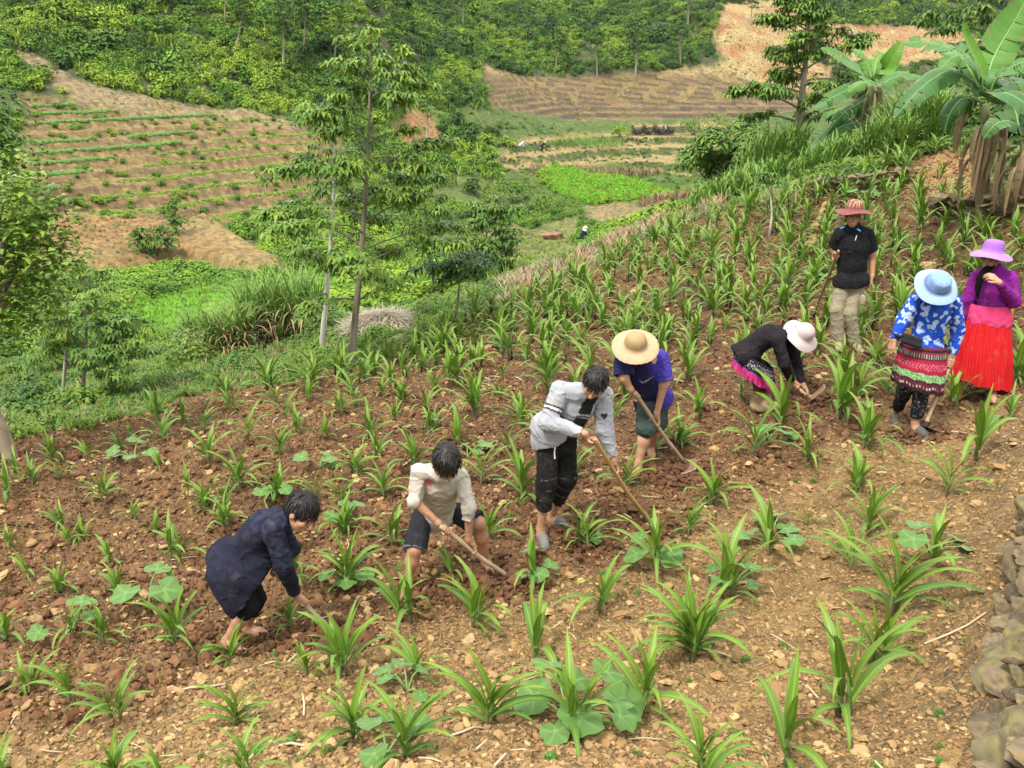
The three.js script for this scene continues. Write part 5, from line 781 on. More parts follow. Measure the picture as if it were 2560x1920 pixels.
// hats: turned profiles [radius, height], brim drooping with a wave
function hat(fig, name, prof, up, center, colFn, o = {}) {
  const [u, f, r] = orth(up, o.front ?? fig.hf), n = 72, m = prof.length, P = [], I = [], Cc = [];
  for (let j = 0; j < m; j++) for (let i = 0; i < n; i++) { const a = i / n * 6.2832, [rad, h] = prof[j], w = rad > 0.11 ? (o.wave ?? 0.006) * Math.sin(a * 3 + 1) * (rad - 0.1) / 0.08 : 0, fr = 1 + (o.peak ?? 0) * Math.max(0, Math.cos(a)) * (rad > 0.11 ? 1 : 0), x = Math.sin(a) * rad, z = Math.cos(a) * rad * fr * (o.oval ?? 1.08), pl = (o.pleat ?? 0) * Math.sin(a * 26) * (rad > 0.03 ? 1 : 0); const p = center.clone().addScaledVector(r, x * (1 + pl)).addScaledVector(f, z * (1 + pl)).addScaledVector(u, h + w); P.push(p.x, p.y, p.z); Cc.push(...colFn(j / (m - 1), a, rad, h, p)); if (j) { const k = (i + 1) % n, q = j * n; I.push(q - n + i, q + i, q - n + k, q - n + k, q + i, q + k); } }
  return mesh(name, geoFrom(P, I, Cc), o.mat ?? hatMat, fig.g);
}
function skirtMesh(fig, name, w0, w1, h0, h1, bw, bh, colFn, pleats = 34, amp = 0.035, bulge = 0.05) {
  const nu = 210, nv = 44, P = [], I = [], Cc = [];
  for (let j = 0; j <= nv; j++) { const t = j / nv, p0 = mid(w0, h0, t), p1 = mid(w1, h1, t), c = mid(p0, p1), A = p1.clone().sub(p0).multiplyScalar(0.5), ax = mid(h0, h1).sub(mid(w0, w1)).normalize(), Bv = V().crossVectors(ax, A).normalize().multiplyScalar(lerp(bw, bh, t)), bu = 1 + bulge * Math.sin(t * Math.PI);
    for (let i = 0; i < nu; i++) { const a = i / nu * 6.2832, k = bu * (1 + amp * (0.25 + 0.75 * t) * (Math.sin(a * pleats + 1.5 * n2(a * 2, t * 2)) + 0.5 * Math.sin(a * 7 + 2) * t)), p = c.clone().addScaledVector(A, Math.cos(a) * k).addScaledVector(Bv, Math.sin(a) * k); p.y += 0.008 * Math.sin(a * 11) * t; P.push(p.x, p.y, p.z); Cc.push(...dusty(p, colFn(t, a, p))); if (j) { const i2 = (i + 1) % nu, q = j * nu; I.push(q - nu + i, q - nu + i2, q + i, q - nu + i2, q + i2, q + i); } } }
  return mesh(name, geoFrom(P, I, Cc), clothMat, fig.g);
}
// hoes
const woodMat = std('wood', { vertexColors: true, roughness: 0.75 }), ironMat = std('iron', { vertexColors: true, roughness: 0.7, metalness: 0.35 });
function hoe(label, A, B, r, dir, { w = 0.2, len = 0.2, wood = [0.44, 0.28, 0.13], iron = [0.10, 0.075, 0.06], top = 0.7, bend = 0.12, square } = {}) {
  const g = group('hoe', B), a = A.clone().sub(B), L = a.length(), pts5 = [], h = a.clone().normalize(); for (let k = 0; k <= 16; k++) { const t = k / 16, p = a.clone().multiplyScalar(1 - t); p.x += 0.006 * Math.sin(t * 5 + L); p.y += 0.006 * Math.sin(t * 7 + 1); pts5.push(p); }
  mesh('handle', tube(pts5, pts5.map((_, k) => r * (1 + 0.06 * Math.sin(k * 1.7))), square ? 4 : 8, (t, wv, p) => { const n = 0.85 + 0.22 * n3(p.x * 60, p.y * 14, p.z * 60) + (n3(p.x * 5, p.y * 5, p.z * 5) > 0.45 ? -0.2 : 0); return wood.map(c => c * n); }), woodMat, g);
  const d = dir.clone().addScaledVector(h, -dir.dot(h) * 0.75).normalize(), W = V().crossVectors(h, d).normalize(), N = V().crossVectors(W, d).normalize(), P = [], I = [], Cc = [], nu = 12, nv = 8;
  for (const sgn of [1, -1]) for (let j = 0; j <= nv; j++) for (let i = 0; i <= nu; i++) { const t = j / nv, x = (i / nu - 0.5) * 2, hw = w / 2 * lerp(top, 1, Math.sqrt(t)), edge = 1 - 0.14 * x * x * t, p = d.clone().multiplyScalar(len * t * edge - 0.01).addScaledVector(W, x * hw).addScaledVector(N, sgn * 0.002 - bend * len * t * t - 0.03 * x * x * 0.3); P.push(p.x, p.y, p.z); const ru = n3(p.x * 25 + 3, p.y * 25, p.z * 25), c = t > 0.93 ? [0.32, 0.30, 0.28] : mixc(iron, [0.26, 0.14, 0.075], clamp(0.4 + ru)); Cc.push(...c); if (i && j) { const o = (sgn < 0 ? (nv + 1) * (nu + 1) : 0) + j * (nu + 1) + i, q = o - nu - 1; sgn > 0 ? I.push(q - 1, q, o - 1, q, o, o - 1) : I.push(q - 1, o - 1, q, q, o - 1, o); } }
  const o2 = (nv + 1) * (nu + 1), rim = []; for (let i = 0; i <= nu; i++) rim.push(i); for (let j = 1; j <= nv; j++) rim.push(j * (nu + 1) + nu); for (let i = nu - 1; i >= 0; i--) rim.push(nv * (nu + 1) + i); for (let j = nv - 1; j > 0; j--) rim.push(j * (nu + 1)); for (let k = 0; k < rim.length; k++) { const p = rim[k], q = rim[(k + 1) % rim.length]; I.push(p, p + o2, q, q, p + o2, q + o2); }
  const bl = mesh('blade', geoFrom(P, I, Cc), ironMat, g); mesh('socket', tube([h.clone().multiplyScalar(0.05), h.clone().multiplyScalar(-0.025)], [r * 1.35, r * 1.5], 8, () => iron), ironMat, bl);
  return tag(g, label, 'hoe', 'hoes in the workers\' hands');
}
const plain = (c, a = 0.1, fq = 30) => (p) => { const n = 1 + a * n3(p.x * fq, p.y * fq, p.z * fq) + a * n3(p.x * 7, p.y * 7, p.z * 7); return [c[0] * n, c[1] * n, c[2] * n]; };
const stand = (u, v) => { const b = spot(u, v), P = (uu, vv, dz = 0) => { const d = ray(uu, vv); return d.multiplyScalar((b.z - dz) / d.z); }; return [b, P]; };
const foot = (u, v, up = 0.07) => { const p = spot(u, v); p.y += up; return p; };
const toes = (an, dx, dz, up = 0.02) => { const p = V(an.x + dx, 0, an.z + dz); p.y = ground(p.x, p.z) + up; return p; };
function report(n, J) { const d = (a, b) => J[a].distanceTo(J[b]).toFixed(2); console.log(n, 'sh', d('shL', 'shR'), 'uarm', d('shL', 'elL'), d('shR', 'elR'), 'farm', d('elL', 'wrL'), d('elR', 'wrR'), 'thigh', d('hipL', 'knL'), d('hipR', 'knR'), 'shin', d('knL', 'anL'), d('knR', 'anR'), 'torso', mid(J.shL, J.shR).distanceTo(mid(J.hipL, J.hipR)).toFixed(2), 'neck-head', d('neck', 'head'), 'hipH', (mid(J.hipL, J.hipR).y - mid(J.anL, J.anR).y).toFixed(2)); }

// ---------------------------------------------------------------- the eight workers
{ // 1: boy in a navy coat, bent to the right
  const [b, P] = stand(512, 1395), anR = foot(492, 1405), anL = foot(535, 1372);
  const A = P(588, 1232, 0.0), B = spot(724, 1376), ax = B.clone().sub(A); B.y += 0.03;
  const gR = A.clone().lerp(B, 0.46), gL = A.clone().lerp(B, 0.06);
  const J = { head: P(652, 1106, -0.02), neck: P(615, 1120, 0), shR: P(594, 1138, -0.15), shL: P(600, 1112, 0.15), elR: P(612, 1220, -0.16), wrR: gR.clone().add(V(-0.035, 0.07, 0.02)), elL: P(628, 1185, 0.19), wrL: gL.clone().add(V(0.03, 0.06, -0.03)), hipR: P(503, 1218, -0.08), hipL: P(508, 1205, 0.10), knR: P(538, 1308, -0.10), knL: P(556, 1292, 0.08), anR, anL, toeR: toes(anR, 0.11, 0.08), toeL: toes(anL, 0.13, 0.02) };
  report('navy', J);
  const f = person({ base: b, J, s: 0.86, hs: 1.05, face: V(0.70, -0.58, 0.42), crown: V(0.5, 0.75, -0.1), seed: 1, bow: 0.02, hair: { fringe: 0.004, back: -0.05 }, handR: { c: gR, axis: ax, r: 0.016, turn: 1 }, handL: { c: gL, axis: ax, r: 0.016, turn: -1 },
    top: { name: 'coat', loose: 0.026, sleeve: 1.97, cuff: 0.044, collar: 0.22, hem: 0.1, cuts: [[P(526, 1296), V(-0.87, -0.5, 0)], [P(526, 1296), V(0.79, -0.61, 0)]], flare: 1.02, fold: 0.008, extra: [[P(492, 1205, 0.02), P(500, 1250, -0.02), 0.135, 0.17], [P(505, 1245, -0.06), P(528, 1330, -0.06), 0.18, 0.17], [P(560, 1180, 0), P(555, 1240, -0.05), 0.13, 0.13]], color: (p, q, n) => { const k = 1 + 0.18 * n3(p.x * 9, p.y * 9, p.z * 9) + 0.1 * n3(p.x * 50, p.y * 50, p.z * 50), worn = q[1] > 0.86 ? 0.22 * clamp(0.5 + n3(p.x * 16, p.y * 16, p.z * 16)) : 0, c = mixc([0.016, 0.017, 0.031], [0.07, 0.08, 0.14], worn); return c.map(v => v * k); } },
    bottom: { name: 'trousers', from: 0.45, loose: 0.006, lenR: 1.28, lenL: 1.45, end: 0.062, color: plain([0.012, 0.012, 0.014]) } });
  tag(f.g, 'person in a long dark navy coat bending over a hoe, barefoot, leftmost worker', 'person');
  hoe('hoe with pale wooden handle held by the navy-coated worker', A, B, 0.0165, V(-0.6, -0.6, 0.5), { w: 0.19, len: 0.18, wood: [0.42, 0.29, 0.19] });
}
{ // 2: boy in a stained cream shirt, stooping towards the camera
  const [b, P] = stand(879, 1275), anR = foot(879, 1278), anL = foot(1050, 1232);
  const A = P(950, 1138, -0.16), B = spot(1098, 1262).add(V(0, 0.06, 0)), ax = B.clone().sub(A), gR = A.clone().lerp(B, 0.08), gL = A.clone().lerp(B, 0.42);
  const J = { head: P(965, 1000, -0.16), neck: P(944, 1022, -0.06), shR: P(906, 1016, -0.02), shL: P(996, 1026, 0.03), elR: P(895, 1083, -0.10), wrR: gR.clone().add(V(-0.045, 0.055, -0.01)), elL: P(1012, 1098, -0.08), wrL: gL.clone().add(V(-0.005, 0.075, 0.0)), hipR: P(912, 1112, 0.20), hipL: P(968, 1100, 0.30), knR: P(896, 1188, 0.0), knL: P(1034, 1130, 0.16), anR, anL, toeR: toes(anR, -0.05, 0.13), toeL: toes(anL, 0.06, 0.13) };
  report('cream', J);
  const st = (p) => n3(p.x * 8 + 4, p.y * 8, p.z * 8);
  const f = person({ base: b, J, s: 0.86, hs: 1.05, girth: 1.1, face: V(0.22, -0.66, 0.70), crown: V(0.12, 0.65, 0.7), seed: 2, hair: { fringe: 0.006, back: -0.05 }, skin: [0.36, 0.175, 0.10], handR: { c: gR, axis: ax, r: 0.017, turn: 1 }, handL: { c: gL, axis: ax, r: 0.017, turn: -1 },
    top: { name: 'shirt', loose: 0.022, sleeveLoose: 0.014, sleeveL: 1.3, sleeveR: 1.12, hem: 0.06, fold: 0.009, color: (p, q, n, a, sl) => { let c = [0.42, 0.38, 0.32]; const k = st(p), x = f0(p); if (k > 0.35) c = mixc(c, [0.38, 0.31, 0.25], 0.55); if (x < 0.045) c = [0.42, 0.13, 0.17]; if (n3(p.x * 19, p.y * 19 + 7, p.z * 19) > 0.6) c = mixc(c, [0.34, 0.33, 0.36], 0.6); return c.map(v => v * (1 + 0.06 * n3(p.x * 45, p.y * 45, p.z * 45))); } },
    bottom: { name: 'shorts', loose: 0.022, lenR: 1.0, lenL: 0.98, wide: 0.03, color: (p, t) => t > 0.985 ? [0.16, 0.18, 0.22] : plain([0.020, 0.021, 0.026])(p) } });
  function f0(p) { const c = P(925, 1050, -0.12).sub(b); return Math.hypot((p.x - c.x) * 1.4, p.y - c.y, (p.z - c.z) * 0.4); }
  tag(f.g, 'person in a stained cream shirt and dark shorts crouching wide over a hoe', 'person');
  hoe('hoe with bent pale handle held by the cream-shirted worker', A, B, 0.0175, V(-0.75, -0.35, 0.45), { w: 0.16, len: 0.2, wood: [0.45, 0.33, 0.21], bend: 0.25 });
}
{ // 3: boy in a light grey jacket
  const [b, P] = stand(1172, 1158), anR = foot(1168, 1160), anL = foot(1189, 1134);
  const B = spot(1398, 1135).add(V(0, 0.05, 0)), A = P(1281, 950, -0.26), ax = B.clone().sub(A), gR = A.clone().lerp(B, 0.03), gL = A.clone().lerp(B, 0.34);
  const J = { head: P(1284, 828, -0.14), neck: P(1262, 848, -0.06), shR: P(1213, 838, -0.06), shL: P(1304, 846, 0.06), elR: P(1184, 912, -0.16), wrR: gR.clone().add(V(-0.075, 0.075, 0.01)), elL: P(1306, 928, -0.02), wrL: gL.clone().add(V(0.005, 0.075, -0.02)), hipR: P(1184, 962, 0.02), hipL: P(1222, 954, 0.12), knR: P(1180, 1040, -0.06), knL: P(1224, 1032, 0.08), anR, anL, toeR: toes(anR, 0.03, 0.14), toeL: toes(anL, 0.12, 0.08) };
  report('grey', J);
  const f = person({ base: b, J, s: 0.9, hs: 1.02, face: V(-0.25, -0.55, 0.78), crown: V(0.15, 0.72, 0.6), seed: 3, hair: { fringe: 0.022, back: -0.045 }, handR: { c: gR, axis: ax, r: 0.017, turn: 1, thumb: -1 }, handL: { c: gL, axis: ax, r: 0.017, turn: -1 },
    top: { name: 'jacket', loose: 0.032, sleeve: 1.9, cuff: 0.042, collar: 0.16, hem: 0.13, cuts: [[P(1188, 956, 0), V(0.34, -0.94, 0)]], flare: 1.0, fold: 0.009, extra: [[P(1186, 925, 0.02), P(1190, 955, 0.05), 0.14, 0.15]], color: (p, q, n, a, sl) => {
      const k = 1 + 0.06 * n3(p.x * 12, p.y * 12, p.z * 12); let c = [0.31, 0.315, 0.345];
      if (sl && a[2] === 'R') { const t = a[1]; if (t > 0.5 && t < 0.56 || t > 0.62 && t < 0.68) c = [0.03, 0.03, 0.035]; else if (t >= 0.56 && t <= 0.62) c = [0.75, 0.75, 0.75]; }
      if (sl && a[1] > 1.82) c = [0.42, 0.38, 0.33];
      if (!sl) { if (q[2] > 0.03 && Math.abs(q[0] - 0.03) < 0.055 && q[1] > 0.1) { c = [0.016, 0.016, 0.018]; if (Math.abs(q[1] - 0.74) < 0.012 || Math.abs(q[1] - 0.69) < 0.01) c = [0.35, 0.35, 0.36]; } else if (q[2] > 0.0 && q[0] < -0.02 && (Math.abs(q[1] - 0.6) < 0.014 || Math.abs(q[1] - 0.54) < 0.014)) c = [0.035, 0.035, 0.04]; }
      if (sl && a[2] === 'L' && Math.abs(a[1] - 0.62) < 0.09 && n.z > 0.4 && Math.abs((p.x - J.elL.x) + 0.01) < 0.03 - Math.abs(a[1] - 0.58) * 0.22) c = [0.03, 0.03, 0.035];
      return c.map(v => v * k); } },
    bottom: { name: 'trousers', loose: 0.028, len: 1.56, end: 0.07, wide: 0.026, fold: 0.008, color: (p, t) => { const k = t > 0.72 && t < 1.4 && Math.abs(Math.sin(t * 17 + 0.5 * Math.sin(p.x * 22) + 0.5 * Math.sin(p.z * 25))) < 0.11 && n3(p.x * 6, p.y * 6, p.z * 6) > -0.35 ? [0.11, 0.11, 0.11] : [0.013, 0.013, 0.014]; return k.map(v => v * (1 + 0.2 * n3(p.x * 30, p.y * 30, p.z * 30))); } } });
  // drawstring and slippers
  const ds = P(1200, 962, -0.10).sub(b); mesh('drawstring', tube([ds, ds.clone().add(V(-0.008, -0.05, 0.02)), ds.clone().add(V(-0.004, -0.10, 0.02))], [0.005, 0.005, 0.007], 6, () => [0.6, 0.6, 0.6]), clothMat, f.g);
  for (const q of ['L', 'R']) { const a = f.J['an' + q], t = f.J['toe' + q]; mesh('slipper', nets([cone(a.clone().add(V(0, -0.055, 0)), t.clone().add(V(0, -0.012, 0)), 0.04, 0.036), cone(mid(a, t, 0.55).add(V(0, 0.0, 0)), mid(a, t, 0.85), 0.042, 0.036)], { cell: 0.008, k: 0.02, color: plain([0.15, 0.145, 0.135]) }), clothMat, f.g); }
  tag(f.g, 'person in a light grey striped jacket and black trousers leaning on a hoe', 'person');
  hoe('hoe with yellow wooden handle and square blade held by the grey-jacketed worker', A, B, 0.0175, V(-0.75, -0.35, 0.55), { w: 0.17, len: 0.19, wood: [0.50, 0.30, 0.11], iron: [0.20, 0.14, 0.09], top: 0.85 });
}
{ // 4: worker in a straw hat and blue T-shirt
  const [b, P] = stand(1385, 1010), anR = foot(1379, 1014), anL = foot(1404, 982);
  const A = P(1369, 849, -0.16), B = spot(1476, 1010).add(V(0, 0.06, 0)), ax = B.clone().sub(A), gR = A.clone().lerp(B, 0.04), gL = A.clone().lerp(B, 0.39);
  const J = { head: P(1372, 752, -0.16), neck: P(1385, 768, -0.06), shR: P(1347, 778, -0.08), shL: P(1424, 772, 0.02), elR: P(1348, 816, -0.14), wrR: gR.clone().add(V(-0.045, 0.06, 0.0)), elL: P(1434, 830, -0.03), wrL: gL.clone().add(V(0.02, 0.075, 0.0)), hipR: P(1398, 866, 0.14), hipL: P(1426, 862, 0.26), knR: P(1396, 926, 0.0), knL: P(1420, 912, 0.2), anR, anL, toeR: toes(anR, -0.06, 0.14), toeL: toes(anL, 0.0, 0.15) };
  report('straw', J);
  const f = person({ base: b, J, s: 0.98, hs: 0.98, face: V(-0.12, -0.55, 0.83), crown: V(-0.05, 0.8, 0.5), seed: 4, hair: { fringe: 0.03, k: 0.9 }, handR: { c: gR, axis: ax, r: 0.017 }, handL: { c: gL, axis: ax, r: 0.017, turn: -1 },
    top: { name: 'shirt', loose: 0.030, sleeve: 0.86, sleeveLoose: 0.036, hem: 0.03, fold: 0.008, color: (p, q, n) => { let c = mixc([0.018, 0.016, 0.065], [0.050, 0.036, 0.26], sstep(-0.02, 0.10, q[0])); const h = hole(p); if (h < 1) c = [0.45, 0.25, 0.17]; return c.map(v => v * (1 + 0.12 * n3(p.x * 20, p.y * 20, p.z * 20))); } },
    bottom: { name: 'shorts', loose: 0.024, len: 1.12, wide: 0.03, end: 0.082, fold: 0.007, color: plain([0.042, 0.058, 0.055], 0.15) } });
  function hole(p) { const c = P(1412, 772, -0.05).sub(b); return Math.hypot((p.x - c.x) / 0.024, (p.y - c.y) / 0.05, (p.z - c.z) / 0.12); }
  // the chest mark: a curved tick
  { const c = P(1374, 786, 0).sub(b), F0 = field([ell(mid(f.pel, f.shC, 0.74), [0.175, f.shC.distanceTo(f.pel) * 0.4, 0.129], f.X, f.Y, f.Zf)], 0.03), pts = [], I = [], Cc = [], up = f.Y, rt = f.X; const cc = f.shC.clone().lerp(f.pel, 0.12); const n = 18;
    for (let k = 0; k <= n; k++) { const t = k / n, x = lerp(-0.062, 0.068, t), yTop = t < 0.22 ? lerp(0.030, -0.006, Math.sqrt(t / 0.22)) : lerp(-0.006, 0.012, (t - 0.22) / 0.78), yBot = t < 0.22 ? lerp(0.026, -0.034, Math.sqrt(t / 0.22)) : lerp(-0.034, 0.010, Math.pow((t - 0.22) / 0.78, 0.8)); for (const y of [yTop, yBot]) { let q = cc.clone().addScaledVector(rt, x - 0.035).addScaledVector(up, y - 0.045).addScaledVector(f.Zf, 0.26); for (let i = 0; i < 40; i++) { const d = F0(q.x, q.y, q.z); if (d < 0.014) break; q.addScaledVector(f.Zf, -d * 0.6); } pts.push(q.x, q.y, q.z); Cc.push(0.30, 0.30, 0.34); } if (k) { const o = k * 2; I.push(o - 2, o - 1, o, o - 1, o + 1, o); } }
    mesh('chest_emblem', geoFrom(pts, I, Cc), clothMat, f.g); }
  hat(f, 'straw_hat', [[0.001, 0.105], [0.03, 0.104], [0.06, 0.094], [0.085, 0.07], [0.096, 0.03], [0.10, 0.0], [0.13, -0.008], [0.165, -0.018], [0.20, -0.032], [0.2, -0.037], [0.16, -0.024], [0.10, -0.008]], V(-0.05, 0.86, 0.5), f.hc.clone().addScaledVector(f.hu, 0.055), (t, a, rad) => { const k = 0.88 + 0.14 * n2(a * 14, rad * 20) + (rad < 0.1 ? 0.10 * Math.sin(a * 26) : 0.05 * Math.sin(rad * 400)); const c = rad < 0.1 ? [0.36, 0.25, 0.115] : [0.44, 0.31, 0.18]; return c.map(v => v * k); }, { pleat: 0.012, wave: 0.004, oval: 1.02 });
  tag(f.g, 'person in a wide straw hat and torn blue shirt hoeing', 'person');
  hoe('hoe with wide round blade held by the straw-hatted worker', A, B, 0.0175, V(-0.35, -0.25, 0.9), { w: 0.30, len: 0.17, wood: [0.46, 0.33, 0.20], iron: [0.16, 0.11, 0.085], top: 0.8, bend: 0.05 });
}
{ // 5: woman in a pale pink hat, bent low
  const [b, P] = stand(1637, 884), anR = foot(1632, 888), anL = foot(1652, 882);
  const A = P(1708, 826, -0.02), B = spot(1752, 872).add(V(0, 0.06, 0)), ax = B.clone().sub(A), gR = A.clone().lerp(B, 0.22), gL = A.clone().lerp(B, 0.6);
  const J = { head: P(1729, 726, -0.04), neck: P(1699, 722, 0), shR: P(1684, 734, -0.15), shL: P(1690, 714, 0.15), elR: P(1694, 785, -0.18), wrR: gR.clone().add(V(-0.045, 0.06, 0.0)), elL: P(1716, 768, 0.14), wrL: gL.clone().add(V(-0.01, 0.08, -0.02)), hipR: P(1612, 768, -0.08), hipL: P(1616, 758, 0.09), knR: P(1642, 828, -0.08), knL: P(1658, 822, 0.08), anR, anL, toeR: toes(anR, 0.10, 0.10), toeL: toes(anL, 0.14, 0.04) };
  report('pink', J);
  const f = person({ base: b, J, s: 0.92, hs: 0.96, face: V(0.75, -0.55, 0.15), crown: V(0.42, 0.72, 0.4), seed: 5, bow: 0.055, hair: { fringe: 0.02, back: -0.09, k: 0.9 }, handR: { c: gR, axis: ax, r: 0.017 }, handL: { c: gL, axis: ax, r: 0.017, turn: -1 },
    top: { name: 'cardigan', loose: 0.022, sleeve: 1.96, cuff: 0.042, collar: 0.25, hem: 0.11, flare: 1.08, fold: 0.007, color: plain([0.016, 0.013, 0.016], 0.18) },
    bottom: { name: 'leggings', loose: 0.012, len: 1.9, end: 0.055, color: (p, t) => t > 1.42 ? plain([0.30, 0.22, 0.13])(p) : plain([0.10, 0.025, 0.025])(p) } });
  for (const q of ['L', 'R']) { const a = f.J['an' + q], t = f.J['toe' + q], k = f.J['kn' + q]; mesh('boot', nets([cone(mid(k, a, 0.42), a, 0.062, 0.056, { cutA: true }), cone(a.clone().add(V(0, -0.03, 0)), t, 0.05, 0.04)], { cell: 0.009, k: 0.03, disp: folds(0.005, 18, 4), color: plain([0.33, 0.24, 0.135]) }), clothMat, f.g); }
  skirtMesh(f, 'skirt', P(1597, 752, 0).sub(b), P(1668, 792, 0).sub(b), P(1582, 796, 0).sub(b), P(1672, 842, 0).sub(b), 0.19, 0.22, (t, a, p) => { const k = 1 + 0.15 * n3(p.x * 30, p.y * 30, p.z * 30); if (t < 0.55) { const pat = t > 0.12 && t < 0.46 && n3(p.x * 55, p.y * 55, p.z * 55) > 0.42; return (pat ? [0.42, 0.42, 0.46] : [0.02, 0.018, 0.024]).map(v => v * k); } if (t < 0.6) return [0.10, 0.05, 0.25]; return mixc([0.50, 0.045, 0.20], [0.30, 0.02, 0.08], clamp(0.5 + 0.6 * n2(a * 5, t * 2))).map(v => v * k); }, 30, 0.035);
  hat(f, 'bucket_hat', [[0.001, 0.108], [0.035, 0.106], [0.068, 0.092], [0.09, 0.06], [0.098, 0.02], [0.102, 0.0], [0.13, -0.014], [0.158, -0.032], [0.182, -0.052], [0.182, -0.056], [0.14, -0.024], [0.1, -0.006]], V(0.34, 0.74, 0.58), f.hc.clone().addScaledVector(f.hu, 0.045), (t, a, rad, h) => { const seam = rad > 0.1 && Math.abs(((rad * 60) % 1) - 0.5) < 0.12 ? 0.93 : 1, c = rad < 0.101 ? [0.50, 0.375, 0.385] : [0.56, 0.465, 0.44]; return c.map(v => v * seam * (0.96 + 0.05 * n2(a * 6, rad * 30))); }, { wave: 0.012, oval: 1.05 });
  tag(f.g, 'person in a pale pink hat and black cardigan bent low over the soil', 'person');
  hoe('short hoe with muddy blade in the hands of the stooping pink-hatted worker', A, B, 0.017, V(0.75, 0.25, 0.5), { w: 0.18, len: 0.2, wood: [0.48, 0.36, 0.24], iron: [0.24, 0.16, 0.09], top: 0.6 });
}
{ // 6: man standing in a black polo shirt
  const [b, P] = stand(1826, 746), anR = foot(1809, 748, 0.08), anL = foot(1844, 750, 0.08);
  const B = spot(1757, 690).add(V(0, 0.05, 0)), A = P(1810, 543, -0.10), ax = B.clone().sub(A), gR = A.clone().lerp(B, 0.08);
  const J = { head: P(1842, 468, 0), neck: P(1843, 490, 0.02), shR: P(1815, 502, 0.02), shL: P(1874, 504, 0.04), elR: P(1802, 541, 0.12), wrR: gR.clone().add(V(0.0, 0.05, -0.06)), elL: P(1884, 553, 0.07), wrL: P(1884, 596, 0.0), hipR: P(1824, 604, 0.02), hipL: P(1853, 608, 0.02), knR: P(1808, 668, -0.06), knL: P(1835, 674, -0.08), anR, anL, toeR: toes(anR, -0.04, 0.16), toeL: toes(anL, 0.02, 0.17) };
  report('man', J);
  const f = person({ base: b, J, s: 1.02, hs: 1.03, girth: 1.14, limb: 1.06, face: V(-0.12, -0.06, 1), crown: V(0.03, 1, 0.06), smile: true, seed: 6, hair: { fringe: 0.05, k: 0.92 }, skin: [0.40, 0.20, 0.125], handR: { c: gR, axis: ax, r: 0.018 }, handL: { dir: V(-0.02, -1, 0.12), palm: V(-0.8, 0, -0.4), curl: 0.55, thumb: -1 },
    top: { name: 'polo_shirt', loose: 0.022, sleeve: 0.72, sleeveLoose: 0.026, hem: 0.06, collar: 0.30, fold: 0.006, color: (p, q, n, a, sl) => { const c = [0.012, 0.012, 0.014]; return c.map(v => v * (1 + 0.15 * n3(p.x * 20, p.y * 20, p.z * 20))); } },
    bottom: { name: 'cargo_trousers', loose: 0.022, len: 2.14, wide: 0.012, end: 0.07, fold: 0.007, color: (p, t) => { const n = 1 + 0.12 * n3(p.x * 10, p.y * 10, p.z * 10) + 0.06 * n3(p.x * 40, p.y * 40, p.z * 40), m = t > 0.75 && t < 1.2 && n3(p.x * 9, p.y * 9 + 3, p.z * 9) > 0.1 ? 0.5 : 0; return mixc([0.25, 0.22, 0.15], [0.31, 0.26, 0.16], m).map(v => v * n); } } });
  { // cargo pocket, blue shoulder tabs, pen mark, boots
    const pk = P(1862, 648, -0.09).sub(b); mesh('pocket', nets([ell(pk, [0.05, 0.07, 0.012], V(1, 0, 0), V(0, 1, 0), V(0, 0, 1))], { cell: 0.009, color: plain([0.35, 0.31, 0.22]) }), clothMat, f.g);
    for (const [u, v, w] of [[1855, 497, 0.6], [1819, 492, -0.35]]) { const c = P(u, v, -0.14).sub(b); const m = mesh('shoulder_tab', new THREE.BoxGeometry(0.048, 0.015, 0.012), std('tab', { color: C(0.015, 0.22, 0.62), roughness: 0.7 }), f.g); m.position.copy(c); m.rotation.set(-0.5, 0, -w); }
    const c = P(1849, 514, -0.155).sub(b), pm = mesh('chest_mark', tube([c.clone().add(V(0.006, 0.03, 0)), c, c.clone().add(V(-0.006, -0.03, 0.004))], [0.003, 0.006, 0.004], 6), std('white_mark', { color: C(0.6, 0.6, 0.6) }), f.g);
    for (const q of ['L', 'R']) { const a = f.J['an' + q], t = f.J['toe' + q]; mesh('shoe', nets([cone(a.clone().add(V(0, -0.03, 0)), t, 0.05, 0.04), cone(a, a.clone().add(V(0, 0.05, 0)), 0.05, 0.05)], { cell: 0.009, k: 0.03, color: plain([0.30, 0.24, 0.16]) }), clothMat, f.g); }
  }
  hat(f, 'felt_hat', [[0.001, 0.122], [0.04, 0.120], [0.072, 0.104], [0.088, 0.07], [0.096, 0.03], [0.10, 0.006], [0.14, -0.004], [0.18, -0.014], [0.205, -0.022], [0.207, -0.028], [0.15, -0.014], [0.10, -0.004]], V(0.02, 0.99, -0.03), f.hc.clone().addScaledVector(f.hu, 0.074), (t, a, rad, h) => { if (t > 0.8) return [0.016, 0.012, 0.014]; const pat = rad < 0.095 && n3(Math.cos(a) * 3, h * 30, Math.sin(a) * 3) > 0.15; return (pat ? [0.48, 0.30, 0.15] : [0.20, 0.055, 0.055]).map(v => v * (0.9 + 0.2 * n2(a * 9, rad * 30))); }, { wave: 0.012, oval: 1.06 });
  tag(f.g, 'person standing upright in a black polo shirt, khaki trousers and dark red hat', 'person');
  hoe('hoe with pale handle held upright at the side of the standing worker', A, B, 0.0175, V(-0.9, -0.2, 0.35), { w: 0.17, len: 0.24, wood: [0.40, 0.31, 0.18], iron: [0.05, 0.04, 0.035], bend: 0.1 });
}
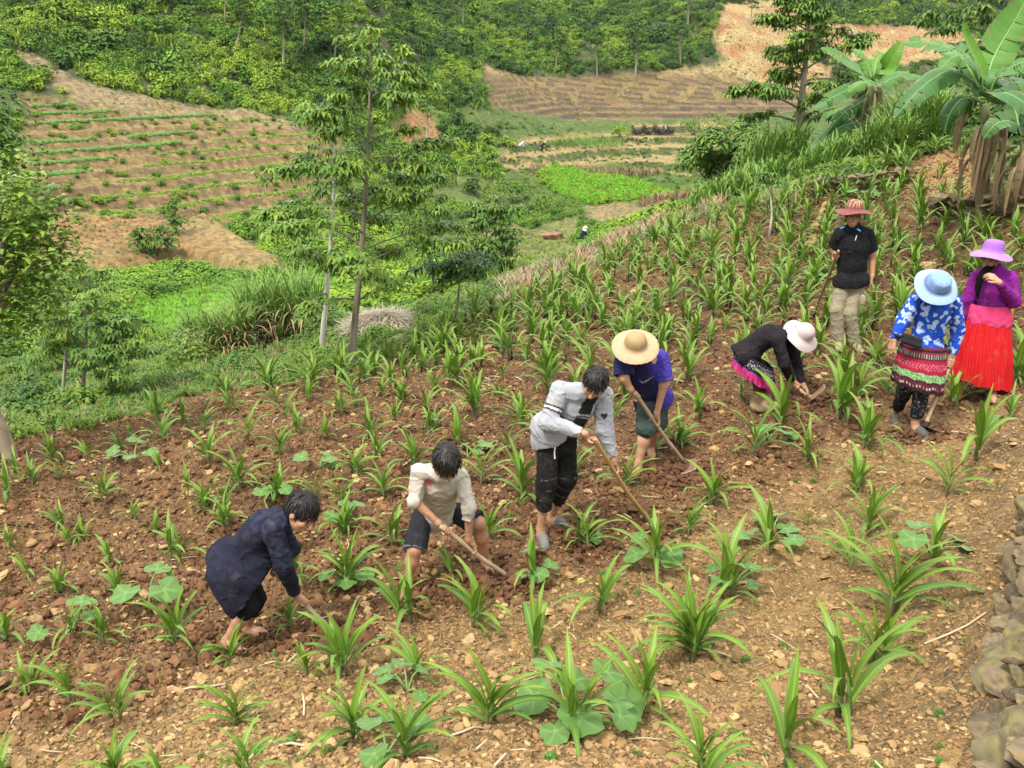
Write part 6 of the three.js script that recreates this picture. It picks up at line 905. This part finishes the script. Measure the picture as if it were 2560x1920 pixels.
{ // 7: woman in a blue floral blouse and striped skirt
  const [b, P] = stand(1950, 930), anR = foot(1932, 908, 0.09), anL = foot(1974, 932, 0.09);
  const A = P(2076, 726, 0.02), B = spot(1996, 936).add(V(0, 0.07, 0)), ax = B.clone().sub(A), gL = A.clone().lerp(B, 0.30);
  const J = { head: P(2020, 622, -0.09), neck: P(2020, 640, 0.0), shR: P(1982, 642, 0.02), shL: P(2060, 646, 0.02), elR: P(1952, 690, 0.0), wrR: P(1931, 734, -0.08), elL: P(2069, 712, 0.04), wrL: gL.clone().add(V(0.01, 0.08, -0.01)), hipR: P(1978, 752, 0.02), hipL: P(2016, 756, 0.02), knR: P(1962, 830, -0.04), knL: P(1992, 840, -0.1), anR, anL, toeR: toes(anR, -0.06, 0.15, 0.035), toeL: toes(anL, 0.04, 0.17, 0.035) };
  report('blue', J);
  const fl = (p) => { const a = n3(p.x * 14, p.y * 14, p.z * 14), c = n3(p.x * 34 + 9, p.y * 34, p.z * 34); return a > 0.30 || (a > 0.12 && c > 0.25); };
  const f = person({ base: b, J, s: 0.94, hs: 0.96, face: V(-0.06, -0.62, 0.78), crown: V(0.02, 0.76, 0.62), seed: 7, hair: { fringe: 0.02, back: -0.08, k: 0.9 }, handL: { c: gL, axis: ax, r: 0.018, turn: -1 }, handR: { dir: V(-0.22, -0.95, 0.2), palm: V(0.85, -0.1, -0.3), curl: 0.5 }, dirt: 0.3,
    top: { name: 'blouse', loose: 0.022, sleeve: 1.97, cuff: 0.042, hem: 0.02, collar: 0.2, fold: 0.006, cell: 0.0075, color: (p) => { const k = 1 + 0.08 * n3(p.x * 15, p.y * 15, p.z * 15); return (fl(p) ? mixc([0.50, 0.56, 0.70], [0.16, 0.30, 0.66], clamp(0.4 + n3(p.x * 60, p.y * 60, p.z * 60))) : [0.014, 0.065, 0.40]).map(v => v * k); } },
    bottom: { name: 'leggings', loose: 0.012, len: 1.84, end: 0.056, color: (p) => n3(p.x * 40, p.y * 40, p.z * 40) > 0.68 ? [0.25, 0.24, 0.26] : plain([0.012, 0.013, 0.017])(p) } });
  skirtMesh(f, 'skirt', P(1949, 738, 0).sub(b), P(2044, 744, 0).sub(b), P(1929, 824, 0).sub(b), P(2032, 846, 0).sub(b), 0.15, 0.20, (t, a, p) => {
    const n = 1 + 0.14 * n3(p.x * 35, p.y * 35, p.z * 35), fq = Math.sin(a * 62), m = (c) => c.map(v => v * n);
    if (t < 0.06) return m([0.16, 0.03, 0.05]); if (t < 0.10) return m([0.02, 0.015, 0.02]); if (t < 0.155) return m([0.22, 0.025, 0.05]); if (t < 0.235) return m(fq > 0.3 ? [0.36, 0.34, 0.24] : [0.03, 0.02, 0.025]); if (t < 0.285) return m([0.14, 0.015, 0.05]);
    if (t < 0.55) { const sq = t > 0.36 && t < 0.5 && Math.sin(a * 44 + 3 * Math.sin(t * 60)) > 0.72; return m(sq ? [0.62, 0.25, 0.33] : [0.36, 0.018, 0.045]); }
    if (t < 0.59) return m([0.20, 0.02, 0.06]); if (t < 0.73) return m(n2(a * 12, t * 40) > 0.25 ? [0.08, 0.15, 0.07] : [0.26, 0.48, 0.20]); if (t < 0.78) return m([0.05, 0.015, 0.025]); if (t > 0.85 && t < 0.89) return m(Math.sin(a * 48) > 0.35 ? [0.48, 0.44, 0.30] : [0.04, 0.015, 0.02]); return m(t > 0.93 ? [0.03, 0.012, 0.018] : [0.12, 0.018, 0.04]); }, 40, 0.03);
  { const c = P(1968, 735, -0.17).sub(b), pk = mesh('waist_pouch', nets([cone(c.clone().add(V(-0.07, 0.045, 0)), c.clone().add(V(0.07, 0.0, 0.01)), 0.024, 0.024), cone(c.clone().add(V(-0.065, 0.0, 0.008)), c.clone().add(V(0.068, -0.045, 0.016)), 0.026, 0.026)], { cell: 0.008, k: 0.02, color: plain([0.022, 0.024, 0.027]) }), clothMat, f.g); mesh('strap', tube([c.clone().add(V(-0.1, 0.03, 0)), c.clone().add(V(-0.12, 0.03, -0.12))], [0.014, 0.014], 6, () => [0.02, 0.02, 0.022]), clothMat, pk); }
  for (const q of ['L', 'R']) { const a = f.J['an' + q], t = f.J['toe' + q]; const sd = mesh('sandal', nets([cone(a.clone().add(V(0, -0.085, 0)), t.clone().add(V(0, -0.03, 0)), 0.045, 0.045), cone(mid(a, t, 0.5).add(V(0, -0.01, 0)), mid(a, t, 0.78), 0.046, 0.04)], { cell: 0.008, k: 0.02, color: plain([0.10, 0.095, 0.09]) }), clothMat, f.g); }
  hat(f, 'sun_hat', [[0.001, 0.100], [0.05, 0.099], [0.078, 0.094], [0.09, 0.075], [0.096, 0.03], [0.10, 0.0], [0.13, -0.010], [0.16, -0.022], [0.186, -0.036], [0.187, -0.041], [0.15, -0.022], [0.1, -0.006]], V(0.0, 0.76, 0.65), f.hc.clone().addScaledVector(f.hu, 0.05), (t, a, rad, h) => { const chk = Math.sin(a * 40) * Math.sin(h * 260 + rad * 260) > 0.1; return rad < 0.101 ? (h < 0.03 ? [0.06, 0.10, 0.22] : chk ? [0.10, 0.20, 0.46] : [0.26, 0.38, 0.62]) : [0.27, 0.385, 0.60].map(v => v * (0.96 + 0.05 * n2(a * 5, rad * 40))); }, { wave: 0.010, oval: 1.06 });
  tag(f.g, 'person in a blue floral blouse and banded skirt, head bowed under a blue hat', 'person');
  hoe('hoe with flat pale wooden handle held by the worker in the blue blouse', A, B, 0.024, V(0.35, -0.45, 0.8), { w: 0.2, len: 0.16, wood: [0.56, 0.42, 0.25], iron: [0.030, 0.024, 0.022], square: true });
}
{ // 8: woman in a purple sweater and red skirt
  const [b, P] = stand(2105, 862), anR = foot(2070, 862, 0.08), anL = foot(2140, 868, 0.08);
  const J = { head: P(2140, 558, 0), neck: P(2148, 580, 0.02), shR: P(2112, 594, 0.06), shL: P(2184, 598, -0.02), elR: P(2092, 646, 0.08), wrR: P(2078, 700, 0.1), elL: P(2190, 652, -0.08), wrL: P(2158, 610, -0.24), hipR: P(2118, 706, 0.02), hipL: P(2158, 708, 0.0), knR: P(2092, 780, -0.02), knL: P(2148, 785, -0.02), anR, anL, toeR: toes(anR, -0.12, 0.12), toeL: toes(anL, -0.06, 0.16) };
  report('red', J);
  const f = person({ base: b, J, s: 0.96, hs: 0.97, girth: 1.03, face: V(-0.72, -0.12, 0.66), crown: V(0.05, 1, 0.1), smile: true, seed: 8, hair: { fringe: 0.045, back: -0.1, k: 0.92 }, handL: { dir: V(-0.72, 0.55, -0.1), palm: V(-0.3, -0.5, -0.6), curl: 0.75, thumb: -1 }, handR: { dir: V(-0.1, -1, 0.1), palm: V(0.9, 0, 0), curl: 0.5 },
    top: { name: 'sweater', loose: 0.022, sleeve: 1.95, cuff: 0.042, hem: -0.10, collar: 0.15, fold: 0.006, color: plain([0.19, 0.014, 0.20], 0.14) },
    bottom: { name: 'leggings', loose: 0.012, len: 1.72, end: 0.056, color: (p) => n3(p.x * 50, p.y * 50, p.z * 50) > 0.3 ? [0.32, 0.05, 0.07] : [0.16, 0.01, 0.03] } });
  const q = (u, v, dz) => P(u, v, dz).sub(b);
  skirtMesh(f, 'undershirt', q(2098, 655, 0.02), q(2180, 658, 0.02), q(2091, 696, 0.02), q(2183, 700, 0.02), 0.135, 0.155, (t, a, p) => [0.66, 0.055, 0.17].map(v => v * (1 + 0.1 * n3(p.x * 12, p.y * 12, p.z * 12) - (t > 0.93 ? 0.15 : 0))), 5, 0.03);
  skirtMesh(f, 'skirt', q(2092, 688, 0.02), q(2180, 692, 0.02), q(2060, 812, 0.02), q(2180, 834, 0.02), 0.145, 0.26, (t, a, p) => mixc([0.44, 0.006, 0.010], [0.54, 0.022, 0.025], clamp(0.5 + 0.5 * Math.sin(a * 54) * 0.6 + 0.3 * n2(a * 4, t * 2))), 46, 0.03);
  mesh('ponytail', tube([q(2146, 566, 0.02), q(2130, 584, -0.06), q(2117, 602, -0.10), q(2112, 624, -0.10), q(2112, 645, -0.09)], [0.045, 0.038, 0.036, 0.027, 0.008], 10, (t, w) => [0.006, 0.005, 0.005].map(v => v * (0.8 + 0.4 * Math.sin(w * 5)))), clothMat, f.g);
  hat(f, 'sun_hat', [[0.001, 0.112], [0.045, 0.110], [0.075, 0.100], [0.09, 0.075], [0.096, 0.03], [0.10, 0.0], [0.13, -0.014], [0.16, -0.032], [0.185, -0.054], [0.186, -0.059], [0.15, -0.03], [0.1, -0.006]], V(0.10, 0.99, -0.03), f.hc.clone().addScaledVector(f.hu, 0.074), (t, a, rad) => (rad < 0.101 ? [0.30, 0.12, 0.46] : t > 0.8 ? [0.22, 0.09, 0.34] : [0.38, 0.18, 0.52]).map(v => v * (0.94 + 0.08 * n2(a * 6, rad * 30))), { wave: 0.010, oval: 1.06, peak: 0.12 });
  tag(f.g, 'person in a purple sweater, long red skirt and purple hat, hand near the chin', 'person');
}

// ---------------------------------------------------------------- banana plants
const banMat = new THREE.MeshPhysicalMaterial({ vertexColors: true, side: dbl, roughness: 0.5, specularIntensity: 0.5, transmission: 0.3, thickness: 0, name: 'banana_leaf' });
function bananaLeaf(g, ctrl, hw, tone, opt = {}) {   // ctrl: midrib points in the plant's own space
  const cv = new THREE.CatmullRomCurve3(ctrl), n = opt.n ?? 26, P = [], I = [], Cc = [], c0 = opt.dry ? [0.26, 0.18, 0.10] : mixc([0.045, 0.135, 0.035], [0.16, 0.36, 0.035], tone), gaps = [0, 1].map(() => { const s = []; let sag = 0, cut = 0; for (let k = 0; k <= n; k++) { if (rnd() < (opt.tear ?? 0.22)) { sag = rr(-0.35, 0.35); cut = 1; } else cut = 0; s.push([sag, cut]); } return s; });
  const up0 = V(0, 0.78, 0.62);
  for (const sd of [0, 1]) { const sg = sd ? -1 : 1; for (let k = 0; k < n; k++) { const t0 = 0.06 + 0.94 * k / n, t1 = 0.06 + 0.94 * (k + 1) / n, o = P.length / 3, [sag, cut] = gaps[sd][k];
    for (const [i, t] of [[0, t0 + (cut ? 0.010 : 0)], [1, t1]]) { const p = cv.getPoint(t), tg = cv.getTangent(t), side = V().crossVectors(tg, up0).normalize(), nn = V().crossVectors(side, tg).normalize(), w = hw * Math.pow(Math.sin(Math.PI * Math.pow(clamp((t - 0.05) / 0.95), 0.75)), 0.55), fold = (opt.fold ?? 0.25) + sag;
      for (const q of [0.03, 0.5, 1]) { const v = p.clone().addScaledVector(side, sg * w * q * Math.cos(fold * q)).addScaledVector(nn, w * (0.25 * q - fold * q * q - 0.15 * q * q)); if (q === 1) v.addScaledVector(tg, w * 0.25); P.push(v.x, v.y, v.z); const s = (0.92 + 0.16 * ((k * 7 + sd * 3) % 5) / 5) * (q > 0.9 ? 0.95 : 1), e = q > 0.9 && rnd() < 0.12 ? [0.28, 0.22, 0.08] : c0; Cc.push(e[0] * s, e[1] * s, e[2] * s); } }
    for (const q of [0, 1]) I.push(o + q, o + 1 + q, o + 3 + q, o + 1 + q, o + 4 + q, o + 3 + q); } }
  const lf = mesh('leaf', geoFrom(P, I, Cc), banMat, g), rp = []; for (let k = 0; k <= 10; k++) rp.push(cv.getPoint(k / 10)); mesh('midrib', tube(rp, rp.map((_, k) => 0.018 * (1 - 0.85 * k / 10)), 5, () => opt.dry ? [0.24, 0.17, 0.10] : [0.20, 0.32, 0.09]), stemMat, lf); return lf;
}
function banana(label, bu, bv, tu, tv, leaves, trunkR, skirtN) {
  const b = spot(bu, bv), P = (u, v, dz = 0) => { const d = ray(u, v); return d.multiplyScalar((b.z - dz) / d.z).sub(b); }, top = P(tu, tv), g = group('banana_plant', b);
  const tp = []; for (let k = 0; k <= 10; k++) tp.push(V(top.x * k / 10 + 0.02 * Math.sin(k), lerp(-0.1, top.y, k / 10), 0));
  mesh('trunk', tube(tp, tp.map((_, k) => trunkR * (1 - 0.5 * k / 10)), 10, (t, w, p) => { const n = 0.8 + 0.5 * n3(p.x * 30, p.y * 4, p.z * 30); return mixc([0.17, 0.115, 0.065], [0.16, 0.20, 0.08], t > 0.85 ? 0.7 : 0).map(c => c * n); }), barkMat, g);
  for (let k = 0; k < skirtN; k++) { const a = rr(0, 6.28), y0 = top.y * rr(0.55, 1.0), l = rr(0.5, 0.95), r0 = trunkR * rr(0.7, 1), q = (r, y) => V(top.x * y0 / top.y + Math.cos(a) * r, y, Math.sin(a) * r); bananaLeaf(g, [q(r0, y0), q(r0 + 0.14, y0 - 0.05), q(r0 + 0.16 + 0.06 * rnd(), y0 - l * 0.5), q(r0 + 0.10 + 0.1 * rnd(), y0 - l)], rr(0.04, 0.09), 0, { dry: true, n: 9, tear: 0.5, fold: 1.0 }); }
  for (const [pts4, hw, tone, o] of leaves) bananaLeaf(g, [top.clone().lerp(P(...pts4[0]), 0.5), ...pts4.map(q => P(...q))], hw, tone, o);
  return tag(g, label, 'banana plant', 'banana plants on the rim');
}
banana('banana plant with shaggy brown trunk at the right, largest leaves', 2125, 488, 2128, 225, [
  [[[2112, 190, -0.1], [2055, 152, -0.4], [1992, 188, -0.6], [1932, 254, -0.7]], 0.24, 0.10, { tear: 0.25 }], [[[2105, 170, 0.2], [2065, 112, 0.5], [2005, 92, 0.8], [1946, 92, 1.0]], 0.24, 0.25], [[[2118, 170, -0.2], [2095, 125, -0.5], [2060, 122, -0.7], [2030, 150, -0.8]], 0.19, 0.3],
  [[[2150, 175, -0.1], [2185, 145, -0.3], [2225, 130, -0.4], [2290, 125, -0.5]], 0.24, 0.28], [[[2140, 140, 0.2], [2165, 90, 0.4], [2195, 40, 0.5], [2225, -20, 0.6]], 0.28, 0.5, { fold: 0.05, tear: 0.1 }], [[[2118, 150, 0], [2098, 108, 0], [2085, 80, 0], [2080, 48, 0]], 0.12, 0.8, { fold: -0.3, tear: 0.02 }],
  [[[2110, 215, -0.2], [2075, 215, -0.4], [2052, 245, -0.5], [2040, 285, -0.5]], 0.2, 0.05, { fold: 0.7 }], [[[2145, 200, 0.1], [2180, 180, 0.4], [2230, 185, 0.6], [2280, 220, 0.7]], 0.22, 0.12], [[[2140, 215, -0.3], [2170, 200, -0.7], [2215, 225, -0.9], [2250, 280, -1.0]], 0.2, 0.1], [[[2105, 215, -0.1], [2085, 240, -0.2], [2070, 290, -0.25], [2062, 330, -0.25]], 0.1, 0.0, { dry: true, fold: 0.8 }],
], 0.13, 14);
banana('smaller banana plant on the rim left of the shaggy one', 1862, 338, 1882, 178, [
  [[[1868, 160, 0], [1840, 140, -0.2], [1805, 118, -0.3], [1772, 104, -0.3]], 0.22, 0.35], [[[1880, 155, 0.1], [1870, 130, 0.2], [1858, 115, 0.2], [1842, 108, 0.2]], 0.18, 0.6], [[[1890, 150, 0.1], [1895, 128, 0.3], [1905, 118, 0.4], [1915, 140, 0.5]], 0.16, 0.5], [[[1900, 170, -0.1], [1915, 148, -0.3], [1932, 118, -0.4], [1950, 88, -0.4]], 0.21, 0.75, { fold: 0.0, tear: 0.08 }],
  [[[1862, 182, -0.2], [1830, 195, -0.5], [1790, 215, -0.7], [1754, 236, -0.7]], 0.2, 0.15], [[[1890, 178, -0.3], [1870, 176, -0.7], [1850, 185, -0.9], [1832, 198, -1.0]], 0.18, 0.45], [[[1905, 180, 0.2], [1940, 165, 0.5], [1980, 165, 0.7], [2015, 180, 0.8]], 0.18, 0.3], [[[1868, 215, -0.1], [1835, 235, -0.3], [1805, 262, -0.4], [1785, 290, -0.4]], 0.18, 0.08, { fold: 0.6 }], [[[1855, 260, -0.1], [1820, 272, -0.3], [1780, 300, -0.4], [1738, 332, -0.4]], 0.16, 0.05], [[[1860, 250, 0.2], [1835, 238, 0.5], [1800, 240, 0.7], [1770, 262, 0.8]], 0.17, 0.4],
], 0.13, 7);
banana('banana plant half cut off by the right edge of the photo', 2205, 470, 2215, 300, [
  [[[2205, 285, 0], [2180, 262, -0.2], [2150, 268, -0.3], [2125, 300, -0.3]], 0.16, 0.1], [[[2225, 270, 0], [2240, 235, 0.1], [2260, 215, 0.1], [2290, 225, 0.1]], 0.18, 0.2], [[[2200, 270, 0.3], [2190, 235, 0.5], [2170, 225, 0.6], [2150, 240, 0.6]], 0.16, 0.2],
], 0.12, 12);
// trees and bushes closing the right-hand side
shrub('dark_shrub', 'dark leafy shrub behind the right-hand banana trunk', 2190, 330, 18.5, 1.1, 1700, 0.15, 0.25, null, 1.3);
shrub('leafy_shrub', 'mid green shrub between the two banana plants behind the tall grass', 2050, 300, 21, 1.2, 1500, 0.15, 0.45, null, 1.2);
treeAt(2150, 330, 2190, -120, { label: 'leafy tree behind the right-hand banana, filling the top right corner', trunkR: 0.16, profile: [[0.1, 0.4], [0.3, 2.2], [0.6, 2.8], [0.85, 2.0], [1, 0.6]], branches: 34, s0: 0.25, leaf: 0.34, tone: 0.3 }, 30);
// leaning tree at the left edge
{
  const b = spot(24, 990), g = group('leaning_tree', b), P = (u, v, dz = 0) => { const d = ray(u, v); return d.multiplyScalar((b.z - dz) / d.z).sub(b); }, L = new Leaves();
  const tp = [V(0, -0.1, 0), P(8, 940), P(-15, 880), P(-30, 780), P(-20, 640), P(0, 520)];
  mesh('trunk', tube(new THREE.CatmullRomCurve3(tp).getPoints(14), Array.from({ length: 15 }, (_, k) => 0.075 * (1 - 0.7 * k / 14)), 9, (t, w, p) => { const n = 0.85 + 0.35 * n3(p.x * 14, p.y * 9, p.z * 14); return [0.36 * n, 0.28 * n, 0.19 * n]; }), barkMat, g);
  const lumps = [[20, 380, 0.9, 0.30], [50, 430, 0.5, 0.32], [10, 470, 0.3, 0.4], [80, 500, 0.4, 0.3], [120, 470, 0.7, 0.22], [30, 560, 0.2, 0.42], [100, 580, 0.3, 0.28], [40, 640, 0.2, 0.36], [150, 545, 0.6, 0.18], [0, 700, 0.2, 0.34], [90, 640, 0.5, 0.2], [-60, 520, 0.2, 0.5], [-60, 640, 0.1, 0.5]].map(([u, v, dz, r]) => [P(u, v, dz), r]);
  for (const [c, r] of lumps) { mesh('branch', tube([P(-20, 700), mid(P(-20, 640), c, 0.55).add(V(0, 0.08, 0)), c], [0.03, 0.018, 0.006], 5, () => [0.25, 0.2, 0.13]), barkMat, g); const nl = Math.round(270 * r * r / 0.12); for (let k = 0; k < nl; k++) { const d = dirOn(), p = c.clone().addScaledVector(d, r * Math.cbrt(rr(0.25, 1))), up = V(rr(-0.5, 0.5), 1, rr(-0.5, 0.5)).normalize(), dir = V().crossVectors(up, dirOn()).normalize(), v = clamp(0.85 + rr(-0.3, 0.15)), cc = green(v, 0.12).toArray(); L.lance(p, dir, up, rr(0.07, 0.12), rr(0.020, 0.032), rr(0, 0.3), cc); } }
  mesh('crown', L.geo(), leafMat, g); tag(g, 'yellow-green broadleaf tree leaning in from the left edge, pale trunk', 'tree');
}
// far-off field hands and a boulder in the valley
function tiny(u, v, d, shirt, legs, hatc, bend, label) { const p = at(u, v, d); p.y = ground(p.x, p.z); const hip = V(0, 0.85, 0), sh = V(Math.sin(bend) * 0.5, 0.85 + Math.cos(bend) * 0.5, 0), hd = sh.clone().add(V(Math.sin(bend) * 0.22, Math.cos(bend) * 0.22, 0)); const g = nets([cone(V(-0.09, 0.05, 0), hip, 0.07, 0.1), cone(V(0.1, 0.05, 0.05), hip, 0.07, 0.1), cone(hip, sh, 0.16, 0.19), ell(hd, [0.1, 0.12, 0.1], V(1, 0, 0), V(0, 1, 0), V(0, 0, 1)), cone(hd.clone().add(V(0, 0.07, 0)), hd.clone().add(V(0, 0.1, 0)), 0.17, 0.08), cone(sh, sh.clone().add(V(0.22, -0.28, 0.1)), 0.06, 0.05), cone(sh.clone().add(V(0.22, -0.28, 0.1)), sh.clone().add(V(0.38, -0.42, 0.1)), 0.05, 0.04)], { cell: 0.03, k: 0.04, color: (q) => q.distanceTo(hd) < 0.24 ? hatc : q.y > 0.8 ? shirt : legs }); const m = mesh('person', g, clothMat); m.position.copy(p); tag(m, label, 'person', 'far-off workers in the valley'); }
tiny(1171, 316, 128, [0.02, 0.02, 0.025], [0.03, 0.03, 0.03], [0.5, 0.4, 0.25], 0.7, 'tiny far-off person in black stooping on the valley terraces');
tiny(1122, 322, 126, [0.6, 0.6, 0.6], [0.1, 0.1, 0.12], [0.6, 0.58, 0.55], 0.9, 'tiny far-off person in white stooping on the valley terraces');
tiny(1257, 525, 60, [0.02, 0.022, 0.035], [0.03, 0.03, 0.04], [0.65, 0.63, 0.6], 0.3, 'small far-off person in dark clothes and pale hat below the field');
{ const p = at(1197, 483, 78); p.y = ground(p.x, p.z) + 0.3; const m = mesh('boulder', bigRocks[2], std('red_rock', { vertexColors: true, color: C(0.24, 0.12, 0.075), roughness: 0.95 })); m.position.copy(p); m.scale.set(1.1, 0.75, 0.9); tag(m, 'reddish boulder on the valley floor', 'boulder'); }

renderer.render(scene, camera);
